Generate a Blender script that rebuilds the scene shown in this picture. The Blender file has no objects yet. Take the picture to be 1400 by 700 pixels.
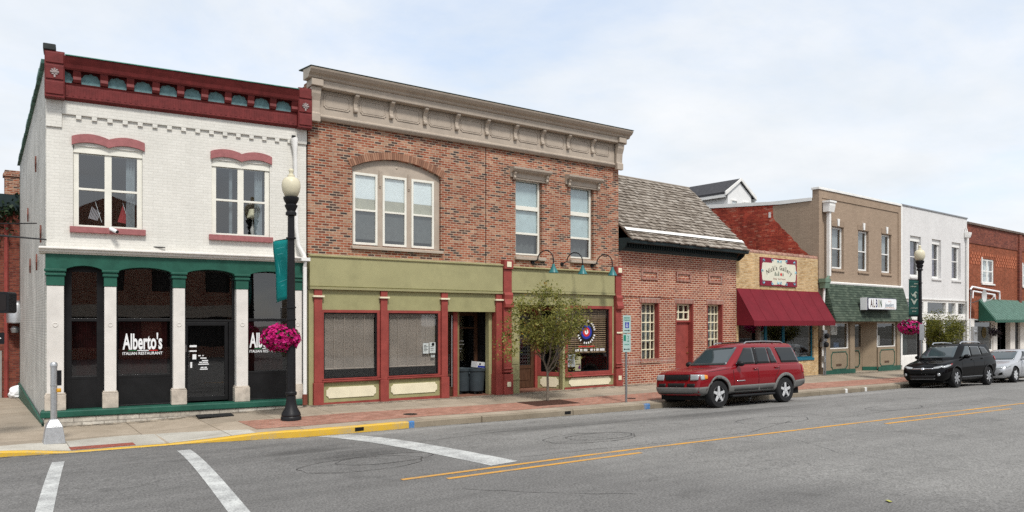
import bpy, bmesh, math, random
from math import sin, cos, pi, radians, atan2, sqrt
from mathutils import Vector, Matrix
from mathutils.bvhtree import BVHTree
from mathutils.geometry import tessellate_polygon, delaunay_2d_cdt
random.seed(7)
scn = bpy.context.scene
COL = scn.collection

# ------------------------------------------------------------------ materials
MATS = {}
def nm(name):
    m = bpy.data.materials.new(name); m.use_nodes = True
    nt = m.node_tree; b = nt.nodes['Principled BSDF']
    return m, nt, b
def node(nt, t, **kw):
    n = nt.nodes.new(t)
    for k, v in kw.items():
        if k in n.inputs: n.inputs[k].default_value = v
        else: setattr(n, k, v)
    return n
def rgba(c): return (c[0], c[1], c[2], 1)
def ramp(nt, stops, mode='LINEAR'):
    r = nt.nodes.new('ShaderNodeValToRGB'); r.color_ramp.interpolation = mode
    els = r.color_ramp.elements
    while len(els) < len(stops): els.new(0.5)
    for e, (p, c) in zip(els, stops): e.position = p; e.color = rgba(c)
    return r
def paint(name, col, rough=.6, var=.12, scale=3., bump=.0, bscale=60., dirt=0., spec=.22, metal=0., coat=0., streak=False):
    if name in MATS: return MATS[name]
    m, nt, b = nm(name); L = nt.links
    tc = node(nt, 'ShaderNodeTexCoord')
    n = node(nt, 'ShaderNodeTexNoise', Scale=scale, Detail=6., Roughness=.62)
    src = tc.outputs['Object']
    if streak:
        mp = node(nt, 'ShaderNodeMapping'); mp.inputs['Scale'].default_value = (3, 3, .35)
        L.new(src, mp.inputs['Vector']); L.new(mp.outputs['Vector'], n.inputs['Vector'])
    else: L.new(src, n.inputs['Vector'])
    lo = [c*(1-var*1.6) for c in col]; hi = [min(1, c*(1+var)) for c in col]
    r = ramp(nt, [(.3, lo), (.7, hi)])
    L.new(n.outputs['Fac'], r.inputs['Fac'])
    out = r.outputs['Color']
    if dirt:
        n2 = node(nt, 'ShaderNodeTexNoise', Scale=.9, Detail=8., Roughness=.7)
        L.new(src, n2.inputs['Vector'])
        r2 = ramp(nt, [(.52, (0, 0, 0)), (.72, (dirt,)*3)])
        L.new(n2.outputs['Fac'], r2.inputs['Fac'])
        mx = node(nt, 'ShaderNodeMix', data_type='RGBA')
        L.new(r2.outputs['Color'], mx.inputs['Factor']); L.new(out, mx.inputs[6])
        mx.inputs[7].default_value = rgba([c*.45 for c in col]); out = mx.outputs[2]
    L.new(out, b.inputs['Base Color'])
    b.inputs['Roughness'].default_value = rough; b.inputs['Metallic'].default_value = metal
    b.inputs['Specular IOR Level'].default_value = spec
    b.inputs['Coat Weight'].default_value = coat; b.inputs['Coat Roughness'].default_value = .05
    if bump:
        n3 = node(nt, 'ShaderNodeTexNoise', Scale=bscale, Detail=4.)
        L.new(src, n3.inputs['Vector'])
        bp = node(nt, 'ShaderNodeBump', Strength=bump, Distance=.01)
        L.new(n3.outputs['Fac'], bp.inputs['Height']); L.new(bp.outputs['Normal'], b.inputs['Normal'])
    MATS[name] = m; return m
def brick(name, stops, mortar, bw=.215, rh=.0718, ms=.0085, rough=.85, bump=.5, dirt=.25, mode='LINEAR', offset=.5, axis='xz', blotch=.16):
    """running-bond brickwork; every brick picks its own tone from the stops"""
    if name in MATS: return MATS[name]
    m, nt, b = nm(name); L = nt.links
    tc = node(nt, 'ShaderNodeTexCoord'); sp = node(nt, 'ShaderNodeSeparateXYZ')
    L.new(tc.outputs['Object'], sp.inputs['Vector'])
    cb = node(nt, 'ShaderNodeCombineXYZ')
    if axis == 'xz':
        ad = node(nt, 'ShaderNodeMath', operation='ADD')
        L.new(sp.outputs['X'], ad.inputs[0]); L.new(sp.outputs['Y'], ad.inputs[1])
        L.new(ad.outputs[0], cb.inputs['X']); L.new(sp.outputs['Z'], cb.inputs['Y'])
    elif axis == 'zx':
        L.new(sp.outputs['Z'], cb.inputs['X']); L.new(sp.outputs['X'], cb.inputs['Y'])
    else:
        L.new(sp.outputs['X'], cb.inputs['X']); L.new(sp.outputs['Y'], cb.inputs['Y'])
    bt = nt.nodes.new('ShaderNodeTexBrick')
    bt.offset = offset; bt.squash = 1.
    for k, v in (('Scale', 1.), ('Mortar Size', ms), ('Mortar Smooth', .15), ('Bias', 0.), ('Brick Width', bw), ('Row Height', rh)):
        bt.inputs[k].default_value = v
    bt.inputs['Color1'].default_value = (0, 0, 0, 1); bt.inputs['Color2'].default_value = (1, 1, 1, 1)
    bt.inputs['Mortar'].default_value = (.5, .5, .5, 1)
    L.new(cb.outputs['Vector'], bt.inputs['Vector'])
    r = ramp(nt, stops, mode); L.new(bt.outputs['Color'], r.inputs['Fac'])
    nz = node(nt, 'ShaderNodeTexNoise', Scale=14., Detail=5.); L.new(tc.outputs['Object'], nz.inputs['Vector'])
    nb = node(nt, 'ShaderNodeTexNoise', Scale=.7, Detail=6., Roughness=.65); L.new(tc.outputs['Object'], nb.inputs['Vector'])
    rv = ramp(nt, [(.25, (1-dirt,)*3), (.75, (1+dirt*.6,)*3)]); L.new(nz.outputs['Fac'], rv.inputs['Fac'])
    rb = ramp(nt, [(.3, (1-blotch,)*3), (.7, (1+blotch,)*3)]); L.new(nb.outputs['Fac'], rb.inputs['Fac'])
    mx = node(nt, 'ShaderNodeMix', data_type='RGBA'); mx.inputs[7].default_value = rgba(mortar)
    L.new(bt.outputs['Fac'], mx.inputs['Factor']); L.new(r.outputs['Color'], mx.inputs[6])
    m1 = node(nt, 'ShaderNodeMix', data_type='RGBA', blend_type='MULTIPLY'); m1.inputs['Factor'].default_value = 1.
    L.new(mx.outputs[2], m1.inputs[6]); L.new(rv.outputs['Color'], m1.inputs[7])
    m2 = node(nt, 'ShaderNodeMix', data_type='RGBA', blend_type='MULTIPLY'); m2.inputs['Factor'].default_value = 1.
    L.new(m1.outputs[2], m2.inputs[6]); L.new(rb.outputs['Color'], m2.inputs[7])
    mp = node(nt, 'ShaderNodeMapping'); mp.inputs['Scale'].default_value = (2.2, 2.2, .16); L.new(tc.outputs['Object'], mp.inputs[0])
    ns = node(nt, 'ShaderNodeTexNoise', Scale=1., Detail=7., Roughness=.65); L.new(mp.outputs[0], ns.inputs['Vector'])
    rs = ramp(nt, [(.3, (1-blotch*.9,)*3), (.62, (1+blotch*.35,)*3)]); L.new(ns.outputs['Fac'], rs.inputs['Fac'])
    m3 = node(nt, 'ShaderNodeMix', data_type='RGBA', blend_type='MULTIPLY'); m3.inputs['Factor'].default_value = 1.
    L.new(m2.outputs[2], m3.inputs[6]); L.new(rs.outputs['Color'], m3.inputs[7])
    L.new(m3.outputs[2], b.inputs['Base Color'])
    b.inputs['Roughness'].default_value = rough; b.inputs['Specular IOR Level'].default_value = .2
    iv = node(nt, 'ShaderNodeMath', operation='SUBTRACT'); iv.inputs[0].default_value = 1.
    L.new(bt.outputs['Fac'], iv.inputs[1])
    ad2 = node(nt, 'ShaderNodeMath', operation='MULTIPLY_ADD'); ad2.inputs[1].default_value = .35
    L.new(nz.outputs['Fac'], ad2.inputs[0]); L.new(iv.outputs[0], ad2.inputs[2])
    bp = node(nt, 'ShaderNodeBump', Strength=bump, Distance=.008)
    L.new(ad2.outputs[0], bp.inputs['Height']); L.new(bp.outputs['Normal'], b.inputs['Normal'])
    MATS[name] = m; return m
def glass(name, tint=(.82, .86, .86), ior=1.5, rough=.01, wob=.0):
    if name in MATS: return MATS[name]
    m, nt, b = nm(name); L = nt.links; nt.nodes.remove(b)
    out = nt.nodes['Material Output']
    t = node(nt, 'ShaderNodeBsdfTransparent', Color=rgba(tint)); g = node(nt, 'ShaderNodeBsdfGlossy', Color=(1, 1, 1, 1), Roughness=rough)
    # Schlick reflectance, the same from either side of the sheet
    f0 = ((ior-1)/(ior+1))**2; ge = nt.nodes.new('ShaderNodeNewGeometry'); dt = node(nt, 'ShaderNodeVectorMath', operation='DOT_PRODUCT')
    L.new(ge.outputs['Incoming'], dt.inputs[0]); L.new(ge.outputs['Normal'], dt.inputs[1])
    ab = node(nt, 'ShaderNodeMath', operation='ABSOLUTE'); L.new(dt.outputs['Value'], ab.inputs[0])
    om = node(nt, 'ShaderNodeMath', operation='SUBTRACT'); om.inputs[0].default_value = 1.; L.new(ab.outputs[0], om.inputs[1])
    pw = node(nt, 'ShaderNodeMath', operation='POWER'); pw.inputs[1].default_value = 5.; L.new(om.outputs[0], pw.inputs[0])
    f = node(nt, 'ShaderNodeMath', operation='MULTIPLY_ADD'); f.inputs[1].default_value = 1-f0; f.inputs[2].default_value = f0; L.new(pw.outputs[0], f.inputs[0])
    mx = node(nt, 'ShaderNodeMixShader')
    L.new(f.outputs[0], mx.inputs[0]); L.new(t.outputs[0], mx.inputs[1]); L.new(g.outputs[0], mx.inputs[2])
    L.new(mx.outputs[0], out.inputs['Surface'])
    if wob:
        tc = node(nt, 'ShaderNodeTexCoord'); n = node(nt, 'ShaderNodeTexNoise', Scale=1.3, Detail=1.)
        L.new(tc.outputs['Object'], n.inputs['Vector'])
        bp = node(nt, 'ShaderNodeBump', Strength=wob, Distance=.03); L.new(n.outputs['Fac'], bp.inputs['Height'])
        L.new(bp.outputs['Normal'], g.inputs['Normal'])
    MATS[name] = m; return m

def island_mat(name, stops, rough=.55, trans=0.):
    m, nt, b = nm(name); L = nt.links
    ge = nt.nodes.new('ShaderNodeNewGeometry'); r = ramp(nt, stops); L.new(ge.outputs['Random Per Island'], r.inputs['Fac']); L.new(r.outputs[0], b.inputs['Base Color'])
    b.inputs['Roughness'].default_value = rough; b.inputs['Specular IOR Level'].default_value = .3
    if trans:
        out = nt.nodes['Material Output']; t = node(nt, 'ShaderNodeBsdfTranslucent'); L.new(r.outputs[0], t.inputs['Color'])
        mx = node(nt, 'ShaderNodeMixShader'); mx.inputs[0].default_value = trans; L.new(b.outputs[0], mx.inputs[1]); L.new(t.outputs[0], mx.inputs[2]); L.new(mx.outputs[0], out.inputs['Surface'])
    return m
# ------------------------------------------------------------------ mesh building
class MB:
    def __init__(s): s.bm = bmesh.new()
    def face(s, pts):
        vs = [s.bm.verts.new(p) for p in pts]
        return s.bm.faces.new(vs)
    def hexa(s, p):     # 8 points: bottom ring 0-3, top ring 4-7
        v = [s.bm.verts.new(q) for q in p]
        for f in ((3, 2, 1, 0), (4, 5, 6, 7), (0, 1, 5, 4), (1, 2, 6, 5), (2, 3, 7, 6), (3, 0, 4, 7)):
            s.bm.faces.new([v[i] for i in f])
        return s
    def box(s, x0, x1, y0, y1, z0, z1):
        return s.hexa([(x0, y0, z0), (x1, y0, z0), (x1, y1, z0), (x0, y1, z0), (x0, y0, z1), (x1, y0, z1), (x1, y1, z1), (x0, y1, z1)])
    def plate(s, outer, holes, y0, y1, ax='y'):
        """solid sheet: outline (x,z) with holes, from depth y0 to y1"""
        loops = [outer] + list(holes)
        flat = [p for l in loops for p in l]
        tri = tessellate_polygon([[Vector((p[0], p[1], 0)) for p in l] for l in loops])
        P = (lambda p, y: (p[0], y, p[1])) if ax == 'y' else ((lambda p, y: (y, p[0], p[1])) if ax == 'x' else (lambda p, y: (p[0], p[1], y)))
        a = [s.bm.verts.new(P(p, y0)) for p in flat]; b = [s.bm.verts.new(P(p, y1)) for p in flat]
        for t in tri:
            try:
                s.bm.faces.new([a[i] for i in t]); s.bm.faces.new([b[i] for i in reversed(t)])
            except ValueError: pass
        k = 0
        for l in loops:
            n = len(l)
            for i in range(n):
                j = (i+1) % n
                s.bm.faces.new([a[k+i], a[k+j], b[k+j], b[k+i]])
            k += n
        return s
    def prism(s, prof, x0, x1):
        """profile (y,z) swept along x"""
        a = [s.bm.verts.new((x0, y, z)) for y, z in prof]; b = [s.bm.verts.new((x1, y, z)) for y, z in prof]
        n = len(prof)
        for i in range(n):
            j = (i+1) % n; s.bm.faces.new([a[i], a[j], b[j], b[i]])
        s.bm.faces.new(a); s.bm.faces.new(list(reversed(b))); return s
    def tube(s, path, r, n=8, cap=True):
        path = [Vector(p) for p in path]; rings = []
        rr = r if isinstance(r, (list, tuple)) else [r]*len(path)
        ref = Vector((0, 0, 1))
        for i, p in enumerate(path):
            d = (path[min(i+1, len(path)-1)] - path[max(i-1, 0)]).normalized()
            u = d.cross(ref)
            if u.length < .05: u = d.cross(Vector((1, 0, 0)))
            u.normalize(); v = d.cross(u)
            rings.append([s.bm.verts.new(p + (u*cos(2*pi*k/n) + v*sin(2*pi*k/n))*rr[i]) for k in range(n)])
        for a, b in zip(rings, rings[1:]):
            for k in range(n): s.bm.faces.new([a[k], a[(k+1) % n], b[(k+1) % n], b[k]])
        if cap: s.bm.faces.new(rings[0]); s.bm.faces.new(list(reversed(rings[-1])))
        return s
    def lathe(s, prof, c=(0, 0, 0), n=20, axis='z', cap=True):
        rings = []
        def P(r, h, a):
            if axis == 'z': return (c[0]+r*cos(a), c[1]+r*sin(a), c[2]+h)
            if axis == 'y': return (c[0]+r*cos(a), c[1]+h, c[2]+r*sin(a))
        for r, h in prof:
            rings.append([s.bm.verts.new(P(max(r, .0005), h, 2*pi*k/n)) for k in range(n)])
        for a, b in zip(rings, rings[1:]):
            for k in range(n): s.bm.faces.new([a[k], a[(k+1) % n], b[(k+1) % n], b[k]])
        if cap: s.bm.faces.new(rings[0]); s.bm.faces.new(list(reversed(rings[-1])))
        return s
    def build(s, name, mat=None, parent=None, smooth=False, bevel=0., loc=None, recalc=True, auto=None):
        if recalc: bmesh.ops.recalc_face_normals(s.bm, faces=s.bm.faces)
        me = bpy.data.meshes.new(name); s.bm.to_mesh(me); s.bm.free()
        o = bpy.data.objects.new(name, me); COL.objects.link(o)
        if mat: me.materials.append(mat)
        if parent: o.parent = parent
        if loc: o.location = loc
        if smooth or auto:
            for p in me.polygons: p.use_smooth = True
            if auto:
                try: me.set_sharp_from_angle(angle=radians(auto))
                except Exception: pass
        if bevel:
            md = o.modifiers.new('edge', 'BEVEL'); md.width = bevel; md.segments = 2; md.limit_method = 'ANGLE'; md.angle_limit = radians(35)
        return o
def empty(name, loc=(0, 0, 0), rz=0, parent=None):
    o = bpy.data.objects.new(name, None); COL.objects.link(o); o.location = loc; o.rotation_euler = (0, 0, rz)
    o.empty_display_size = .2
    if parent: o.parent = parent
    return o
def tag(o, label, cat, group=None):
    o['label'] = label; o['category'] = cat
    if group: o['group'] = group
    return o
def struct(o, kind='structure'): o['kind'] = kind; return o
def txt(body, size, mat, loc, parent, sx=1., name='lettering', align='CENTER', rz=0., shear=0., off=0., ext=.002, rot=None):
    cu = bpy.data.curves.new(name, 'FONT'); cu.body = body; cu.size = size; cu.align_x = align; cu.align_y = 'CENTER'
    cu.extrude = ext; cu.shear = shear; cu.offset = off; cu.resolution_u = 3; cu.materials.append(mat)
    t = bpy.data.objects.new(name, cu); COL.objects.link(t); bpy.context.view_layer.update()
    me = bpy.data.meshes.new_from_object(t); bpy.data.objects.remove(t); bpy.data.curves.remove(cu)
    o = bpy.data.objects.new(name, me); COL.objects.link(o); o.location = loc
    o.rotation_euler = rot if rot else (pi/2, 0, rz); o.scale = (sx, 1, 1)
    if parent: o.parent = parent
    return o
def copy_tree(o, parent=None):
    c = o.copy(); COL.objects.link(c); c.parent = parent
    for ch in list(o.children): copy_tree(ch, c)
    return c
def lerp(x, pts):
    if x <= pts[0][0]: return pts[0][1]
    for (a, u), (b, v) in zip(pts, pts[1:]):
        if x <= b: return u+(v-u)*(x-a)/(b-a)
    return pts[-1][1]
def arc(cx, cz, r, a0, a1, n): return [(cx+r*cos(a0+(a1-a0)*i/n), cz+r*sin(a0+(a1-a0)*i/n)) for i in range(n+1)]
def rect(x0, x1, z0, z1): return [(x0, z0), (x1, z0), (x1, z1), (x0, z1)]
def rrect(x0, x1, z0, z1, r, n=4):
    o = []
    for cx, cz, a in ((x1-r, z0+r, -pi/2), (x1-r, z1-r, 0), (x0+r, z1-r, pi/2), (x0+r, z0+r, pi)):
        o += arc(cx, cz, r, a, a+pi/2, n)
    return o
def notched(x0, x1, z0, z1, r):     # plaque with concave quarter-round corners
    o = []
    for cx, cz, a0 in ((x0, z0, pi/2), (x1, z0, pi), (x1, z1, -pi/2), (x0, z1, 0)):
        o += arc(cx, cz, r, a0, a0-pi/2, 4)
    return o

# colours (real base colours)
M = dict(
 white=paint('white_paint', (.78, .77, .74), .55, .06, 2.), cream=paint('cream_paint', (.74, .68, .5), .5, .06),
 wframe=paint('window_frame_white', (.76, .74, .66), .5, .05), offw=paint('stone_offwhite', (.68, .65, .61), .75, .06, 3., .12, dirt=.2),
 plinth=paint('plinth_stone', (.52, .46, .39), .8, .2, 5., .3, dirt=.5),
 green=paint('dark_green_paint', (.02, .095, .066), .5, .16, 3., .2, dirt=.5), burg=paint('oxblood_paint', (.155, .025, .024), .55, .18, 6., .3, 40, dirt=.4),
 pink=paint('faded_rose_paint', (.33, .125, .125), .6, .12, 8., .4), teal=paint('weathered_teal', (.14, .25, .26), .6, .2, 9., .2),
 tan=paint('taupe_paint', (.41, .345, .28), .55, .08, 3., .1, dirt=.25), olive=paint('olive_paint', (.335, .315, .165), .55, .07, 1.3, .08, 80, dirt=.35),
 olive2=paint('olive_panel_paint', (.31, .295, .15), .55, .07, 3., .08, 80, dirt=.2),
 red=paint('brick_red_paint', (.28, .058, .048), .5, .14, 3., .15, dirt=.4), black=paint('black_frame', (.012, .012, .013), .4, .2),
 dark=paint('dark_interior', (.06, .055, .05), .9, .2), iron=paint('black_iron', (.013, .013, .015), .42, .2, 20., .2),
 steel=paint('galvanised_steel', (.33, .34, .35), .45, .12, 9., metal=.7), alu=paint('brushed_aluminium', (.5, .51, .52), .42, .1, 14., metal=.8),
 wood=paint('dark_oak', (.085, .04, .022), .5, .3, 9., streak=True), roofdark=paint('roof_felt', (.05, .05, .05), .9, .2),
 gdark=paint('blackish_green', (.02, .035, .038), .5, .15), vinyl=paint('white_vinyl', (.8, .81, .82), .5, .03), redv=paint('red_vinyl', (.55, .03, .03), .5, .04),
 bluev=paint('blue_vinyl', (.02, .04, .3), .5, .04), blackv=paint('black_vinyl', (.01, .01, .012), .5, .04), rubber=paint('tyre_rubber', (.018, .018, .019), .8, .2, 30., .3),
 chrome=paint('chrome', (.7, .71, .73), .16, .04, metal=1.), rim=paint('alloy_silver', (.6, .61, .62), .3, .05, metal=.25, spec=.6),
)
M['glass'] = glass('window_glass', (.88, .92, .93), 2.15, wob=.05)
M['clearglass'] = glass('clear_shop_glass', (.88, .9, .9), 1.85, wob=.05)
M['shopglass'] = glass('tinted_shop_glass', (.6, .61, .61), 1.95, wob=.03)
M['brickB'] = brick('multi_red_brick', [(0, (.055, .04, .038)), (.16, (.11, .058, .044)), (.3, (.25, .062, .03)), (.6, (.32, .1, .053)), (.83, (.37, .165, .1)), (1, (.41, .24, .155))], (.43, .335, .25), .215, .0718, .0105)
M['brickR'] = brick('rose_red_brick', [(0, (.19, .045, .028)), (.4, (.29, .07, .038)), (.8, (.33, .105, .06)), (1, (.38, .16, .1))], (.55, .42, .32), .235, .085, .013)
M['brickW'] = brick('white_painted_brick', [(0, (.655, .635, .58)), (1, (.70, .68, .625))], (.625, .607, .555), .215, .0718, .007, rough=.6, bump=.35, dirt=.06, blotch=.05)
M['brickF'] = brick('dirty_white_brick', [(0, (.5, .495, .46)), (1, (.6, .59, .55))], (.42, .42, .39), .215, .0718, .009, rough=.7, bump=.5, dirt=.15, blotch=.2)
M['brickY'] = brick('yellow_brick', [(0, (.45, .28, .12)), (.5, (.58, .39, .19)), (1, (.64, .46, .25))], (.45, .37, .27), .215, .075, .007)
M['brickT'] = brick('taupe_painted_brick', [(0, (.315, .235, .17)), (1, (.36, .27, .197))], (.28, .205, .15), .215, .075, .006, bump=.3, dirt=.08, blotch=.06)
M['brickV'] = brick('white_limewashed_brick', [(0, (.63, .62, .61)), (1, (.68, .67, .66))], (.6, .59, .58), .215, .075, .006, bump=.1, dirt=.04, blotch=.05)
M['brickP'] = brick('peeling_red_brick', [(0, (.26, .04, .026)), (.5, (.42, .062, .036)), (.85, (.47, .1, .055)), (1, (.5, .2, .14))], (.3, .06, .04), .215, .075, .008, dirt=.38, blotch=.32)
M['brickD'] = brick('deep_red_brick', [(0, (.12, .03, .022)), (.5, (.2, .05, .032)), (1, (.26, .075, .045))], (.16, .09, .07), .215, .075, .008)
M['brickO'] = brick('orange_red_brick', [(0, (.2, .05, .022)), (.5, (.27, .068, .03)), (1, (.33, .09, .045))], (.22, .1, .06), .215, .075, .008)
M['solB'] = brick('soldier_brick', [(0, (.15, .07, .05)), (.4, (.33, .12, .075)), (1, (.42, .22, .15))], (.42, .36, .3), .3, .0765, .011, axis='zx', offset=0.)
M['solR'] = brick('soldier_rose_brick', [(0, (.22, .07, .05)), (1, (.35, .13, .09))], (.48, .4, .34), .3, .085, .011, axis='zx', offset=0.)
M['stone'] = brick('rubble_stone', [(0, (.4, .36, .3)), (1, (.58, .54, .47))], (.3, .27, .23), .47, .13, .012, offset=.37, dirt=.3)
# ------------------------------------------------------------------ camera, sky, sun
H = 2.4
CAM = Vector((-7.8816, -20.5557, H))
yaw = atan2(.80994, .58651)
cd = bpy.data.cameras.new('camera'); cam = bpy.data.objects.new('camera', cd); COL.objects.link(cam)
cam.location = CAM; cam.rotation_euler = (pi/2, 0, yaw - pi/2)
cd.sensor_width = 36; cd.lens = 36*1050/1400; cd.shift_y = 90/1400; cd.clip_end = 3000; cd.clip_start = .1
scn.camera = cam
SUN_EL, SUN_AZ = radians(54), radians(193)   # azimuth measured clockwise from +y
w = bpy.data.worlds.new('World'); scn.world = w; w.use_nodes = True
nt = w.node_tree; L = nt.links; bg = nt.nodes['Background']
sky = nt.nodes.new('ShaderNodeTexSky'); sky.sky_type = 'NISHITA'; sky.sun_disc = False
sky.sun_elevation = SUN_EL; sky.sun_rotation = SUN_AZ; sky.dust_density = 1.5
tc = node(nt, 'ShaderNodeTexCoord'); sp = node(nt, 'ShaderNodeSeparateXYZ'); L.new(tc.outputs['Generated'], sp.inputs[0])
mz = node(nt, 'ShaderNodeMath', operation='MAXIMUM'); mz.inputs[1].default_value = 0.; L.new(sp.outputs['Z'], mz.inputs[0])
az = node(nt, 'ShaderNodeMath', operation='ADD'); az.inputs[1].default_value = .22; L.new(mz.outputs[0], az.inputs[0])
dx = node(nt, 'ShaderNodeMath', operation='DIVIDE'); dy = node(nt, 'ShaderNodeMath', operation='DIVIDE')
L.new(sp.outputs['X'], dx.inputs[0]); L.new(az.outputs[0], dx.inputs[1]); L.new(sp.outputs['Y'], dy.inputs[0]); L.new(az.outputs[0], dy.inputs[1])
cb = node(nt, 'ShaderNodeCombineXYZ'); L.new(dx.outputs[0], cb.inputs[0]); L.new(dy.outputs[0], cb.inputs[1])
cn = node(nt, 'ShaderNodeTexNoise', Scale=1.15, Detail=9., Roughness=.58, Distortion=.35); L.new(cb.outputs[0], cn.inputs['Vector'])
cr = ramp(nt, [(.3, (.38,)*3), (.46, (.84,)*3), (.58, (1,)*3)]); L.new(cn.outputs['Fac'], cr.inputs['Fac'])
cn2 = node(nt, 'ShaderNodeTexNoise', Scale=2.4, Detail=8., Roughness=.6); L.new(cb.outputs[0], cn2.inputs['Vector'])
cc = ramp(nt, [(.3, (.80, .85, .9)), (.66, (.93, .955, .985))]); L.new(cn2.outputs['Fac'], cc.inputs['Fac'])
sc_ = node(nt, 'ShaderNodeVectorMath', operation='SCALE'); sc_.inputs['Scale'].default_value = 8.6; L.new(cc.outputs['Color'], sc_.inputs[0])
lift = node(nt, 'ShaderNodeVectorMath', operation='MULTIPLY_ADD'); lift.inputs[1].default_value = (1.3, 1.3, 1.3); lift.inputs[2].default_value = (2.3, 2.7, 3.2)
L.new(sky.outputs[0], lift.inputs[0])
mx = node(nt, 'ShaderNodeMix', data_type='RGBA'); L.new(cr.outputs['Color'], mx.inputs['Factor']); L.new(lift.outputs[0], mx.inputs[6]); L.new(sc_.outputs[0], mx.inputs[7])
L.new(mx.outputs[2], bg.inputs['Color']); bg.inputs['Strength'].default_value = .096
sd = bpy.data.lights.new('sun', 'SUN'); so = bpy.data.objects.new('sun', sd); COL.objects.link(so)
sd.energy = 2.7; sd.angle = radians(10); sd.color = (1, .965, .91)
sdir = Vector((sin(SUN_AZ)*cos(SUN_EL), cos(SUN_AZ)*cos(SUN_EL), sin(SUN_EL)))
so.rotation_euler = sdir.to_track_quat('Z', 'Y').to_euler(); so.location = (0, -20, 40)
vs = scn.view_settings; vs.view_transform = 'Standard'; vs.look = 'None'; vs.exposure = .3; vs.gamma = 1.; vs.use_curve_mapping = False
scn.cycles.max_bounces = 6; scn.cycles.transparent_max_bounces = 16; scn.cycles.diffuse_bounces = 3; scn.cycles.glossy_bounces = 3
scn.cycles.use_denoising = False; scn.cycles.use_adaptive_sampling = False

# ------------------------------------------------------------------ the lie of the land
YC, YK = -10.3, -3.9
AD = Vector((.99346, -.11418)); CDV = Vector((.99836, .05718)); XB = 11.85
def gz(x): return -.0105*max(0., min(x, 60)-2) 
def road_z(x, y):
    t = max(0., min(1., (y-YC)/(YK-YC))); return gz(x) - .19*t**3
KY = [(-40, -2.9), (-7.2, -2.9), (-6, -3.15), (-4, -3.3), (-2.5, -3.62), (-1.4, -3.9), (1.3, -4.0), (3.8, -4.2), (9.9, -4.1), (16.6, -4.1), (25.7, -3.75), (45, -3.4), (90, -1.)]
def kerb_y(x): return lerp(x, KY)
def fac_y(x):
    if x < 0: return -x*.11418/.99346
    if x > XB: return (x-XB)*.05718/.99836
    return 0.
BZ = [(-6.3, -.08), (-4.2, -.06), (-2.7, .01), (0, .09), (4.5, .04), (6.5, .03), (12, .07), (15.5, .04), (20, -.06), (27, -.18), (35, -.25), (44, -.26), (90, -.4)]
def base_z(x): return lerp(x, BZ)
KH = [(-40, .1), (-7.6, .12), (-6.7, .075), (-6.1, .012), (-4.3, .012), (-3.6, .05), (-2.4, .14), (-1.8, .155), (90, .155)]
def kerb_top(x): return road_z(x, kerb_y(x)) + lerp(x, KH)
def walk_z(x, y):
    a, b = kerb_y(x), fac_y(x); t = (y-a)/(b-a); return kerb_top(x)*(1-t) + base_z(x)*t

def grid(xs, rows, zf, dz=0.):
    """sheet: rows(x) gives the y of every row"""
    m = MB(); prev = None
    for x in xs:
        cur = [m.bm.verts.new((x, y, zf(x, y)+dz)) for y in rows(x)]
        if prev:
            for i in range(len(cur)-1): m.bm.faces.new([prev[i], cur[i], cur[i+1], prev[i+1]])
        prev = cur
    return m
def span(a, b, st):
    n = max(1, int(round((b-a)/st))); return [a+(b-a)*i/n for i in range(n+1)]

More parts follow.
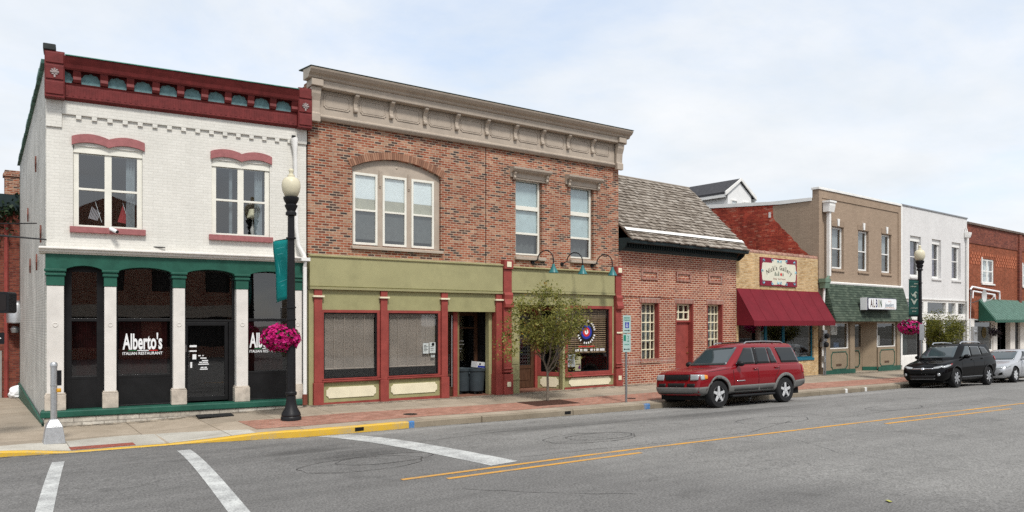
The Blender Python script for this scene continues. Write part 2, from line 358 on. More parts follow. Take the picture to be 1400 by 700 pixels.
def asphalt():
    m, nt, b = nm('asphalt'); L = nt.links
    tc = node(nt, 'ShaderNodeTexCoord'); P = tc.outputs['Object']
    fine = node(nt, 'ShaderNodeTexNoise', Scale=30., Detail=4., Roughness=.85); L.new(P, fine.inputs['Vector'])
    big = node(nt, 'ShaderNodeTexNoise', Scale=.35, Detail=8., Roughness=.62); L.new(P, big.inputs['Vector'])
    mp = node(nt, 'ShaderNodeMapping'); mp.inputs['Scale'].default_value = (.07, 1.1, 1); L.new(P, mp.inputs['Vector'])
    lane = node(nt, 'ShaderNodeTexNoise', Scale=1.3, Detail=6., Roughness=.6); L.new(mp.outputs[0], lane.inputs['Vector'])
    sx = node(nt, 'ShaderNodeSeparateXYZ'); L.new(P, sx.inputs[0])
    # newer, darker surfacing at the junction (a patch with a ragged diagonal edge)
    e = node(nt, 'ShaderNodeMath', operation='MULTIPLY_ADD'); e.inputs[1].default_value = .42; L.new(sx.outputs['Y'], e.inputs[0]); L.new(sx.outputs['X'], e.inputs[2])
    e2 = node(nt, 'ShaderNodeMath', operation='MULTIPLY_ADD'); e2.inputs[1].default_value = 3.2; L.new(big.outputs['Fac'], e2.inputs[0]); L.new(e.outputs[0], e2.inputs[2])
    patch = node(nt, 'ShaderNodeMapRange'); patch.inputs['From Min'].default_value = -3.4; patch.inputs['From Max'].default_value = -.4; L.new(e2.outputs[0], patch.inputs['Value'])
    base = node(nt, 'ShaderNodeMix', data_type='RGBA'); L.new(patch.outputs[0], base.inputs['Factor'])
    base.inputs[6].default_value = (.142, .138, .133, 1); base.inputs[7].default_value = (.19, .185, .176, 1)
    def blob(cx, cy, rx, ry):
        mp2 = node(nt, 'ShaderNodeMapping'); mp2.inputs['Location'].default_value = (-cx/rx, -cy/ry, 0); mp2.inputs['Scale'].default_value = (1/rx, 1/ry, 0); L.new(P, mp2.inputs[0])
        ln2 = node(nt, 'ShaderNodeVectorMath', operation='LENGTH'); L.new(mp2.outputs[0], ln2.inputs[0])
        ad3 = node(nt, 'ShaderNodeMath', operation='MULTIPLY_ADD'); ad3.inputs[1].default_value = 1.6; L.new(lane.outputs['Fac'], ad3.inputs[0]); L.new(ln2.outputs['Value'], ad3.inputs[2]); mr = node(nt, 'ShaderNodeMapRange'); mr.inputs['From Min'].default_value = 1.15; mr.inputs['From Max'].default_value = 2.1; L.new(ad3.outputs[0], mr.inputs['Value']); return mr.outputs[0]
    def mul(a, src, lo, hi, p0=.3, p1=.7):
        r = ramp(nt, [(p0, (lo,)*3), (p1, (hi,)*3)]); L.new(src, r.inputs['Fac'])
        k = node(nt, 'ShaderNodeMix', data_type='RGBA', blend_type='MULTIPLY'); k.inputs['Factor'].default_value = 1.
        L.new(a, k.inputs[6]); L.new(r.outputs['Color'], k.inputs[7]); return k.outputs[2]
    c = mul(base.outputs[2], big.outputs['Fac'], .92, 1.07)
    c = mul(c, lane.outputs['Fac'], .88, 1.08, .33, .62)
    c = mul(c, fine.outputs['Fac'], .42, 1.58, .34, .66)
    med = node(nt, 'ShaderNodeTexNoise', Scale=4., Detail=9., Roughness=.8); L.new(P, med.inputs['Vector'])
    c = mul(c, med.outputs['Fac'], .86, 1.14)
    oil = node(nt, 'ShaderNodeTexNoise', Scale=.9, Detail=4., Roughness=.6, Distortion=.6); L.new(P, oil.inputs['Vector'])
    c = mul(c, oil.outputs['Fac'], .8, 1., .3, .42)
    for q in ((-1.9, -7.6, 1.3, .5), (-2.6, -6.5, .9, .35), (3.2, -6.6, 2.6, .5), (9, -6.9, 4, .5)): c = mul(c, blob(*q), .62, 1., 0., 1.)
    gut = node(nt, 'ShaderNodeMath', operation='MULTIPLY_ADD'); gut.inputs[1].default_value = .9; L.new(big.outputs['Fac'], gut.inputs[0]); L.new(sx.outputs['Y'], gut.inputs[2])
    gr = node(nt, 'ShaderNodeMapRange'); gr.inputs['From Min'].default_value = -5.0; gr.inputs['From Max'].default_value = -4.6; L.new(gut.outputs[0], gr.inputs['Value'])
    gm = node(nt, 'ShaderNodeMath', operation='MULTIPLY'); L.new(gr.outputs[0], gm.inputs[0]); L.new(patch.outputs[0], gm.inputs[1]); c = mul(c, gm.outputs[0], 1., 1.28, 0., 1.)
    vc = node(nt, 'ShaderNodeTexVoronoi', feature='DISTANCE_TO_EDGE', Scale=.33)
    nzv = node(nt, 'ShaderNodeTexNoise', Scale=1.6, Detail=5.); L.new(P, nzv.inputs['Vector'])
    av = node(nt, 'ShaderNodeVectorMath', operation='MULTIPLY_ADD'); av.inputs[1].default_value = (.9, .9, 0); L.new(nzv.outputs['Color'], av.inputs[0]); L.new(P, av.inputs[2])
    L.new(av.outputs[0], vc.inputs['Vector'])
    c = mul(c, vc.outputs['Distance'], .8, 1., .0, .005)
    L.new(c, b.inputs['Base Color']); b.inputs['Roughness'].default_value = .88; b.inputs['Specular IOR Level'].default_value = .3
    bp = node(nt, 'ShaderNodeBump', Strength=.5, Distance=.008); L.new(fine.outputs['Fac'], bp.inputs['Height']); L.new(bp.outputs['Normal'], b.inputs['Normal'])
    return m
def concrete(name, col, joint=1.5, jw=.012):
    m, nt, b = nm(name); L = nt.links
    tc = node(nt, 'ShaderNodeTexCoord'); P = tc.outputs['Object']
    bt = nt.nodes.new('ShaderNodeTexBrick'); bt.offset = 0.
    for k, v in (('Scale', 1.), ('Mortar Size', jw), ('Mortar Smooth', .3), ('Bias', 0.), ('Brick Width', joint), ('Row Height', joint)): bt.inputs[k].default_value = v
    bt.inputs['Color1'].default_value = (.88, .88, .88, 1); bt.inputs['Color2'].default_value = (1.06, 1.05, 1.04, 1); bt.inputs['Mortar'].default_value = (.5, .48, .45, 1)
    L.new(P, bt.inputs['Vector'])
    f = node(nt, 'ShaderNodeTexNoise', Scale=50., Detail=4., Roughness=.75); g = node(nt, 'ShaderNodeTexNoise', Scale=1., Detail=9., Roughness=.7)
    L.new(P, f.inputs['Vector']); L.new(P, g.inputs['Vector'])
    r1 = ramp(nt, [(.3, [c*.72 for c in col]), (.7, [c*1.18 for c in col])]); L.new(f.outputs['Fac'], r1.inputs['Fac'])
    r2 = ramp(nt, [(.3, (.76, .74, .71)), (.65, (1.1, 1.1, 1.1))]); L.new(g.outputs['Fac'], r2.inputs['Fac'])
    k = node(nt, 'ShaderNodeMix', data_type='RGBA', blend_type='MULTIPLY'); k.inputs['Factor'].default_value = 1.; L.new(r1.outputs[0], k.inputs[6]); L.new(r2.outputs[0], k.inputs[7])
    k2 = node(nt, 'ShaderNodeMix', data_type='RGBA', blend_type='MULTIPLY'); k2.inputs['Factor'].default_value = 1.; L.new(k.outputs[2], k2.inputs[6]); L.new(bt.outputs['Color'], k2.inputs[7])
    L.new(k2.outputs[2], b.inputs['Base Color']); b.inputs['Roughness'].default_value = .9; b.inputs['Specular IOR Level'].default_value = .25
    bp = node(nt, 'ShaderNodeBump', Strength=.3, Distance=.006); L.new(f.outputs['Fac'], bp.inputs['Height']); L.new(bp.outputs['Normal'], b.inputs['Normal'])
    return m
def worn(name, col, under=(.17, .17, .17), amt=.55):
    """road paint worn through to what it lies on"""
    m, nt, b = nm(name); L = nt.links
    tc = node(nt, 'ShaderNodeTexCoord'); P = tc.outputs['Object']
    f = node(nt, 'ShaderNodeTexNoise', Scale=26., Detail=8., Roughness=.75); g = node(nt, 'ShaderNodeTexNoise', Scale=2.2, Detail=5.)
    L.new(P, f.inputs['Vector']); L.new(P, g.inputs['Vector'])
    a = node(nt, 'ShaderNodeMath', operation='MULTIPLY_ADD'); a.inputs[1].default_value = .6; L.new(g.outputs['Fac'], a.inputs[0]); L.new(f.outputs['Fac'], a.inputs[2])
    r = ramp(nt, [(amt+.16, (0, 0, 0)), (amt+.42, (.8,)*3)]); L.new(a.outputs[0], r.inputs['Fac'])
    k = node(nt, 'ShaderNodeMix', data_type='RGBA'); L.new(r.outputs[0], k.inputs['Factor']); k.inputs[6].default_value = rgba(col); k.inputs[7].default_value = rgba(under)
    L.new(k.outputs[2], b.inputs['Base Color']); b.inputs['Roughness'].default_value = .75
    return m
ASPH = asphalt(); CONC = concrete('sidewalk_concrete', (.36, .305, .24)); CONC2 = concrete('ramp_concrete', (.47, .45, .4), 3.)
KERB = concrete('kerb_concrete', (.27, .23, .175), 3.05, .02)
PAVER = brick('brick_pavers', [(0, (.3, .135, .095)), (.5, (.37, .18, .13)), (1, (.42, .22, .165))], (.26, .19, .15), .2, .1, .008, axis='xy', bump=.3, dirt=.2)
YKERB = worn('yellow_kerb_paint', (.62, .38, .03), (.36, .3, .2), .62); YLINE = worn('yellow_line_paint', (.6, .29, .02), (.2, .19, .17), .56)
WLINE = worn('white_line_paint', (.56, .57, .55), (.2, .2, .2), .5)

# big ground, road, sidewalk, kerb
g = MB(); g.face([(-900, -900, -2.6), (900, -900, -2.6), (900, 900, -2.6), (-900, 900, -2.6)])
struct(g.build('ground', paint('far_ground', (.12, .115, .1), .95, .25, .2)))
xs = [-70, -50, -35, -25, -18] + span(-13, 50, 1.) + [60, 75, 95, 130]
struct(grid(xs, lambda x: [kerb_y(x)+.3, kerb_y(x), -4.5, -5.2, -6, -7, -8.2, -9.4, -10.6, -14, -17, -20, -24.5, -60], road_z).build('road', ASPH, smooth=True))
sx = span(-16, 60, .5)
struct(grid(sx, lambda x: [kerb_y(x)+.16+(fac_y(x)+.5-kerb_y(x)-.16)*i/6 for i in range(7)], walk_z).build('sidewalk', CONC, smooth=True))
# side sidewalk running downhill along the white building's flank
def side_z(x, y): return walk_z(max(x, -14), min(y, fac_y(x)+.4)) - .037*max(0, y-fac_y(x)-.4) - .004
struct(grid(span(-16, -5.4, 1.), lambda x: [fac_y(x)+.3+1.2*i for i in range(34)], lambda x, y: side_z(x, y)).build('sidewalk', CONC, smooth=True))
# pavers, ramp, tactile strip, kerbs
struct(grid(span(-2.35, 45, .5), lambda x: [kerb_y(x)+.62, kerb_y(x)+1.3, kerb_y(x)+2.05], walk_z, .005).build('brick_paving', PAVER))
struct(grid(span(-7.4, -2.5, .35), lambda x: [kerb_y(x)+.15, kerb_y(x)+.5, kerb_y(x)+.5+max(.12, 1.05*sin(pi*(x+7.7)/5.5))], walk_z, .0045).build('kerb_ramp', CONC2))
struct(grid(span(-6.02, -4.85, .3), lambda x: [kerb_y(x)+.2, kerb_y(x)+.55], walk_z, .012).build('tactile_paving', brick('tactile_brick', [(0, (.3, .075, .05)), (1, (.36, .1, .07))], (.2, .08, .06), .1, .1, .012, axis='xy')))
def kerb(x0, x1, mat, name='kerb', dz=0., wid=.16):
    m = MB(); prev = None
    for x in span(x0, x1, .25):
        y = kerb_y(x); zb = road_z(x, y)-.06; zt = kerb_top(x)+dz
        c = [m.bm.verts.new(p) for p in ((x, y-dz, zb), (x, y-dz, zt-.02), (x, y+.02, zt+.004), (x, y+wid, zt+.004), (x, y+wid, zb))]
        if prev:
            for i in range(4): m.bm.faces.new([prev[i], c[i], c[i+1], prev[i+1]])
        else: m.bm.faces.new(c)
        prev = c
    m.bm.faces.new(prev); return struct(m.build(name, mat))
kerb(-16, 1.02, YKERB); kerb(1.02, 60, KERB)
def kerb_mark(x0, x1, mat):
    kerb(x0, x1, mat, 'kerb_marking', .004, .1)
BLUE = worn('blue_mark_paint', (.02, .16, .42), (.3, .27, .2), .55); WMARK = worn('white_mark_paint', (.65, .65, .63), (.3, .27, .2), .6)
kerb_mark(1.03, 1.17, BLUE); kerb_mark(8.95, 9.2, BLUE)
for x in (14.0, 20.15, 21.65): kerb_mark(x, x+.16, WMARK)
def grime():
    m, nt, b = nm('gutter_grime'); L = nt.links; tc = node(nt, 'ShaderNodeTexCoord'); n = node(nt, 'ShaderNodeTexNoise', Scale=5., Detail=8., Roughness=.75); L.new(tc.outputs['Object'], n.inputs['Vector'])
    r = ramp(nt, [(.42, (0, 0, 0)), (.68, (.75,)*3)]); L.new(n.outputs['Fac'], r.inputs['Fac']); b.inputs['Base Color'].default_value = (.06, .052, .042, 1); b.inputs['Roughness'].default_value = .95; L.new(r.outputs[0], b.inputs['Alpha']); return m
GRIME = grime()
m_ = grid(span(-15, 50, .5), lambda x: [kerb_y(x)-.22, kerb_y(x)-.004], road_z, .006); o_ = m_.build('gutter_dirt', GRIME); o_['kind'] = 'stuff'
m_ = grid(span(-6.1, 44, .5), lambda x: [fac_y(x)-.5, fac_y(x)-.1], walk_z, .007); o_ = m_.build('wall_foot_dirt', GRIME); o_['kind'] = 'stuff'
def drain(x):
    o = MB().box(x-.11, x+.11, kerb_y(x)-.006, kerb_y(x)+.03, kerb_top(x)-.115, kerb_top(x)-.03).build('kerb_drain', M['black']); struct(o)
drain(-.25); drain(5.9)
# painted markings
def strip(pts, wd, mat, name='road_marking', dz=.005, closed=False):
    m = MB(); n = len(pts); prev = None
    rng = list(range(n)) + ([0] if closed else [])
    for i in rng:
        a = Vector(pts[(i-1) % n] if (closed or i > 0) else pts[i]); b = Vector(pts[(i+1) % n] if (closed or i < n-1) else pts[i])
        d = (b-a).normalized(); q = Vector((-d.y, d.x))*(wd(i) if callable(wd) else wd)/2; p = Vector(pts[i])
        c = [m.bm.verts.new((p.x+q.x, p.y+q.y, road_z(p.x+q.x, p.y+q.y)+dz)), m.bm.verts.new((p.x-q.x, p.y-q.y, road_z(p.x-q.x, p.y-q.y)+dz))]
        if prev: m.bm.faces.new([prev[0], c[0], c[1], prev[1]])
        prev = c
    return struct(m.build(name, mat))
def line(a, b, n=14): return [(a[0]+(b[0]-a[0])*i/n, a[1]+(b[1]-a[1])*i/n) for i in range(n+1)]
strip(line((-2.4, -10.13), (45, -10.62), 40), .11, YLINE); strip(line((-1.8, -10.47), (2.3, -10.53), 8), .11, YLINE); strip(line((10.5, -10.72), (17.3, -10.85), 12), .11, YLINE)
strip(line((-6.23, -3.3), (-7.05, -9.8)), .2, WLINE); strip(line((-4.12, -3.55), (-5.05, -11.2)), .25, WLINE)
strip(line((-1.02, -3.98), (-.35, -9.95)), .62, WLINE)
for a, b in (((20.5, -11.4), (21.6, -11.4)), ((11.5, -15.2), (12.2, -15.2))): strip(line(a, b, 2), .1, WLINE)
# sealed detector loops and cracks in the asphalt
def tar():
    m, nt, b = nm('tar_seal'); L = nt.links; tc = node(nt, 'ShaderNodeTexCoord'); n = node(nt, 'ShaderNodeTexNoise', Scale=2.6, Detail=7., Roughness=.75); L.new(tc.outputs['Object'], n.inputs['Vector'])
    r = ramp(nt, [(.36, (.08,)*3), (.6, (.95,)*3)]); L.new(n.outputs['Fac'], r.inputs['Fac']); b.inputs['Base Color'].default_value = (.05, .049, .049, 1); b.inputs['Roughness'].default_value = .6; L.new(r.outputs[0], b.inputs['Alpha']); return m
TAR = tar()
def loop(cx, cy, rx, ry, ph, n=44, wd=.032):
    strip([(cx+rx*cos(2*pi*i/n+ph)*(1+.04*sin(5*i)), cy+ry*sin(2*pi*i/n+ph)*(1+.03*cos(7*i))) for i in range(n)], lambda i: wd*(.6+.5*random.random()), TAR, 'tar_seal', .004, True)
loop(-2.3, -8.55, 1.1, .62, .2); loop(-1.75, -8.3, .9, .45, .5, wd=.03)
loop(2.85, -8.55, 1.15, .6, .1); loop(3.15, -8.5, .85, .42, .1, wd=.035); loop(8.8, -8.75, 1.25, .55, 0); loop(14.6, -8.8, 1.3, .5, 0)
def crack(pts, wd=.02):
    q = []
    for a, b in zip(pts, pts[1:]):
        for i in range(8): t = i/8; q.append((a[0]+(b[0]-a[0])*t+random.uniform(-.03, .03), a[1]+(b[1]-a[1])*t+random.uniform(-.03, .03)))
    q.append(pts[-1]); strip(q, lambda i: wd*(.5+random.random()), TAR, 'tar_seal', .0035)
crack([(-.5, -6.9), (1.9, -6.6), (5.6, -6.9)]); crack([(.2, -9.6), (3.5, -9.9), (6.2, -9.9), (9, -9.1)]); crack([(10, -9.4), (14, -9.2), (18, -9.7)])
crack([(-2, -11.2), (-1.2, -12.1), (-.2, -12.9)]); crack([(3, -5.2), (8, -5.1)], .016); crack([(6.2, -11.2), (5.4, -12.6), (5.6, -14)], .012)
# the tree pit's mulch bed and small covers in the walk
def lid(x, y, r, mat, name):
    m = MB(); n = 18; c = [m.bm.verts.new((x+r*cos(2*pi*i/n), y+r*sin(2*pi*i/n), walk_z(x, y)+.012)) for i in range(n)]; m.bm.faces.new(c)
    return struct(m.build(name, mat))
struct(grid(span(5.65, 7.3, .3), lambda x: [-3.1, -2.6, -2.1], walk_z, .012).build('mulch_bed', paint('mulch', (.07, .032, .022), .95, .5, 22., .9, 50)))
for x, y, r in ((1.65, -2.9, .19), (9.6, -2.9, .16), (16.2, -2.6, .2)): lid(x, y, r, M['iron'], 'utility_cover')
strip(line((-7.0, -3.62), (-6.72, -3.58), 2), .16, TAR, 'utility_cover', .006)
# ------------------------------------------------------------------ shared building pieces
SHADE = paint('white_roller_shade', (.76, .79, .78), .8, .04); SHADE2 = paint('beige_shade', (.42, .39, .3), .8, .08)
SCREEN = paint('grey_insect_screen', (.1, .105, .1), .9, .15, 8.); CURT = paint('pale_curtain', (.25, .285, .3), .9, .12, 6.)
BLINDB = paint('pale_pink_blind', (.36, .305, .26), .6, .12, 1.2); BLINDW = paint('brown_wooden_blind', (.27, .185, .115), .55, .2, 3., streak=True)
def sheet(name, mat, x0, x1, z0, z1, y, parent, t=.006, waves=0):
    m = MB()
    if waves:
        n = waves*6
        a = [(x0+(x1-x0)*i/n, y+.025*sin(2*pi*waves*i/n)) for i in range(n+1)]
        for (xa, ya), (xb, yb) in zip(a, a[1:]): m.face([(xa, ya, z0), (xb, yb, z0), (xb, yb, z1), (xa, ya, z1)])
    else: m.box(x0, x1, y, y+t, z0, z1)
    return m.build(name, mat, parent)
def slats(mat, x0, x1, z0, z1, y, parent, st=.055, tilt=.6):
    m = MB(); z = z0
    while z < z1-.02:
        dyy, dzz = .022*cos(tilt)*1.0, .03
        m.hexa([(x0, y-dyy, z), (x1, y-dyy, z), (x1, y+dyy, z+dzz*1.3), (x0, y+dyy, z+dzz*1.3), (x0, y-dyy, z+.004), (x1, y-dyy, z+.004), (x1, y+dyy, z+dzz*1.3+.004), (x0, y+dyy, z+dzz*1.3+.004)])
        z += st
    m.box(x0, x1, y-.03, y+.03, z1-.04, z1); m.box(x0, x1, y-.02, y+.02, z0-.03, z0)
    for k in range(1, 5):
        xx = x0+(x1-x0)*k/5; m.box(xx-.008, xx+.008, y-.036, y-.031, z0, z1)
    return m.build('blind', mat, parent)
def win(parent, x0, x1, z0, z1, y, fw=.06, rails=(), mulls=(), fmat=None, pmat=None, name='window', thick=.07, rw=.05, mw=.04, fb=None, outline=None):
    """sash window: one frame mesh with holes for its lights, one sheet of glass behind the bars"""
    fb = fw if fb is None else fb
    X = [x0+fw]
    for m_ in mulls: X += [m_-mw/2, m_+mw/2]
    X.append(x1-fw); Z = [z0+fb]
    for r_ in rails: Z += [r_-rw/2, r_+rw/2]
    Z.append(z1-fw)
    holes = [rect(X[i], X[i+1], Z[j], Z[j+1]) for i in range(0, len(X), 2) for j in range(0, len(Z), 2)]
    f = MB().plate(outline or rect(x0, x1, z0, z1), holes, y, y+thick).build(name, fmat or M['wframe'], parent, bevel=.006)
    p = MB(); p.face([(x0+fw*.5, y+thick*.6, z0+fb*.5), (x1-fw*.5, y+thick*.6, z0+fb*.5), (x1-fw*.5, y+thick*.6, z1-fw*.5), (x0+fw*.5, y+thick*.6, z1-fw*.5)])
    p.build('pane', pmat or M['glass'], f, recalc=False)
    return f
def wallbar(m, p, q, z0, z1, t):
    """upright slab from plan point p to q, thickness t to the left of p->q"""
    d = Vector((q[0]-p[0], q[1]-p[1])).normalized(); n = Vector((-d.y, d.x))*t
    m.hexa([(p[0], p[1], z0), (q[0], q[1], z0), (q[0]+n.x, q[1]+n.y, z0), (p[0]+n.x, p[1]+n.y, z0), (p[0], p[1], z1), (q[0], q[1], z1), (q[0]+n.x, q[1]+n.y, z1), (p[0]+n.x, p[1]+n.y, z1)])
def shell(parent, x0, x1, s0, s1, dep, z0, z1, zfloor, mat_in, skip_left=False, roofz=None, bay=None):
    """side and back walls, intermediate floor, ground floor and roof behind a front"""
    m = MB(); y0 = .302; a0, a1 = x0+.004, x1-.004
    if not skip_left: wallbar(m, (a0+s0*dep, dep), (a0+s0*y0, y0), z0, z1, .25)
    wallbar(m, (a1+s1*y0, y0), (a1+s1*dep, dep), z0, z1, .25); wallbar(m, (a1+s1*dep, dep), (a0+s0*dep, dep), z0, z1, .25)
    def slab(za, zb, ya=.31):
        m.hexa([(a0+s0*ya+.26, ya, za), (a1+s1*ya-.26, ya, za), (a1+s1*dep-.26, dep-.26, za), (a0+s0*dep+.26, dep-.26, za),
                (a0+s0*ya+.26, ya, zb), (a1+s1*ya-.26, ya, zb), (a1+s1*dep-.26, dep-.26, zb), (a0+s0*dep+.26, dep-.26, zb)])
    slab(zfloor-.25, zfloor); slab(z0+.0, z0+.06, .35); slab((roofz or z1-.5)-.2, roofz or z1-.5)
    yb = 4.5
    m.hexa([(a0+s0*yb+.27, yb, z0+.07), (a1+s1*yb-.27, yb, z0+.07), (a1+s1*yb-.27, yb+.1, z0+.07), (a0+s0*yb+.27, yb+.1, z0+.07),
            (a0+s0*yb+.27, yb, (roofz or z1-.5)-.21), (a1+s1*yb-.27, yb, (roofz or z1-.5)-.21), (a1+s1*yb-.27, yb+.1, (roofz or z1-.5)-.21), (a0+s0*yb+.27, yb+.1, (roofz or z1-.5)-.21)])
    return m.build('interior', mat_in, parent)
def pipe(path, r, mat, name, parent, n=10): return MB().tube(path, r, n).build(name, mat, parent, auto=40)
def scallop(m, cx, zb, w_, h, y0, y1):
    pts = [(cx-w_/2, zb)]; n = 5
    pts = [(cx-w_*.5, zb)]
    for k in range(n):
        a = pi-(k+.5)*pi/n; c = (cx+w_*.42*cos(a), zb+h*.18+h*.6*sin(a)); r = h*.22
        pts += [(c[0]+r*cos(a+.95-1.9*i/4), c[1]+r*sin(a+.95-1.9*i/4)) for i in range(5)]
    pts.append((cx+w_*.5, zb)); m.plate(pts, [], y0, y1)
    for k in range(1, n):
        a = pi-k*pi/n; p = (cx+w_*.4*cos(a), zb+h*.8*sin(a)+.02); q = (cx, zb+.015)
        m.box(cx-.001, cx+.001, y0-.001, y0, zb, zb+.01)

# ================================================================== A: white corner restaurant
A = empty('restaurant_building', (0, 0, 0), atan2(-.11418, .99346))
tag(A, 'white painted brick corner building with oxblood cornice and black glazed restaurant front under green beam', 'building')
XL, XR = -6.18, -.03
wA = MB().plate(rect(XL, XR, 4.06, 8.66), [rect(-5.63, -4.12, 4.70, 6.66), rect(-2.49, -1.01, 4.68, 6.64)], 0, .3)
wA.build('wall', M['brickW'], A)
m = MB()       # corner piers, frieze band and toothed corbel course
m.box(XL-.012, -5.86, -.045, -.001, 7.05, 7.72); m.box(-.33, XR+.01, -.045, -.001, 7.3, 7.72); m.box(-5.858, -.332, -.05, -.001, 7.38, 7.72)
x = -5.57
while x < -.45: m.box(x, x+.115, -.05, -.001, 7.285, 7.378); x += .335
m.build('corbel_course', M['brickW'], A, bevel=.008)
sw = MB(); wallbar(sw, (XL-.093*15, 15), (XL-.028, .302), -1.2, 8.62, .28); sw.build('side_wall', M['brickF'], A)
shell(A, XL, XR, -.093, -.115, 15, -.3, 8.3, 4.0, M['dark'], skip_left=True, roofz=8.0)
cp = MB()
for i in range(15):
    y = .3+i*.98; xx = XL-.028-.093*(y-.3); zt = 8.62+.05*sin(i*2.1)
    cp.hexa([(xx-.09, y, 8.621), (xx+.3, y, 8.621), (xx+.2, y+.97, 8.621), (xx-.18, y+.97, 8.621), (xx-.09, y, zt+.1), (xx+.3, y, zt+.1), (xx+.2, y+.97, zt+.08), (xx-.18, y+.97, zt+.08)])
cp.build('coping', paint('verdigris_flashing', (.07, .17, .14), .6, .5, 3.), A)
ch = MB(); ch.box(-6.55, -6.15, 7.0, 7.45, 8.0, 9.1); ch.build('vent_stack', M['white'], A)
# green painted foot of the side wall
ft = MB(); wallbar(ft, (XL-.093*15-.06, 15), (XL-.095, .06), -1.2, -.02, .05); ft.build('wall_base', M['green'], A)
for d, z in ((1.2, 4.6), (2.9, 4.0), (3.3, 6.7), (6.2, 4.1), (7.5, 5.8)):
    xx = XL-.03-.093*d; MB().plate([(d-.1, z), (d, z-.22), (d+.1, z), (d, z+.22)], [], xx-.04, xx-.002, ax='x').build('tie_plate', paint('rusty_iron', (.16, .06, .045), .8, .3), A)
# cornice
c = MB(); c.prism([(-.001, 7.70), (-.06, 7.70), (-.09, 7.74), (-.15, 7.76), (-.15, 8.06), (-.18, 8.10), (-.10, 8.12), (-.10, 8.45), (-.001, 8.45)], -5.80, -.32)
c.prism([(-.001, 8.452), (-.30, 8.38), (-.33, 8.42), (-.36, 8.50), (-.42, 8.60), (-.45, 8.66), (-.001, 8.72)], -5.80, -.32)
for i in range(44): x = -5.78+i*.124; c.box(x, x+.05, -.158, -.149, 7.80, 8.03)
cor = c.build('cornice', M['burg'], A, bevel=.006)
for i in range(10):
    x = -5.545+i*.572-.085
    b = MB(); b.prism([(-.101, 8.11), (-.20, 8.12), (-.24, 8.18), (-.22, 8.26), (-.28, 8.36), (-.28, 8.40), (-.101, 8.44)], x, x+.17)
    b.box(x-.012, x+.182, -.30, -.101, 8.405, 8.455); b.build('bracket', M['burg'], cor, bevel=.008)
for i in range(-1, 10):
    cx = -5.545+i*.572+.286
    if cx > -.45: continue
    s = MB(); scallop(s, cx if i >= 0 else cx+.04, 8.115, .40 if i >= 0 else .26, .27, -.135, -.10); s.build('shell_ornament', M['teal'], cor, bevel=.01)
fl = MB(); fl.prism([(-.002, 8.735), (-.47, 8.672), (-.47, 8.69), (-.002, 8.76)], -5.79, -.33); fl.build('flashing', paint('green_flashing', (.1, .27, .2), .5, .3, 4.), cor)
for a, b_ in ((-6.21, -5.80), (-.315, .06)):
    p = MB(); p.box(a, b_, -.30, -.001, 7.69, 8.78);
    p.box(a+.02, b_-.02, -.325, -.301, 7.76, 8.06); p.box(a+.02, b_-.02, -.325, -.301, 8.11, 8.44); p.box(a+.02, b_-.02, -.325, -.301, 8.49, 8.74)
    pr = p.build('cornice_pier', M['burg'], A, bevel=.012)
    e = MB(); cx = (a+b_)/2
    for k in range(5): an = pi*k/4; e.tube([(cx, -.335, 8.26), (cx+.09*cos(an), -.335, 8.27+.09*sin(an))], [.016, .024], 6)
    e.box(cx-.018, cx+.018, -.34, -.327, 8.15, 8.27); e.box(cx-.06, cx+.06, -.34, -.327, 8.215, 8.24); e.build('fleur_emblem', paint('pale_emblem', (.36, .3, .29), .6, .1), pr)
MB().box(-6.24, -5.98, -.33, .2, 8.782, 8.93).build('pier_cap', paint('tarred_cap', (.04, .045, .045), .7, .3), A, bevel=.02)
# upstairs windows
for x0, x1, z0, z1 in ((-5.63, -4.12, 4.70, 6.66), (-2.49, -1.01, 4.68, 6.64)):
    cx = (x0+x1)/2
    f = win(A, x0+.005, x1-.005, z0+.005, z1-.005, .06, .115, [(z0+z1)/2-.05], [cx-.005], mw=.155, rw=.055, fmat=M['wframe'], fb=.05)
    n = 24
    top = [(x0-.03+(x1-x0+.08)*i/n, 6.87+(z0-4.70)+.085*abs(sin(2*pi*i/n))**.8) for i in range(n+1)]
    bot = [(x, z-.205) for x, z in top]
    MB().plate(bot+list(reversed(top)), [], -.055, -.002).build('hood', M['pink'], f, bevel=.012)
    MB().plate([(x0, z1-.16), (x1, z1-.16)]+[(x, min(z+.01, z1+.06)) for x, z in reversed(bot[1:-1])], [], .03, .28).build('head_panel', M['wframe'], f)
    MB().box(x0-.07, x1+.07, -.10, .06, z0-.145, z0).build('sill', M['pink'], f, bevel=.01)
    sheet('curtain', CURT, x1-.36, x1-.16, z0+.06, z1-.1, .22, f, waves=3)
    sheet('curtain', CURT, cx-.27, cx-.19, z0+.06, z1-.1, .24, f, waves=2) if x0 > -4 else None
# storefront: beam with flat arches, columns, sill course, foundation
COLS = [(-6.17, -5.82), (-4.965, -4.705), (-3.42, -3.145), (-1.89, -1.595), (-.41, -.175)]
pts = [(-6.20, 4.02), (-6.20, 3.62)]
for (a, b_), (c2, d2) in zip(COLS, COLS[1:]):
    n = 12; pts += [(b_, 3.62)]+[(b_+(c2-b_)*i/n, 3.63+.125*(1-(2*i/n-1)**2)**.75) for i in range(1, n)]+[(c2, 3.62)]
pts += [(-.10, 3.62), (-.10, 4.02)]
MB().plate(list(reversed(pts)), [], -.10, .18).build('beam', M['green'], A, bevel=.012)
MB().prism([(.3, 4.022), (-.12, 4.022), (-.14, 4.05), (-.18, 4.06), (-.2, 4.11), (-.25, 4.13), (-.25, 4.16), (-.001, 4.2)], -6.33, -.06).build('belt_cornice', M['offw'], A, bevel=.006)
bc = MB(); bc.prism([(-.05, 4.024), (-.12, 4.15), (.14, 4.15), (.1, 4.024)], -6.34, -6.31); bc.build('belt_return', M['offw'], A)
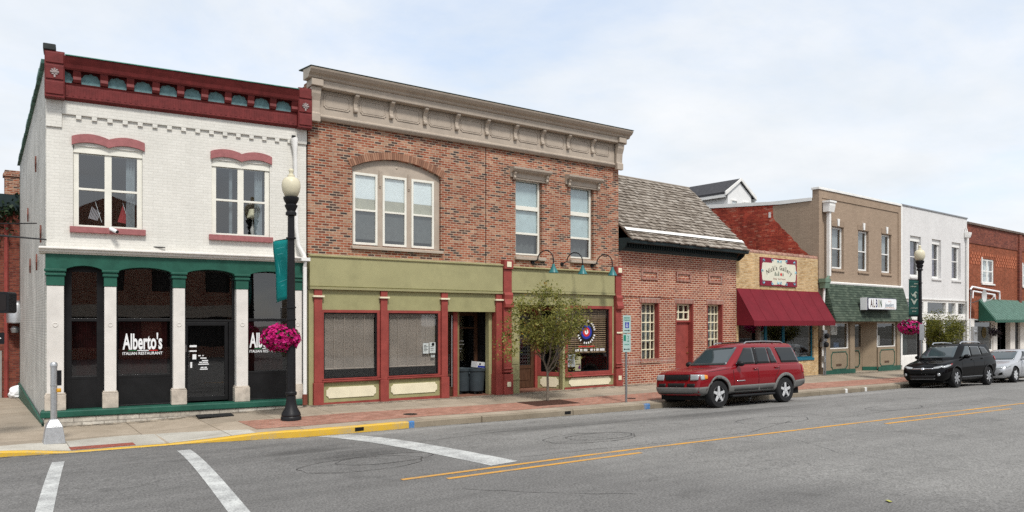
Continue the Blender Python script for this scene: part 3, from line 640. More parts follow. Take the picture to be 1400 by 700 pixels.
for i, (a, b_) in enumerate(COLS):
    k = MB(); k.box(a, b_, -.11, .16, .70, 3.26)
    ri = (a+b_)/2; k.lathe([(.055, 0), (.055, -.012), (.042, -.014), (.042, -.004)], (ri, -.11, 2.33), 14, 'y')
    col = k.build('column', M['offw'], A, bevel=.012)
    q = MB(); q.box(a-.045, b_+.045, -.145, .18, .29, .665); q.box(a-.03, b_+.03, -.13, .17, .667, .70); q.build('plinth', M['plinth'], col, bevel=.012)
    h = MB(); h.box(a-.012, b_+.012, -.125, .17, 3.262, 3.50); h.box(a-.04, b_+.04, -.155, .175, 3.502, 3.56); h.box(a-.025, b_+.025, -.14, .175, 3.562, 3.60); h.box(a-.055, b_+.055, -.17, .175, 3.602, 3.66)
    h.build('capital', M['green'], col, bevel=.01)
sc = MB(); sc.box(-6.30, -.07, -.24, .30, .13, .288); sc.build('sill_course', M['green'], A, bevel=.025)
MB().box(-6.22, -.08, -.20, .30, -.6, .128).build('foundation', M['stone'], A, bevel=.01)
RED2 = paint('dark_red_curtain', (.05, .008, .008), .9, .4, 4.)
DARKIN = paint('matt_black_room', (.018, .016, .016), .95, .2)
for i, ((a, b_), (c2, d2)) in enumerate(zip(COLS, COLS[1:])):
    a0, a1 = b_, c2
    jl = .16 if i == 0 else .045
    if i == 2:
        f = win(A, a0, a1, 2.40, 3.78, .20, .055, [], [], M['black'], M['shopglass'], 'transom_window')
        d = win(A, a0+.015, a1-.16, .33, 2.385, .20, .085, [], [], M['black'], M['shopglass'], 'door', fb=.12)
        MB().tube([(a0+.12, .17, 1.15), (a0+.12, .14, 1.18), (a0+.12, .14, 1.62), (a0+.12, .17, 1.65)], .013, 8).build('handle', M['chrome'], d, auto=40)
        MB().box(a0+.035, a0+.075, .185, .199, 1.62, 1.80).build('lock_plate', M['chrome'], d)
        st = MB()
        for (zx, zz, ww, hh) in ((.13, 1.74, .17, .05), (.13, 1.62, .17, .035), (.2, 1.42, .09, .13), (.145, 1.2, .045, .15)): st.box(a0+zx+.02, a0+zx+.02+ww, .234, .238, zz, zz+hh)
        st.build('decal', M['vinyl'], d)
        dl = MB()
        for zz, xs_ in ((1.50, (.36, .42, .46, .49)), (1.435, (.41, .56)), (1.37, (.45, .60, .64)), (1.325, (.38, .46, .47, .60)), (1.275, (.36, .62)), (1.19, (.42, .49, .51, .57)), (1.145, (.40, .59))):
            for u, v in zip(xs_[::2], xs_[1::2]): dl.box(a0+u, a0+v, .234, .238, zz, zz+.026)
        dl.build('opening_hours', M['vinyl'], d)
        MB().box(a1-.145, a1-.001, .18, .30, .29, 2.399).build('door_jamb', M['black'], A)
    else:
        f = win(A, a0, a1, .29, 3.78, .20, jl, [1.03, 2.45], [], M['black'], M['shopglass'], 'shop_window', rw=.075, fb=.03)
        pn = MB(); pn.box(a0+jl*.6, a1-.03, .205, .262, .30, 1.0); pn.build('panel', M['black'], f)
        sheet('curtain', RED2, a0+.1, a1-.05, 1.05, 2.4, .9, f, waves=7)
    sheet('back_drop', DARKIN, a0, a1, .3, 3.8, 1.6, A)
def trattoria(x, clip=None):
    z = 1.885
    txt("Alberto's", .55, M['vinyl'], (x+.435, .236, z-.005), A, .44, 'lettering', off=.014)
    txt('ITALIAN RESTAURANT', .098, M['vinyl'], (x+.43, .236, 1.60), A, .92, 'lettering', off=.0015)
    for xx, wd_, mt in ((.10, .2, paint('green_vinyl', (.01, .12, .04), .5)), (.31, .26, M['vinyl']), (.58, .2, M['redv'])): MB().box(x+xx, x+xx+wd_, .235, .238, 1.665, 1.685).build('underline', mt, A)
trattoria(-4.53); trattoria(-1.47)
# downspout on its right end
sp_ = MB(); sp_.tube([(-.40, -.12, 7.42), (-.38, -.12, 7.36), (-.36, -.12, 7.05), (-.33, -.12, 5.0), (-.27, -.13, 4.5), (-.14, -.22, 4.22), (-.12, -.26, 4.1)], [.1, .1, .055, .055, .055, .055, .055], 10)
sp_.box(-.24, .0, -.34, -.18, 4.06, 4.15); sp_.tube([(-.12, -.27, 4.06), (-.12, -.22, 3.9), (-.12, -.22, .42)], .055, 10)
ds = sp_.build('downspout', M['white'], A, auto=40)
MB().tube([(-.12, -.22, .42), (-.12, -.22, .13)], .07, 10).build('boot', paint('rusty_red_iron', (.2, .06, .04), .7, .2), ds)
MB().box(-.44, -.34, -.1, -.02, 7.42, 7.5).build('scupper', M['black'], ds)
# lit-from-outside odds and ends in and on its windows
def flag(nm_, x, z, mat, label, stripes):
    e = empty(nm_, (0, 0, 0), 0, None); e.scale = (.72, .72, .72); e.location = A.matrix_basis @ Vector((x, .26, z)); e.rotation_euler = A.rotation_euler
    MB().tube([(.2, 0, -.3), (0, .01, .42)], .008, 6).build('pole', M['vinyl'], e)
    f_ = MB(); n = 6
    if stripes:
        for k in range(7): f_.hexa([(-.2+.04*k, 0, -.18-.01*k), (-.176+.04*k, 0, -.19-.01*k), (-.176+.04*k, .006, -.19-.01*k), (-.2+.04*k, .006, -.18-.01*k), (-.1+.04*k, 0, .22-.03*k), (-.076+.04*k, 0, .21-.03*k), (-.076+.04*k, .006, .21-.03*k), (-.1+.04*k, .006, .22-.03*k)])
    else: f_.plate([(-.16, -.25), (.2, -.32), (.0, .34)], [], 0, .006)
    f_.build('cloth', mat, e); tag(e, label, 'flag')
flag('small_flag', -5.16, 5.08, paint('flag_stripe', (.4, .38, .4), .7), 'small striped flag standing inside the left upstairs window of the white building', True)
flag('small_flag', -4.55, 5.08, paint('dull_red_cloth', (.3, .04, .045), .8), 'small red pennant inside the upstairs window beside the striped flag', False)
def at(P, x, y, z): return P.matrix_basis @ Vector((x, y, z))
lp = empty('table_lamp', at(A, -1.36, .5, 4.72)); lp.rotation_euler = A.rotation_euler
MB().lathe([(.16, .52), (.09, .76)], (0, 0, 0), 16).build('lamp_shade', M['cream'], lp, auto=40); MB().lathe([(.09, 0), (.05, .05), (.07, .2), (.02, .35), (.015, .6)], (0, 0, 0), 12).build('base', M['offw'], lp, auto=40)
tag(lp, 'table lamp with pale shade inside the upstairs window nearest the white downspout', 'lamp')
sc_cam = empty('security_camera', at(A, -4.82, -.13, 4.66)); sc_cam.rotation_euler = A.rotation_euler
MB().tube([(-.02, 0, .02), (.12, -.1, -.06)], .045, 10).build('housing', M['vinyl'], sc_cam, auto=40); MB().tube([(.115, -.097, -.057), (.14, -.115, -.07)], .04, 10).build('lens', M['blackv'], sc_cam); MB().tube([(0, 0, 0), (0, .1, .03)], .02, 6).build('bracket', M['vinyl'], sc_cam)
tag(sc_cam, 'small white security camera on the rose sill of the white building', 'camera')
mt = MB().box(-.42, .42, -.28, .28, 0, .02).build('door_mat', M['rubber'], None, loc=(at(A, -2.5, -.62, 0).x, at(A, -2.5, -.62, 0).y, walk_z(-2.5, -.3)+.012)); mt.rotation_euler = A.rotation_euler
tag(mt, 'black rubber mat on the walk at the restaurant door', 'doormat')

# ================================================================== B: two-storey multi-red brick
B = empty('brick_building', (0, 0, 0)); tag(B, 'large two-storey mottled red brick building with taupe cornice and olive and red shopfronts', 'building')
ac, sg, ri = 2.81, 6.86, .35; hw = 1.48; R = (hw*hw+ri*ri)/(2*ri); zc = sg+ri-R; th = math.asin(hw/R)
archp = arc(ac, zc, R, pi/2-th, pi/2+th, 20)
opA = [(ac-hw, 4.61), (ac+hw, 4.61)] + archp
TW = [(7.15, 8.28), (9.53, 10.62)]
wb = MB().plate(rect(.02, 11.83, 4.20, 9.05), [opA]+[rect(a, b_, 4.60, 7.22) for a, b_ in TW], 0, .3); wb.build('wall', M['brickB'], B)
MB().box(5.945, 5.965, -.006, -.001, 4.29, 8.1).build('expansion_joint', M['black'], B)
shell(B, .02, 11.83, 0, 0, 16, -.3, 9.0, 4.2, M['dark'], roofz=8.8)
# brick arch ring of single voussoirs
v = MB(); n = 46
for i in range(n):
    a0 = pi/2-th*1.03+2.06*th*i/n; a1 = a0+2.06*th/n*.86
    P_ = [(ac+rr*cos(a), zc+rr*sin(a)) for rr, a in ((R+.003, a0), (R+.003, a1), (R+.215, a1), (R+.215, a0))]
    v.hexa([(P_[0][0], -.02, P_[0][1]), (P_[1][0], -.02, P_[1][1]), (P_[1][0], .1, P_[1][1]), (P_[0][0], .1, P_[0][1]), (P_[3][0], -.02, P_[3][1]), (P_[2][0], -.02, P_[2][1]), (P_[2][0], .1, P_[2][1]), (P_[3][0], .1, P_[3][1])])
v.build('brick_arch', island_mat('voussoir_brick', [(0, (.2, .1, .065)), (.5, (.29, .145, .09)), (1, (.36, .2, .13))], .85), B)
aw = MB(); inn = [rect(1.42, 2.15, 4.66, 6.71), rect(2.36, 3.11, 4.66, 6.71), rect(3.32, 4.06, 4.66, 6.71)]
aw.plate([(ac-hw+.002, 4.612), (ac+hw-.002, 4.612)]+[(ac+(x-ac)*.998, z-.004) for x, z in archp], inn, .10, .26); AWN = aw.build('arched_window', M['tan'], B, bevel=.006)
for cx, zz in ((2.255, 6.66), (3.215, 6.66)):
    o_ = MB(); o_.tube([(cx, .09, 6.86), (cx, .09, 6.40)], .035, 8); o_.lathe([(.05, .0), (.03, -.02)], (cx, .1, 6.38), 10, 'y'); o_.build('moulding', M['tan'], AWN, auto=40)
MB().lathe([(.045, .0), (.02, -.02)], (2.81, .1, 7.0), 8, 'y').build('rosette', M['tan'], AWN, auto=40)
for (x0, x1, z0, z1) in ((1.42, 2.15, 4.66, 6.71), (2.36, 3.11, 4.66, 6.71), (3.32, 4.06, 4.66, 6.71)):
    f = MB().plate(rect(x0-.02, x1+.02, z0-.02, z1+.02), [rect(x0+.045, x1-.045, z0+.05, 5.62), rect(x0+.045, x1-.045, 5.675, z1-.05)], .07, .12).build('sash', M['wframe'], AWN, bevel=.005)
    p = MB(); p.face([(x0, .105, z0), (x1, .105, z0), (x1, .105, z1), (x0, .105, z1)])
    p.build('pane', M['glass'], AWN, recalc=False)
    sheet('blind', SHADE, x0, x1, 5.99, z1, .135, AWN); sheet('blind', SHADE2, x0, x1, 5.64, 5.988, .137, AWN); sheet('insect_screen', SCREEN, x0, x1, z0+.15, 5.62, .14, AWN)
MB().prism([(.1, 4.50), (-.09, 4.50), (-.09, 4.57), (.1, 4.61)], 1.31, 4.33).build('sill', M['tan'], AWN, bevel=.006)
for (a, b_) in TW:
    f = win(B, a+.004, b_-.004, 4.604, 7.216, .14, .075, [5.37, 6.22], [], M['tan'], M['glass'], 'tall_window', rw=.06)
    w2 = MB().plate(rect(a+.05, b_-.05, 4.65, 7.17), [rect(a+.1, b_-.1, 4.70, 5.33), rect(a+.1, b_-.1, 5.40, 6.15), rect(a+.1, b_-.1, 6.29, 7.11)], .125, .185).build('sash', M['wframe'], f, bevel=.005)
    sheet('blind', paint('grey_blue_shade', (.46, .54, .54), .8, .06), a+.08, b_-.08, 5.36, 7.15, .215, f); sheet('curtain', SCREEN, a+.08, b_-.08, 4.65, 5.35, .36, f, waves=4)
    MB().prism([(.139, 4.47), (-.1, 4.47), (-.1, 4.56), (.139, 4.602)], a-.04, b_+.10).build('sill', M['tan'], f, bevel=.006)
    ce = (a+b_)/2
    h = MB(); h.prism([(-.001, 7.18), (-.07, 7.18), (-.07, 7.30), (-.10, 7.33), (-.20, 7.37), (-.26, 7.43), (-.27, 7.50), (-.001, 7.54)], ce-.80, ce+.80)
    h.prism([(-.001, 7.12), (-.05, 7.12), (-.05, 7.178), (-.001, 7.178)], ce-.68, ce+.68)
    for s in (-.72, .64): h.prism([(-.071, 7.10), (-.11, 7.10), (-.15, 7.16), (-.13, 7.22), (-.18, 7.30), (-.18, 7.34), (-.071, 7.335)], ce+s, ce+s+.08)
    h.build('hood', M['tan'], f, bevel=.008)
# cornice
c = MB(); c.prism([(-.001, 8.02), (-.10, 8.02), (-.14, 8.06), (-.17, 8.10), (-.17, 8.14), (-.12, 8.17), (-.12, 8.855), (-.001, 8.855)], .03, 11.80)
c.prism([(-.001, 8.857), (-.33, 8.857), (-.35, 8.88), (-.35, 9.06), (-.001, 9.06)], -.02, 11.92)
c.prism([(-.001, 9.062), (-.36, 9.062), (-.40, 9.09), (-.42, 9.14), (-.52, 9.19), (-.58, 9.26), (-.6, 9.31), (-.001, 9.36)], -.12, 12.02)
cor = c.build('cornice', M['tan'], B, bevel=.01)
for i in range(9):
    x = 1.37+i*1.131
    b = MB(); b.prism([(-.121, 8.38), (-.17, 8.36), (-.215, 8.39), (-.215, 8.45), (-.17, 8.50), (-.17, 8.62), (-.21, 8.72), (-.31, 8.80), (-.32, 8.853), (-.121, 8.853)], x-.06, x+.06); b.build('bracket', M['tan'], cor, bevel=.012)
for i in range(10):
    x0 = (.42 if i == 0 else 1.37+(i-1)*1.131+.15); x1 = 1.37+i*1.131-.15 if i < 9 else 11.25
    b = MB(); b.plate(notched(x0, x1, 8.36, 8.78, .055), [notched(x0+.03, x1-.03, 8.39, 8.75, .05)], -.14, -.121); b.plate(notched(x0+.05, x1-.05, 8.41, 8.73, .045), [], -.13, -.121); b.build('raised_panel', M['tan'], cor, bevel=.004)
for a, b_ in ((.0, .27), (11.5, 11.79)):
    p = MB(); p.prism([(-.171, 7.92), (-.3, 7.92), (-.3, 8.14), (-.25, 8.18), (-.25, 8.30), (-.27, 8.5), (-.34, 8.68), (-.36, 8.85), (-.171, 8.85)], a, b_); p.box(a-.03, b_+.03, -.44, -.351, 8.87, 9.05); p.build('end_bracket', M['tan'], cor, bevel=.012)
fl = MB(); fl.prism([(.3, 9.4), (-.61, 9.325), (-.61, 9.34), (.3, 9.43)], -.13, 12.03); fl.build('flashing', paint('dark_flashing', (.06, .08, .065), .6, .2), cor)
# shopfront boards and frames
sb = MB(); sb.prism([(.28, 3.38), (-.10, 3.38), (-.12, 3.40), (-.12, 4.20), (-.16, 4.22), (-.16, 4.26), (.0, 4.29)], .03, 6.55)
sb.build('sign_board', M['olive'], B, bevel=.006)
MB().prism([(-.0, 3.31), (-.13, 3.31), (-.15, 3.375), (-.0, 3.375)], .03, 6.55).build('board_moulding', paint('pale_olive', (.42, .4, .22), .55, .05), B)
sb = MB(); sb.box(6.9, 11.54, -.11, .28, 3.44, 4.16); sb.prism([(.0, 4.162), (-.18, 4.162), (-.2, 4.19), (-.0, 4.24)], 6.9, 11.54); sb.prism([(.28, 3.36), (-.14, 3.36), (-.14, 3.43), (.28, 3.43)], 6.9, 11.54); sb.build('sign_board', M['olive'], B, bevel=.006)
MB().box(6.9, 11.54, -.05, .28, 2.97, 3.355).build('upper_panel', M['olive2'], B)
for x0, x1 in ((.17, .40), (2.20, 2.41), (4.26, 4.48), (6.31, 6.54)):
    p = MB(); p.box(x0, x1, -.10, .16, .70, 3.306); p.box(x0-.03, x1+.03, -.14, .16, base_z(x0)-.25, .698); pl_ = p.build('pilaster', M['red'], B, bevel=.008)
    MB().box(x0-.05, x1+.05, -.15, .1, 3.085, 3.135).build('capital_band', M['cream'], pl_, bevel=.005)
MB().box(.035, .168, -.04, .16, -.1, 3.306).build('end_panel', M['olive'], B)
for i, (x0, x1) in enumerate(((.41, 2.19), (2.42, 4.25))):
    MB().box(x0-.005, x1+.005, -.03, .16, 2.74, 3.306).build('upper_panel', M['olive2'], B)
    f = MB().plate(rect(x0, x1, .76, 2.738), [rect(x0+.055, x1-.085, .80, 2.66)], -.05, .10).build('shop_window', M['red'], B, bevel=.006)
    f2 = win(f, x0+.056, x1-.086, .801, 2.659, -.02, .035, [], [], M['black'], M['clearglass'], 'glazing', thick=.05)
    MB().prism([(.1, .69), (-.10, .69), (-.12, .72), (-.12, .745), (.1, .758)], x0-.008, x1+.008).build('sill', M['red'], f, bevel=.006)
    MB().box(x0-.005, x1+.005, -.02, .16, .13, .688).build('stall_riser', M['olive2'], f); MB().box(x0-.005, x1+.005, -.05, .16, -.25, .128).build('kick_board', M['red'], f)
    MB().plate(notched(x0+.13, x1-.12, .24, .55, .07), [], -.045, -.021).build('plaque', M['cream'], f, bevel=.01)
    slats(BLINDB, x0+.1, x1-.13, 1.08, 2.65, .10, f, .031)
    sheet('back_drop', DARKIN, x0, x1, .8, 2.7, 1.0, f)
# big end pilasters with scrolls and cream blocks
for x0, x1 in ((6.57, 6.885), (11.56, 11.84)):
    p = MB(); p.box(x0, x1, -.16, .2, .72, 4.12); p.box(x0-.02, x1+.02, -.22, .2, 4.122, 4.42); p.box(x0-.025, x1+.025, -.21, .2, -.3, .70)
    p.prism([(-.161, 2.86), (-.22, 2.84), (-.27, 2.88), (-.28, 2.98), (-.24, 3.06), (-.21, 3.14), (-.23, 3.28), (-.19, 3.36), (-.161, 3.37)], x0-.01, x1+.01)
    for z in (.74, .84): p.prism([(-.161, z), (-.2, z), (-.22, z+.035), (-.2, z+.07), (-.161, z+.07)], x0-.015, x1+.015)
    p_ = p.build('scroll_pilaster', M['red'], B, bevel=.012)
    k = MB(); cx = (x0+x1)/2; k.box(cx-.09, cx+.09, -.245, -.221, 4.18, 4.36); k.box(cx-.075, cx+.075, -.235, -.211, .28, .44)
    k.box(x0+.02, x1+.02, -.2, -.161, 1.97, 2.03) if x0 > 9 else None
    k.build('block', M['cream'], p_, bevel=.02)
# open entry between the shops
MB().box(4.475, 6.315, -.03, .28, 2.72, 3.306).build('upper_panel', M['olive2'], B)
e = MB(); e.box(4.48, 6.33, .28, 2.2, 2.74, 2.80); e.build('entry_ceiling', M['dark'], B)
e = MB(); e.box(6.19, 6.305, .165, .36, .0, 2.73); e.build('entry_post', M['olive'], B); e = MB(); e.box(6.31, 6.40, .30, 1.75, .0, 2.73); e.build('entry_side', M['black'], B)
d1 = win(B, 4.55, 4.86, .06, 2.70, .25, .055, [.72], [], M['wood'], M['shopglass'], 'side_door', fb=.3); MB().tube([(4.80, .2, .35), (4.80, .2, 2.6)], .016, 8).build('pull_bar', M['alu'], d1)
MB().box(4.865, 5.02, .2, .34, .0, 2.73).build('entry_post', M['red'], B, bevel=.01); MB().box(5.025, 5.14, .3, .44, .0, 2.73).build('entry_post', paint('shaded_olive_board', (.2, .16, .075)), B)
d2 = win(B, 5.15, 6.30, .05, 2.72, 1.0, .12, [2.2], [5.32], M['wood'], M['clearglass'], 'door', fb=.35)
st = MB()
for zz, xs_ in ((1.86, (.2, .3)), (1.75, (.16, .21, .24, .5)), (1.64, (.14, .52)), (1.5, (.28, .42)), (1.4, (.22, .27, .30, .33, .36, .4))):
    for u, v in zip(xs_[::2], xs_[1::2]): st.box(5.26+u, 5.26+v, 1.025, 1.03, zz, zz+.03)
st.build('decal', paint('grey_vinyl', (.5, .5, .5)), d2)
f_ = MB(); f_.hexa([(4.48, .05, -.2), (6.33, .05, -.2), (6.33, 1.7, -.2), (4.48, 1.7, -.2), (4.48, -.02, .045), (6.33, -.02, .035), (6.33, 1.7, .06), (4.48, 1.7, .06)]); f_.build('entry_floor', paint('red_brown_tile', (.2, .09, .06), .8, .3, 12.), B)
sheet('back_drop', DARKIN, 4.5, 6.4, 0, 2.9, 2.4, B)
# right shop: pilaster, recessed oak door, canted window, big window
p = MB(); p.box(6.905, 7.27, -.06, .2, base_z(7)-.2, 2.968); p.box(6.96, 7.22, -.075, -.061, 1.0, 2.72); p.box(6.905, 7.27, -.09, -.061, .48, .53); p.build('olive_pilaster', M['olive'], B, bevel=.008)
d3 = win(B, 7.62, 8.62, .10, 2.75, .92, .13, [.82], [], M['wood'], M['shopglass'], 'door', rw=.12, fb=.2)
dp = MB(); dp.box(7.76, 8.48, .93, .985, .3, .74); dp.box(7.82, 8.42, .915, .929, .36, .68); dp.build('panel', M['wood'], d3, bevel=.015)
lat = MB()
for i in range(7):
    for j in range(14):
        cx, cz = 7.8+i*.107, .95+j*.125; lat.plate(arc(cx, cz, .062, 0, 2*pi, 10)[:-1], [arc(cx, cz, .048, 0, 2*pi, 10)[:-1]], .975, .985)
lat.build('leaded_lattice', M['steel'], d3); sheet('back_drop', DARKIN, 7.3, 8.8, .1, 2.9, 1.6, B)
f_ = MB(); f_.hexa([(7.27, .0, -.2), (9.2, .0, -.2), (8.8, 1.1, -.2), (7.27, 1.1, -.2), (7.27, -.03, .05), (9.2, -.03, .06), (8.8, 1.1, .09), (7.27, 1.1, .09)]); f_.build('entry_floor', paint('red_brown_tile', (.2, .09, .06)), B)
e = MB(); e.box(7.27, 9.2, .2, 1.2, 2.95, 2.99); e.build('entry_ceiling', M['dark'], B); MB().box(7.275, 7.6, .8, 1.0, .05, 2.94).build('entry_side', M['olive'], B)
MB().box(7.61, 8.64, .92, 1.0, 2.76, 2.94).build('door_head', M['red'], B); MB().box(8.63, 8.74, .86, 1.0, .05, 2.94).build('door_jamb', M['red'], B)
# canted side window from the door jamb to the front
ca = empty('canted_window', (8.74, .88, 0), atan2(-.83, .50), B); ln = .965
f = MB().plate(rect(.02, ln-.05, .50, 2.93), [rect(.12, ln-.15, .64, 2.80)], -.02, .08).build('frame', M['red'], ca, bevel=.006)
MB().box(.02, ln-.05, -.01, .08, .06, .498).build('stall_riser', M['olive2'], ca); MB().plate(notched(.12, ln-.16, .12, .46, .08), [], -.03, -.011).build('plaque', M['cream'], ca, bevel=.008); MB().box(.0, ln-.03, -.03, .08, -.2, .058).build('kick_board', M['red'], ca)
p = MB(); p.face([(.1, .03, .6), (ln-.13, .03, .6), (ln-.13, .03, 2.83), (.1, .03, 2.83)]); p.build('pane', M['shopglass'], ca, recalc=False)
MB().box(9.13, 9.235, -.06, .12, .0, 2.968).build('corner_post', M['olive'], B, bevel=.01)
f = MB().plate(rect(9.24, 11.47, .52, 2.966), [rect(9.36, 11.33, .64, 2.86)], -.06, .10).build('shop_window', M['red'], B, bevel=.008)
f2 = win(f, 9.362, 11.328, .642, 2.858, -.01, .03, [], [], M['black'], M['clearglass'], 'glazing', thick=.05)
MB().prism([(.1, .46), (-.12, .46), (-.14, .49), (-.12, .518), (.1, .52)], 9.22, 11.5).build('sill', M['red'], f, bevel=.006)
MB().box(9.236, 11.475, -.03, .12, .12, .458).build('stall_riser', M['olive2'], f); MB().box(9.2, 11.55, -.06, .12, -.3, .118).build('kick_board', M['red'], f); MB().box(11.476, 11.555, -.04, .12, .12, 2.966).build('end_panel', M['olive'], f)
MB().plate(notched(9.42, 11.40, .14, .44, .09), [], -.055, -.031).build('plaque', M['cream'], f, bevel=.01)
slats(BLINDW, 9.42, 11.28, 1.32, 2.84, .10, f, .075); sheet('back_drop', DARKIN, 9.2, 11.6, .5, 3, 1.3, f)
tg = []
for k, (rr, mt_) in enumerate(((.335, M['blackv']), (.255, M['bluev']), (.165, M['redv']), (.085, M['vinyl']), (.022, M['blackv']))):
    MB().lathe([(rr, 0), (rr, -.002)], (10.28, .018-.0035*k, 2.04), 40, 'y').build('target_ring', mt_, f)
ar = MB()
for k in range(13):
    a = pi*(.93-.86*k/12)
    if k in (5, 8): continue
    ar.plate([(10.28+rr*cos(a+da), 2.04+rr*sin(a+da)) for rr, da in ((.36, -.07), (.36, .07), (.43, .055), (.43, -.055))], [[(10.28+rr*cos(a+da), 2.04+rr*sin(a+da)) for rr, da in ((.38, -.03), (.38, .03), (.41, .025), (.41, -.025))]], .01, .013)
for k in range(11):
    a = -pi*(.9-.8*k/10)
    if k in (3,): continue
    ar.plate([(10.28+rr*cos(a+da), 2.04+rr*sin(a+da)) for rr, da in ((.36, -.07), (.36, .07), (.43, .055), (.43, -.055))], [], .01, .013)
ar.build('lettering', M['vinyl'], f)
ln_ = MB()
for k in range(14): ln_.box(9.92+k*.054, 9.92+k*.054+.042, .01, .013, 1.505, 1.545)
ln_.build('lettering', M['redv'], f)
ln_ = MB()
for a, ks in ((9.76, (0, 1, 2, 4, 5, 7, 8, 9)), (10.47, (0, 1, 3, 5, 6, 8, 9, 10, 11))):
    for k in ks: ln_.plate(rect(a+k*.057, a+k*.057+.045, 1.36, 1.44), [rect(a+k*.057+.014, a+k*.057+.032, 1.375, 1.395)], .01, .013)
ln_.build('lettering', M['vinyl'], f)
def notice(x0, x1, z0, z1, y, mat, label, P=B, cat='notice', extra=None):
    o = MB().box(0, x1-x0, 0, .004, 0, z1-z0).build('paper_notice', mat, None, loc=at(P, x0, y, z0)); o.rotation_euler = P.rotation_euler
    if extra: extra(o)
    return tag(o, label, cat)
PAP = paint('white_paper', (.66, .68, .67), .7, .05, 20.)
def lines(o, w_, h, mat=M['blackv'], rows=5):
    k = MB()
    for i in range(rows): z = h*(.82-.7*i/rows); k.box(w_*.15, w_*(.55+.3*random.random()), -.004, -.001, z, z+h*.045)
    k.build('print', mat, o)
def em(o): MB().lathe([(.05, 0), (.05, -.003)], (.12, -.001, .27), 14, 'y').build('emblem', M['blackv'], o); lines(o, .22, .24, rows=3)
notice(3.66, 3.86, 1.43, 1.75, .014, PAP, 'plain white paper taped in the olive shop window, left of the emblem notice', extra=lambda o: lines(o, .2, .3))
notice(3.89, 4.10, 1.44, 1.77, .014, PAP, 'white notice with round black emblem in the second olive shop window', extra=em)
notice(3.94, 4.07, 1.31, 1.38, .014, PAP, 'small white card below the emblem notice in the shop window', extra=lambda o: lines(o, .13, .07, rows=2))
notice(9.40, 9.76, .82, 1.26, .02, PAP, 'large white poster in the lower left of the target shop window', cat='poster', extra=lambda o: lines(o, .36, .44, rows=7))
def pur(o): MB().plate([(.12, .1), (.26, .06), (.24, .26)], [], -.004, -.001).build('figure', paint('purple_print', (.15, .03, .16)), o); lines(o, .28, .5, rows=2)
notice(9.76, 10.03, .66, 1.18, .024, paint('cream_poster_paper', (.5, .47, .3), .7, .1), 'cream poster with a purple figure standing in the target shop window', cat='poster', extra=pur)
# gooseneck sign lamps
GOOSE = paint('dark_teal_enamel', (.035, .16, .165), .35, .08)
for i, (x, lab) in enumerate(((7.85, 'leftmost of three dark teal gooseneck lamps over the right olive sign board'), (9.13, 'middle of three dark teal gooseneck lamps over the right olive sign board'), (10.52, 'rightmost of three dark teal gooseneck lamps, beside the end scroll pilaster'))):
    e = empty('gooseneck_lamp', (x, 0, 4.40)); MB().lathe([(.07, 0), (.06, -.05)], (0, 0, 0), 14, 'y').build('wall_plate', M['iron'], e)
    pth = [(0, -.03, 0), (.03, -.12, .05)]+[(.1+.24*(1-cos(t))/2*1.0, -.16-.54*(1-cos(t))/2, .08+.3*sin(t)+.0) for t in [pi*k/10 for k in range(0, 11)]]
    pth += [(.34, -.71, -.02), (.34, -.71, -.08)]
    MB().tube(pth, .02, 8).build('arm', M['iron'], e, auto=50)
    MB().lathe([(.035, 0), (.045, -.02), (.05, -.07), (.17, -.3), (.165, -.3), (.04, -.06)], (.34, -.71, -.07), 22).build('lamp_shade', GOOSE, e, auto=40)
    MB().lathe([(.02, 0), (.05, -.05), (.05, -.09), (.02, -.13)], (.34, -.71, -.22), 12).build('bulb', paint('frosted_bulb', (.6, .6, .56), .3), e, auto=60)
    tag(e, lab, 'lamp', 'gooseneck lamps over the olive sign board')
# ================================================================== right-hand row shares one street line
CR = atan2(.05718, .99836)
def cb(name, label):
    e = empty(name, (XB, 0, 0), CR); tag(e, label, 'building'); return e
def cz(s): return base_z(XB+s*.99836)
# ---- low brick house with the shake roof
R3 = cb('shake_roof_building', 'low rose brick building with weathered wood shake roof and dark boxed eaves')
ops = [rect(1.19, 2.26, .92, 3.12), rect(3.26, 4.36, .05, 3.12), rect(5.28, 6.33, .92, 3.12)]
w3 = MB(); out = [(.02, -.4), (3.26, -.4), (3.26, 3.12), (4.36, 3.12), (4.36, -.4), (7.29, -.4), (7.29, 5.2), (.02, 5.2)]
w3.plate(out, [ops[0], ops[2]], 0, .3); w3.build('wall', M['brickR'], R3)
k = MB()
for q in ((1.13, 2.32, 3.125, 3.33), (3.2, 4.42, 3.125, 3.33), (5.22, 6.39, 3.125, 3.33), (.02, 3.2, .80, 1.0), (4.4, 7.29, .80, 1.0)): MB().box(q[0], q[1], -.012, -.001, q[2], q[3]).build('soldier_course', M['solR'], R3)
k = MB(); k.box(.02, 3.05, -.03, -.001, 3.345, 3.40); k.build('string_course', M['brickR'], R3)
k = MB()
for a, b_ in ((1.2, 2.17), (3.27, 4.19), (5.34, 6.29)):
    MB().plate(rect(a, b_, 4.0, 4.38), [rect(a+.09, b_-.09, 4.09, 4.29)], -.045, -.001).build('blind_panel', M['solR'], R3, bevel=.005)
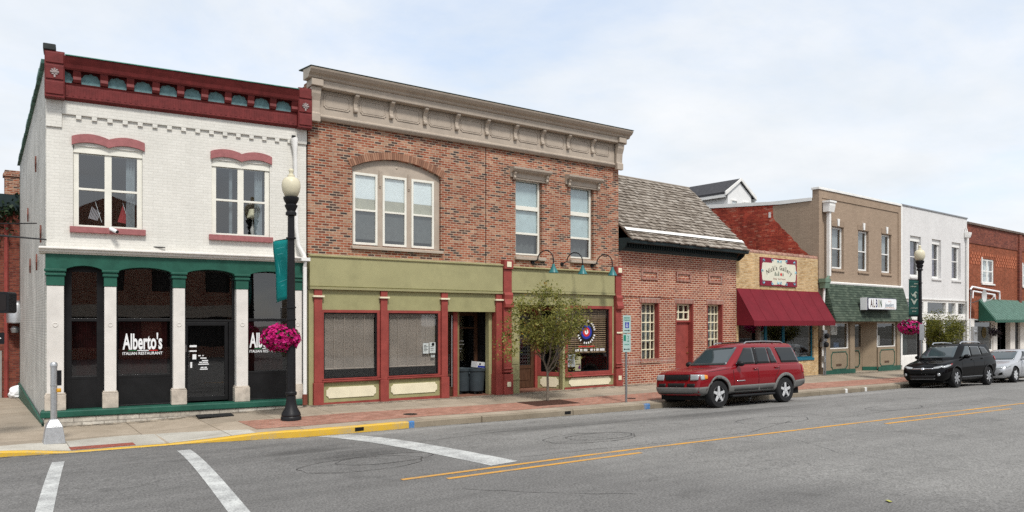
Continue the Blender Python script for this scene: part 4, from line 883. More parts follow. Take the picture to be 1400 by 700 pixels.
for a, b_ in ((1.19, 2.26), (5.28, 6.33)):
    f = win(R3, a+.03, b_-.002, .93, 3.115, .20, .055, [.93+.055+(2.185-.1)*j/6 for j in range(1, 6)], [a+.03+(b_-a-.03)*i/4 for i in range(1, 4)], M['cream'], M['glass'], 'window', rw=.04, mw=.035)
    j = MB(); j.box(b_-.045, b_-.001, -.015, .199, .93, 3.118); j.box(a+.001, a+.029, -.015, .199, .93, 3.118); j.build('jamb', M['red'], f)
    MB().prism([(.199, .84), (-.05, .84), (-.05, .89), (.199, .925)], a-.02, b_+.02).build('sill', M['brickR'], f)
    sheet('curtain', CURT, a+.1, b_-.1, 1.6, 3.0, .4, f, waves=6); sheet('curtain', SCREEN, a+.1, b_-.1, .95, 1.6, .5, f, waves=5)
d = MB().box(3.34, 4.29, .18, .24, .08, 2.38).build('door', M['red'], R3, bevel=.01)
MB().box(3.36, 4.27, .165, .179, .1, .53).build('kick_plate', M['steel'], d); MB().lathe([(.03, 0), (.035, -.03), (.02, -.06)], (4.19, .175, 1.15), 12, 'y').build('handle', paint('brass', (.5, .34, .12), .3, .05, metal=1.), d, auto=50)
MB().lathe([(.03, 0), (.028, -.012)], (4.19, .175, 1.38), 12, 'y').build('lock', MATS['brass'], d)
t_ = win(R3, 3.30, 4.31, 2.46, 3.11, .16, .06, [2.785], [3.30+1.01*i/3 for i in (1, 2)], M['cream'], M['glass'], 'transom_window', rw=.05, mw=.05)
k = MB(); k.box(4.315, 4.358, -.015, .3, .0, 3.118); k.box(3.262, 3.30, -.015, .3, .0, 3.118); k.box(3.302, 4.313, .1, .25, 2.385, 2.455); k.build('door_frame', M['red'], R3)
MB().box(3.2, 4.42, -.25, .3, -.3, cz(3.8)+.10).build('doorstep', CONC, R3, bevel=.015)
shell(R3, .02, 7.29, .057, 0, 9, -.4, 5.2, 3.6, M['dark'], roofz=5.0)
# boxed eave with small dentils
k = MB(); k.prism([(-.001, 5.03), (-.06, 5.03), (-.08, 5.10), (-.12, 5.13), (-.001, 5.13)], 0.03, 7.34); k.prism([(-.001, 5.131), (-.08, 5.131), (-.08, 5.30), (-.001, 5.30)], .03, 7.36)
k.prism([(-.001, 5.302), (-.44, 5.302), (-.46, 5.26), (-.57, 5.26), (-.59, 5.29), (-.60, 5.43), (-.55, 5.45), (-.001, 5.48)], -.0, 7.36)
k.prism([(-.001, 5.0), (-.1, 5.0), (-.3, 5.14), (-.42, 5.30), (-.001, 5.30)], 7.345, 7.40); k.prism([(-.001, 5.0), (-.1, 5.0), (-.3, 5.14), (-.42, 5.30), (-.001, 5.30)], .0, .029)
cor = k.build('eave_cornice', M['gdark'], R3, bevel=.006)
k = MB(); x = .10
while x < 7.3: k.box(x, x+.07, -.15, -.081, 5.17, 5.29); x += .14
k.box(.05, 7.3, -.1, -.0805, 5.2, 5.295); k.build('dentil_band', M['gdark'], cor)
# roof of single shakes
def shake_mat():
    m, nt, b = nm('weathered_shakes'); L = nt.links
    tc = node(nt, 'ShaderNodeTexCoord'); ge = nt.nodes.new('ShaderNodeNewGeometry')
    r = ramp(nt, [(0, (.14, .112, .086)), (.3, (.22, .185, .15)), (.7, (.29, .25, .208)), (1, (.36, .32, .275))]); L.new(ge.outputs['Random Per Island'], r.inputs['Fac'])
    mp = node(nt, 'ShaderNodeMapping'); mp.inputs['Scale'].default_value = (60, 4, 4); L.new(tc.outputs['Object'], mp.inputs[0])
    n = node(nt, 'ShaderNodeTexNoise', Scale=1., Detail=5.); L.new(mp.outputs[0], n.inputs['Vector'])
    r2 = ramp(nt, [(.3, (.7,)*3), (.7, (1.2,)*3)]); L.new(n.outputs['Fac'], r2.inputs['Fac'])
    k = node(nt, 'ShaderNodeMix', data_type='RGBA', blend_type='MULTIPLY'); k.inputs['Factor'].default_value = 1.; L.new(r.outputs[0], k.inputs[6]); L.new(r2.outputs[0], k.inputs[7])
    L.new(k.outputs[2], b.inputs['Base Color']); b.inputs['Roughness'].default_value = .9; return m
SHK = shake_mat()
e0 = Vector((-.58, 5.40)); e1 = Vector((2.55, 8.44)); dv = (e1-e0).normalized(); nv = Vector((-dv.y, dv.x)); LN = (e1-e0).length
k = MB(); rows = 22
for r_ in range(rows):
    s0 = LN*r_/rows - .06; s1 = s0+LN/rows*1.75; x = -.02-random.random()*.1
    while x < 7.3:
        w_ = random.choice((.10, .13, .16, .2, .24)); xe = min(x+w_, 7.40); x_ = max(x, .012)
        if xe-x_ > .03:
            jd = random.uniform(-.02, .035); th_ = random.uniform(.035, .06); tw = random.uniform(-.006, .012)
            a = e0+dv*(s0-jd); b_ = e0+dv*min(s1, LN+.02)
            o1 = nv*(.035+tw); o2 = nv*(.035+th_); o3 = nv*.012
            P_ = [(x_, *(a+o1)), (xe-.006, *(a+o1)), (xe-.006, *(b_+nv*.002)), (x_, *(b_+nv*.002)), (x_, *(a+o2)), (xe-.006, *(a+o2)), (xe-.006, *(b_+o3)), (x_, *(b_+o3))]
            k.hexa(P_)
        x += w_
rf = k.build('roof', SHK, R3)
k = MB(); k.hexa([(.012, e0.x+.03, e0.y), (7.38, e0.x+.03, e0.y), (7.38, e1.x, e1.y-.03), (.012, e1.x, e1.y-.03), (.012, e0.x+.03, e0.y+.02), (7.38, e0.x+.03, e0.y+.02), (7.38, e1.x, e1.y), (.012, e1.x, e1.y)])
k.prism([(2.56, 8.42), (9, 8.1), (9, 5.05), (2.56, 5.05)], .6, 7.28); k.plate([(-.4, 5.48), (2.55, 8.38), (2.55, 5.05), (0, 5.05)], [], 7.2, 7.28, ax='x'); k.build('roof_deck', M['wood'], rf)
k = MB(); a = e0+dv*.40+nv*.10; b_ = e0+dv*.56+nv*.10
k.hexa([(.02, *a), (7.34, *a), (7.34, *b_), (.02, *b_), (.02, *(a+nv*.012)), (7.34, *(a+nv*.012)), (7.34, *(b_+nv*.012)), (.02, *(b_+nv*.012))]); k.build('white_flashing', M['white'], rf)
k = MB(); k.tube([(.02, 2.56, 8.47), (7.40, 2.56, 8.47)], .05, 8); k.build('ridge_cap', SHK, rf)

# ---- yellow brick gallery with the maroon awning
NG = cb('gallery_building', 'single-storey yellow brick shop with terracotta coping beside the shake roof')
x0, x1 = 7.30, 13.98
MB().plate(rect(x0, x1, 2.55, 5.42), [], 0, .3).build('wall', M['brickY'], NG)
k = MB(); x = x0-.05
while x < x1: k.tube([(x, .12, 5.46), (x+.42, .12, 5.46)], .115, 10); k.tube([(x+.40, .12, 5.46), (x+.47, .12, 5.46)], .135, 10); x += .46
k.build('tile_coping', paint('glazed_terracotta', (.36, .2, .15), .4, .25, 2.5), NG, auto=40)
shell(NG, x0, x1, 0, 0, 12, -.4, 5.4, 3.6, M['dark'], roofz=5.1)
k = MB(); k.box(x0, x1, -.02, .28, -.5, .58); k.box(x0, x0+.16, -.02, .28, .58, 2.55); k.box(x1-.42, x1, -.02, .28, .58, 2.55); k.build('stall_riser', M['brickY'], NG)
PTEAL = paint('petrol_blue_paint', (.015, .13, .19), .5, .08)
k = MB(); k.box(x0+.16, x1-.42, -.06, .28, .582, .70); k.build('sill', PTEAL, NG, bevel=.01)
for a, b_ in ((7.46, 9.62), (9.66, 11.05), (11.09, 13.55)):
    f = win(NG, a, b_, .702, 2.548, .05, .05, [], [], PTEAL, M['shopglass'], 'shop_window')
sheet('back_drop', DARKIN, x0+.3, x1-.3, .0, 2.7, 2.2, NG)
MB().box(9.35, 9.62, .3, .42, .6, 2.5).build('inner_post', M['tan'], NG)
aw = empty('awning', at(NG, 0, 0, 0), CR); tag(aw, 'maroon canvas awning with scalloped valance over the yellow brick shop window', 'awning')
MAR = paint('maroon_canvas', (.155, .011, .02), .8, .1, 1.5, .5, 6)
ax0, ax1, yf, zt, zf = 7.31, 14.0, -.85, 3.84, 2.45
k = MB(); n = 12
for i in range(n):
    a, b_ = ax0+(ax1-ax0)*i/n, ax0+(ax1-ax0)*(i+1)/n; sg_ = lambda t: -.03*sin(pi*t)
    for j in range(6):
        t, u = j/6, (j+1)/6
        k.face([(a, -.01+yf*t, zt+(zf-zt)*t+sg_(t)), (b_, -.01+yf*t, zt+(zf-zt)*t+sg_(t)), (b_, -.01+yf*u, zt+(zf-zt)*u+sg_(u)), (a, -.01+yf*u, zt+(zf-zt)*u+sg_(u))])
for xx in (ax0, ax1): k.face([(xx, -.01, zt), (xx, -.01+yf, zf), (xx, -.01, zf)])
bmesh.ops.remove_doubles(k.bm, verts=k.bm.verts, dist=.0005)
c = k.build('canopy', MAR, aw); md = c.modifiers.new('th', 'SOLIDIFY'); md.thickness = .012
k = MB(); pts = []; ns = 44
for i in range(ns):
    a = ax0+(ax1-ax0)*i/ns; wv = (ax1-ax0)/ns; pts += [(a, zf-.2), (a+wv*.25, zf-.225), (a+wv*.5, zf-.235), (a+wv*.75, zf-.225)]
k.plate([(ax1, zf), (ax0, zf)]+pts+[(ax1, zf-.2)], [], yf-.022, yf-.012); 
for xx in (ax0-.006, ax1): k.box(xx, xx+.006, yf-.012, -.02, zf-.2, zf)
k.build('valance', MAR, aw)
for i in range(1, 7):
    xx = ax0+(ax1-ax0)*i/7; MB().tube([(xx, -.015+yf*t, zt+.004+(zf-zt)*t-.03*sin(pi*t)) for t in [j/6 for j in range(7)]], .004, 5).build('seam', MAR, aw)
k = MB()
for xx in (ax0+.05, 9.6, 11.8, ax1-.05): k.tube([(xx, -.03, zt-.25), (xx, yf+.06, zf-.06), (xx, -.03, zf-.06)], .014, 6)
k.build('frame', M['steel'], aw, auto=50)
# its painted sign
sg = empty('shop_sign', at(NG, 10.52, -.03, 4.64), CR); tag(sg, "maroon framed cream sign lettered Nick's Gallery on yellow brick", 'sign')
W_, H_ = 1.49, .63
MB().box(-W_, W_, -.03, .025, -H_, H_).build('board', paint('maroon_board', (.22, .012, .035), .5, .08), sg, bevel=.008)
pl = []
hw_, hh_ = 1.36, .40
pl = arc(-hw_+.1, hh_-.1, .1, pi, pi/2, 4)+[(-.62, hh_)]+arc(-.42, hh_+.02, .16, pi, pi/2, 4)+[(-.16, .56), (0, .545), (.16, .56)]+arc(.42, hh_+.02, .16, pi/2, 0, 4)+[(.62, hh_)]+arc(hw_-.1, hh_-.1, .1, pi/2, 0, 4)
pl = pl+[(hw_+.04, .0)]+[(x, -z) for x, z in reversed(pl)]+[(-hw_-.04, 0)]
MB().plate(pl, [], -.036, -.030).build('cartouche', paint('sign_cream', (.66, .64, .52), .5, .05), sg)
LB = paint('sky_blue_scroll', (.22, .5, .62), .5, .05); k = MB()
for cx, cz_, s in ((-1.28, .46, 1), (1.28, .46, -1), (-1.28, -.46, 1), (1.28, -.46, -1), (-.6, .5, 1), (.6, .5, -1), (-.6, -.5, 1), (.6, -.5, -1), (-.14, .45, 1), (.14, .45, -1), (-.14, -.45, 1), (.14, -.45, -1), (-1.4, .0, 1), (1.4, 0, -1)):
    k.tube([(cx+s*.09*(1-t)*cos(t*5), -.04, cz_+.09*(1-t*.7)*sin(t*5)*(1 if cz_ >= 0 else -1)) for t in [i/9 for i in range(10)]], [.028-.02*i/9 for i in range(10)], 6)
k.build('scrollwork', LB, sg, auto=50)
INK = paint('dark_sign_ink', (.05, .04, .03), .5, .1); word = "Nick's Gallery"; adv = {"i": .09, "l": .085, "'": .08, " ": .15, "N": .22, "G": .24, "c": .16, "k": .165, "s": .14, "a": .165, "e": .165, "r": .13, "y": .16}
tot = sum(adv[c_] for c_ in word); u = -tot/2
for c_ in word:
    mid = u+adv[c_]/2; u += adv[c_]
    if c_ == ' ': continue
    an = -mid*.42; txt(c_, .3, INK, (mid*1.03, -.037, .2-.26*mid*mid), sg, 1., 'lettering', shear=.05, off=.004, rot=(pi/2, -an, 0))
k = MB()
for cx, h_, mt in ((-.34, .16, 0), (-.2, .1, 0), (-.06, .18, 0), (.3, .12, 0)): k.plate([(cx-.05, -.16), (cx+.05, -.16), (cx+.035, -.16+h_), (cx-.02, -.14+h_)], [], -.04, -.037)
k.build('motif', paint('sage_ink', (.14, .17, .13), .5, .1), sg); MB().plate(arc(.14, -.09, .075, 0, 2*pi, 12)[:-1], [], -.04, -.037).build('motif', M['redv'], sg)
txt('Baking  Tea & Dessert', .1, paint('rust_ink', (.25, .06, .05), .5), (0, -.037, -.3), sg, 1.1, 'lettering', shear=.2)
# small table and chairs glimpsed inside
for i, x in enumerate((11.55, 12.3, 13.05)):
    e = empty('cafe_chair', at(NG, x, .55, .35), CR)
    MB().plate(rrect(-.22, .22, .42, .98, .16), [], -.02, .02).build('backrest', paint('white_chair_plastic', (.62, .63, .62), .4, .05), e); MB().box(-.22, .22, -.4, -.021, .42, .46).build('seat', MATS['white_chair_plastic'], e)
    for sx_, sy_ in ((-.2, -.38), (.2, -.38), (-.2, 0), (.2, 0)): MB().tube([(sx_, sy_, 0), (sx_, sy_, .42)], .015, 6).build('leg', M['steel'], e)
    tag(e, ('leftmost', 'middle', 'rightmost')[i]+' of three white rounded chair backs inside the window under the maroon awning', 'chair', 'white chairs behind the awning window')

# ---- taupe painted building with green shingle mansard
TB = cb('taupe_building', 'two-storey taupe painted brick building with white coping and green shingle shop hood')
x0, x1 = 14.0, 22.70
TWN = [(15.28, 16.46), (17.93, 19.05), (20.49, 21.62)]
MB().plate(rect(x0, x1, 2.5, 8.80), [rect(a, b_, 5.0, 7.12) for a, b_ in TWN], 0, .3).build('wall', M['brickT'], TB)
k = MB(); k.box(x0, x0+.28, -.04, -.001, 4.4, 8.79); k.box(x1-.3, x1, -.04, -.001, 4.4, 8.79); k.box(x0+.281, x1-.301, -.04, -.001, 8.42, 8.79); k.build('pilaster_strip', M['brickT'], TB)
k = MB(); k.box(x0-.06, x1+.02, -.09, .33, 8.802, 8.92); k.build('coping', M['white'], TB, bevel=.01)
shell(TB, x0+.27, x1, 0, 0, 16, -.5, 8.2, 3.9, M['dark'], roofz=8.0)
# flank wall: bare painted-red part and taupe part meet on a ragged diagonal
bd = [(.302, 5.6), (.5, 5.68), (.62, 5.8), (.8, 5.92), (.95, 6.04), (1.1, 6.3), (1.28, 6.42), (1.42, 6.66), (1.62, 6.8), (1.78, 7.0), (1.95, 7.1), (2.1, 7.34), (2.3, 7.5), (2.42, 7.72), (2.45, 8.28)]
MB().plate([(.302, 8.28)]+bd, [], x0, x0+.26, ax='x').build('side_wall', M['brickT'], TB)
MB().plate([(.302, -.5)]+bd+[(16, 8.28), (16, -.5)], [], x0, x0+.26, ax='x').build('side_wall', M['brickP'], TB)
k = MB(); k.plate([(.335, 8.282), (2, 8.30), (6.4, 8.60), (16, 8.62), (16, 8.80), (6.4, 8.80), (2.5, 8.50), (.335, 8.44)], [], x0-.05, x0+.30, ax='x'); k.build('coping', M['white'], TB)
MB().plate([(2.0, 8.28), (6.4, 8.58), (16, 8.6), (16, 8.28)], [], x0+.002, x0+.25, ax='x').build('side_wall', M['brickP'], TB)
k = MB(); k.box(x0-.014, x0-.001, 2.55, 2.68, 7.7, 7.98); k.build('patch', M['offw'], TB)
for a, b_ in TWN:
    f = win(TB, a+.01, b_-.01, 5.06, 7.11, .12, .075, [6.05], [], M['white'], M['glass'], 'window', rw=.06)
    MB().prism([(.119, 4.9), (-.06, 4.9), (-.06, 4.98), (.119, 5.04)], a-.04, b_+.04).build('sill', M['brickT'], f)
    c0 = (a+b_)/2; MB().plate([(c0-.07, 7.16), (c0+.07, 7.16), (c0+.11, 7.52), (c0-.11, 7.52)], [], -.06, -.001).build('keystone', M['white'], f, bevel=.01)
    k = MB()
    for s in (-1, 1):
        for i in range(5): xa = c0+s*(.12+i*.1); k.plate([(xa, 7.14), (xa+s*.085, 7.14), (xa+s*(.095), 7.40), (xa+s*.012, 7.42)], [], -.025, -.001)
    k.build('brick_lintel', M['brickT'], f)
    sheet('blind', paint('grey_blind', (.3, .31, .31), .8, .06), a+.08, b_-.08, 6.06, 7.06, .3, f); sheet('insect_screen', SCREEN, a+.08, b_-.08, 5.1, 6.04, .34, f)
# rain pipe with a big square head
k = MB(); k.prism([(-.42, 8.16), (-.42, 8.02), (-.36, 7.72), (-.06, 7.72), (-.06, 8.16)], 14.32, 14.86); k.box(14.28, 14.9, -.46, -.05, 8.162, 8.26); k.box(14.52, 14.68, -.3, -.14, 4.62, 7.718)
dp = k.build('downspout', M['white'], TB, bevel=.01)
k = MB(); k.box(13.95, 14.45, -.40, -.05, 4.30, 4.48); k.prism([(-.34, 4.02), (-.08, 4.02), (-.05, 4.298), (-.38, 4.298)], 14.0, 14.42); k.tube([(14.6, -.22, 4.64), (14.5, -.22, 4.52), (14.35, -.22, 4.44)], .07, 8); k.build('gutter_box', paint('sage_green_metal', (.14, .21, .155), .5, .1), dp)
k = MB(); k.tube([(14.2, -.2, 4.02), (14.2, -.15, 3.0), (14.2, -.12, .2)], .06, 10); k.build('lower_pipe', M['white'], dp, auto=40)
# shingled hood
def shingle_mat():
    m, nt, b = nm('green_asphalt_shingle'); L = nt.links
    ge = nt.nodes.new('ShaderNodeNewGeometry'); r = ramp(nt, [(0, (.028, .045, .03)), (.5, (.048, .072, .049)), (1, (.075, .1, .07))]); L.new(ge.outputs['Random Per Island'], r.inputs['Fac'])
    L.new(r.outputs[0], b.inputs['Base Color']); b.inputs['Roughness'].default_value = .9; return m
SHG = shingle_mat()
def shingles(m, pa, pb, pc, pd, rows, wd):
    """tabs over the quad pa-pb (bottom edge) pd-pc (top edge)"""
    pa, pb, pc, pd = map(Vector, (pa, pb, pc, pd)); nrm = (pb-pa).cross(pd-pa).normalized()
    for r_ in range(rows):
        t0, t1 = r_/rows, min(1, (r_+1.15)/rows); L0, L1 = pa.lerp(pd, t0), pb.lerp(pc, t0); U0, U1 = pa.lerp(pd, t1), pb.lerp(pc, t1)
        n = max(1, int((L1-L0).length/wd)); sh = .5*(r_ % 2)/n
        for i in range(-1, n+1):
            a, b_ = max(0, i/n+sh), min(1, (i+1)/n+sh-.02/n)
            if b_-a < .2/n: continue
            j = random.uniform(0, .008); o0 = nrm*(.022+j); o1 = nrm*.006
            q = [L0.lerp(L1, a)+nrm*.004, L0.lerp(L1, b_)+nrm*.004, U0.lerp(U1, b_)+nrm*.001, U0.lerp(U1, a)+nrm*.001, L0.lerp(L1, a)+o0, L0.lerp(L1, b_)+o0, U0.lerp(U1, b_)+o1, U0.lerp(U1, a)+o1]
            m.hexa(q)
hx0, hx1, hy, hzt, hzb = 14.5, 22.75, -.62, 4.27, 2.42
hd = empty('shop_hood', at(TB, 0, 0, 0), CR); tag(hd, 'dark green shingled sloping hood over the taupe shopfront', 'awning')
k = MB(); k.prism([(-.03, hzb), (hy, hzb), (-.12, hzt-.02), (-.03, hzt-.02)], hx0, hx1); k.build('core', paint('hood_board', (.06, .09, .065), .8, .1), hd)
k = MB(); shingles(k, (hx0, hy-.005, hzb), (hx1, hy-.005, hzb), (hx1, -.125, hzt-.02), (hx0, -.125, hzt-.02), 15, .26)
shingles(k, (hx0-.003, -.03, hzb), (hx0-.003, hy, hzb), (hx0-.003, -.12, hzt-.03), (hx0-.003, -.04, hzt-.03), 15, .24); k.build('shingles', SHG, hd)
MB().prism([(-.002, hzt-.019), (-.14, hzt-.019), (-.16, hzt+.06), (-.002, hzt+.12)], 14.46, hx1).build('top_flashing', M['white'], hd, bevel=.006)
sg = empty('box_sign', at(TB, 18.68, -.88, 3.31), CR); tag(sg, 'white box sign lettered ALBIN Jewelers on green shingles', 'sign')
k = MB(); k.box(-1.58, 1.58, -.02, .32, -.30, .30); k.build('cabinet', paint('sign_cabinet_blue', (.05, .05, .09), .5, .1), sg, bevel=.03)
MB().plate(rrect(-1.52, 1.5, -.27, .27, .1), [], -.045, -.021).build('face', M['vinyl'], sg, bevel=.008); MB().box(-1.60, -1.581, -.0, .34, -.31, .31).build('end_panel', M['vinyl'], sg)
for i, (c_, col) in enumerate(zip('ALBIN', ((.06, .02, .01), (.12, .07, .02), (.03, .03, .1), (.2, .18, .02), (.03, .07, .02)))):
    txt(c_, .56, paint('sign_letter_%d' % i, col, .5), (-1.22+(0, .27, .53, .76, .98)[i], -.047, -.0), sg, .62, 'lettering', off=.012)
txt('Jewelers', .36, paint('slate_blue_ink', (.12, .17, .22), .5), (.7, -.047, -.05), sg, .8, 'lettering', shear=.35)
MB().box(.3, 1.32, -.048, -.045, -.205, -.18).build('underline', paint('orange_ink', (.6, .25, .1), .5), sg)
for cx in (.62, .74, .86): MB().plate([(cx-.04, .13), (cx, .1), (cx+.04, .13), (cx, .19)], [], -.048, -.045).build('motif', paint('pink_ink', (.55, .36, .33), .5), sg)
# jewellers' shopfront
TANB = paint('taupe_board', (.27, .21, .145), .6, .07, 3.)
zb = cz(18)
k = MB()
for a, b_ in ((14.5, 15.02), (17.0, 17.48), (22.2, 22.55)): k.box(a, b_, -.06, .24, zb-.3, hzb+.1)
k.box(14.5, 22.55, .0, .26, 2.36, 2.499); k.build('post', TANB, TB, bevel=.01)
for a, b_ in ((15.02, 17.0), (20.1, 22.2)):
    f = win(TB, a, b_, 1.05, 2.358, .05, .05, [], [], M['white'], M['clearglass'], 'shop_window')
    MB().box(a, b_, .0, .2, zb-.3, 1.045).build('stall_riser', TANB, f)
    MB().plate(notched(a+.18, b_-.18, zb+.22, .92, .14), [notched(a+.225, b_-.225, zb+.265, .875, .12)], -.02, -.001).build('panel_moulding', M['green'], f)
    k = MB(); k.box((a+b_)/2-.02, (a+b_)/2+.2, -.015, -.001, .2, .3); k.box((a+b_)/2-.3, (a+b_)/2-.06, -.015, -.001, .2, .3); k.build('vent', paint('vent_brown', (.1, .06, .04), .7), f)
    sheet('back_drop', paint('dim_shop_wall', (.16, .15, .13), .9, .2), a, b_, .9, 2.5, 1.2, f)
for a, b_ in ((14.48, 17.50), (19.98, 22.57)): MB().box(a, b_, -.09, -.061, zb-.3, zb+.22).build('kick_board', M['green'], TB)
d = win(TB, 17.56, 19.36, zb, 2.36, .5, .1, [1.05], [], TANB, M['shopglass'], 'door', fb=.12); MB().plate(notched(17.85, 19.1, zb+.22, .9, .12), [notched(17.89, 19.06, zb+.26, .86, .1)], .475, .499).build('panel_moulding', M['green'], d); MB().box(17.66, 19.26, .52, .56, zb+.1, 1.03).build('panel', TANB, d)
ca = empty('canted_side', (19.38, .5, 0), atan2(-.45, .66), TB); MB().box(0, .80, 0, .08, zb-.3, 2.36).build('frame', TANB, ca); MB().box(.0, .81, -.03, -.001, zb-.3, zb+.22).build('kick_board', M['green'], ca)
MB().box(17.485, 17.555, .26, .7, zb-.3, 2.36).build('side_panel', TANB, TB); MB().box(17.3, 20.3, .26, 2.0, 2.364, 2.49).build('entry_ceiling', TANB, TB)
f_ = MB(); f_.box(17.4, 20.2, -.05, 1.6, -.6, zb+.02); f_.build('entry_floor', CONC, TB); sheet('back_drop', DARKIN, 17.5, 20.3, -.2, 2.6, 1.9, TB)
def shopstuff(x, z, y, w_, h, mat, nm_, label, cat):
    o = MB().plate(rrect(-w_/2, w_/2, 0, h, min(w_, h)*.15), [], 0, .05).build(nm_, mat, None, loc=at(TB, x, y, z)); o.rotation_euler.z = CR; tag(o, label, cat); return o
o = shopstuff(15.75, 1.75, .13, .6, .55, M['offw'], 'paper_notice', 'pale notice hanging in the left jewellers window', 'notice'); lines(o, .3, .5, rows=4)
shopstuff(16.3, 1.10, .3, .5, .26, paint('blue_display', (.05, .12, .25), .5), 'display_box', 'blue display box low in the left jewellers window', 'display'); shopstuff(20.65, 1.12, .3, .55, .55, M['offw'], 'display_stand', 'pale display stand low in the right jewellers window', 'display')
# electric meters between the gallery and the jewellers
ms = empty('electric_meter', at(TB, 14.25, -.10, 0), CR); tag(ms, 'pair of grey electric meters with conduit on the pier left of the jewellers', 'meter')
k = MB(); k.box(-.14, .22, -.12, -.005, 1.45, 2.0); k.box(-.26, .16, -.14, -.005, .98+.2, 1.43); k.build('box', M['steel'], ms, bevel=.015)
for x, z in ((.05, 1.72), (-.03, 1.30)): k = MB(); k.lathe([(.13, 0), (.13, -.1), (.1, -.15), (.0, -.16)], (x, -.13, z), 16, 'y'); k.build('dial', M['blackv'], ms, auto=50)
k = MB(); k.tube([(-.05, -.07, 1.18), (-.05, -.07, -.2)], .035, 8); k.tube([(.12, -.07, 1.45), (.12, -.07, .7), (.12, -.07, -.2)], .03, 8); k.box(-.12, .05, -.13, -.005, .45, .75); k.build('conduit', M['steel'], ms, auto=50)

# ---- white rendered building
WB = cb('white_building', 'two-storey plain white painted building with three narrow upper windows')
x0, x1 = 22.72, 31.92
WW = [(23.9, 25.32), (26.78, 28.05), (29.6, 30.95)]
MB().plate(rect(x0, x1, 3.72, 8.88), [rect(a, b_, 4.98, 7.28) for a, b_ in WW], 0, .3).build('wall', M['brickV'], WB)
MB().box(x0-.0, x1+.03, -.05, .33, 8.882, 8.95).build('coping', M['steel'], WB); MB().box(x0+.01, x0+.19, -.03, -.001, .0, 8.87).build('corner_strip', M['white'], WB)
shell(WB, x0, x1, 0, 0, 16, -.6, 8.7, 3.9, M['dark'], roofz=8.3)
for a, b_ in WW:
    f = win(WB, a+.005, b_-.005, 5.0, 7.27, .17, .1, [6.12], [], M['white'], M['glass'], 'window'); MB().prism([(.16, 4.86), (-.07, 4.86), (-.07, 4.94), (.16, 4.98)], a-.05, b_+.05).build('sill', M['brickV'], f)
    MB().plate(rect(a+.004, b_-.004, 7.0, 7.278), [], .1, .169).build('head_panel', M['white'], f); sheet('blind', paint('violet_grey_drape', (.1, .085, .13), .9, .2), a+.1, b_-.1, 5.05, 7.1, .36, f, waves=4)
zb = cz(27)
k = MB(); k.prism([(.28, 3.64), (-.06, 3.64), (-.1, 3.70), (-.1, 3.715), (.28, 3.718)], x0+.2, x1); k.build('belt_cornice', M['white'], WB)
fr = MB().plate(rect(x0+.2, x1-.02, 2.52, 3.638), [rect(23.3, 25.6, 2.88, 3.54), rect(26.15, 28.75, 2.88, 3.54), rect(29.05, 30.15, 2.88, 3.54), rect(30.5, 31.65, 2.88, 3.54)], -.02, .2).build('transom_frame', M['white'], WB, bevel=.01)
k = MB(); k.face([(x0+.3, .1, 2.8), (x1-.1, .1, 2.8), (x1-.1, .1, 3.6), (x0+.3, .1, 3.6)]); k.build('pane', M['glass'], fr, recalc=False); sheet('back_drop', paint('dim_grey_room', (.1, .1, .12), .9, .2), x0+.3, x1-.1, 2.6, 3.7, .8, WB)
for a, b_ in ((22.95, 25.6), (28.6, 31.7)):
    f = win(WB, a, b_, .45, 2.515, .04, .08, [], [(a+b_)/2] if a > 25 else [], M['white'], M['shopglass'], 'shop_window', mw=.09); MB().box(a, b_, .0, .2, zb-.4, .448).build('stall_riser', M['white'], f)
    sheet('back_drop', paint('dim_teal_room', (.05, .085, .085), .9, .3), a, b_, .4, 2.6, .9, f)
txt('Ads', .62, paint('pale_sign_teal', (.45, .62, .62), .5), (23.9, .068, 2.12), WB, .8)
k = MB(); k.box(25.62, 25.95, -.02, .2, zb-.4, 2.515); k.box(28.28, 28.58, -.02, .2, zb-.4, 2.515); k.build('post', M['white'], WB, bevel=.01)
d = win(WB, 26.3, 27.9, zb, 2.515, .7, .1, [], [27.1], M['black'], M['shopglass'], 'door'); MB().tube([(27.0, .66, .8), (27.0, .66, 1.4)], .02, 6).build('handle', M['chrome'], d); sheet('back_drop', DARKIN, 25.9, 28.3, -.3, 2.6, 1.6, WB); MB().box(25.95, 28.28, -.05, 1.2, -.7, zb+.02).build('entry_floor', CONC, WB)
k = MB(); k.prism([(-.3, 8.0), (-.3, 7.9), (-.22, 7.68), (-.03, 7.68), (-.03, 8.0)], 31.45, 31.85); k.tube([(31.65, -.14, 7.7), (31.65, -.12, -.3)], .07, 10); k.tube([(31.5, -.1, 8.3), (31.6, -.14, 7.98)], .05, 8); k.build('downspout', M['white'], WB, auto=40)

# ---- deep red building at the right edge
RB = cb('red_brick_building', 'deep red brick building with tiled parapet at the far right end of the row'); x0, x1 = 31.94, 62.
RW = [(34.3, 36.4), (41.75, 43.8), (47.5, 49.5)]
MB().plate(rect(x0, x1, 2.6, 7.40), [rect(a, b_, 4.93, 6.52) for a, b_ in RW], 0, .3).build('wall', M['brickO'], RB)
MB().box(x0, x1, -.05, .3, 7.402, 8.56).build('parapet', M['brickD'], RB)
k = MB(); x = x0
while x < x1: k.prism([(-.16, 8.56), (-.16, 8.62), (.1, 8.72), (.36, 8.62), (.36, 8.56)], x, x+.40); k.tube([(x+.41, -.16, 8.63), (x+.41, .1, 8.74), (x+.41, .36, 8.63)], .045, 6); x += .44
k.build('tile_coping', paint('old_grey_tile', (.16, .12, .1), .7, .3, 3.), RB)
k = MB()
for r_ in range(4):
    x = x0+.5+(.21 if r_ % 2 else 0)
    while x < 40.4:
        if not 34.15 < x < 36.5 or r_ == 3: k.box(x, x+.21, -.03, -.001, 6.10+r_*.2, 6.28+r_*.2)
        x += .42
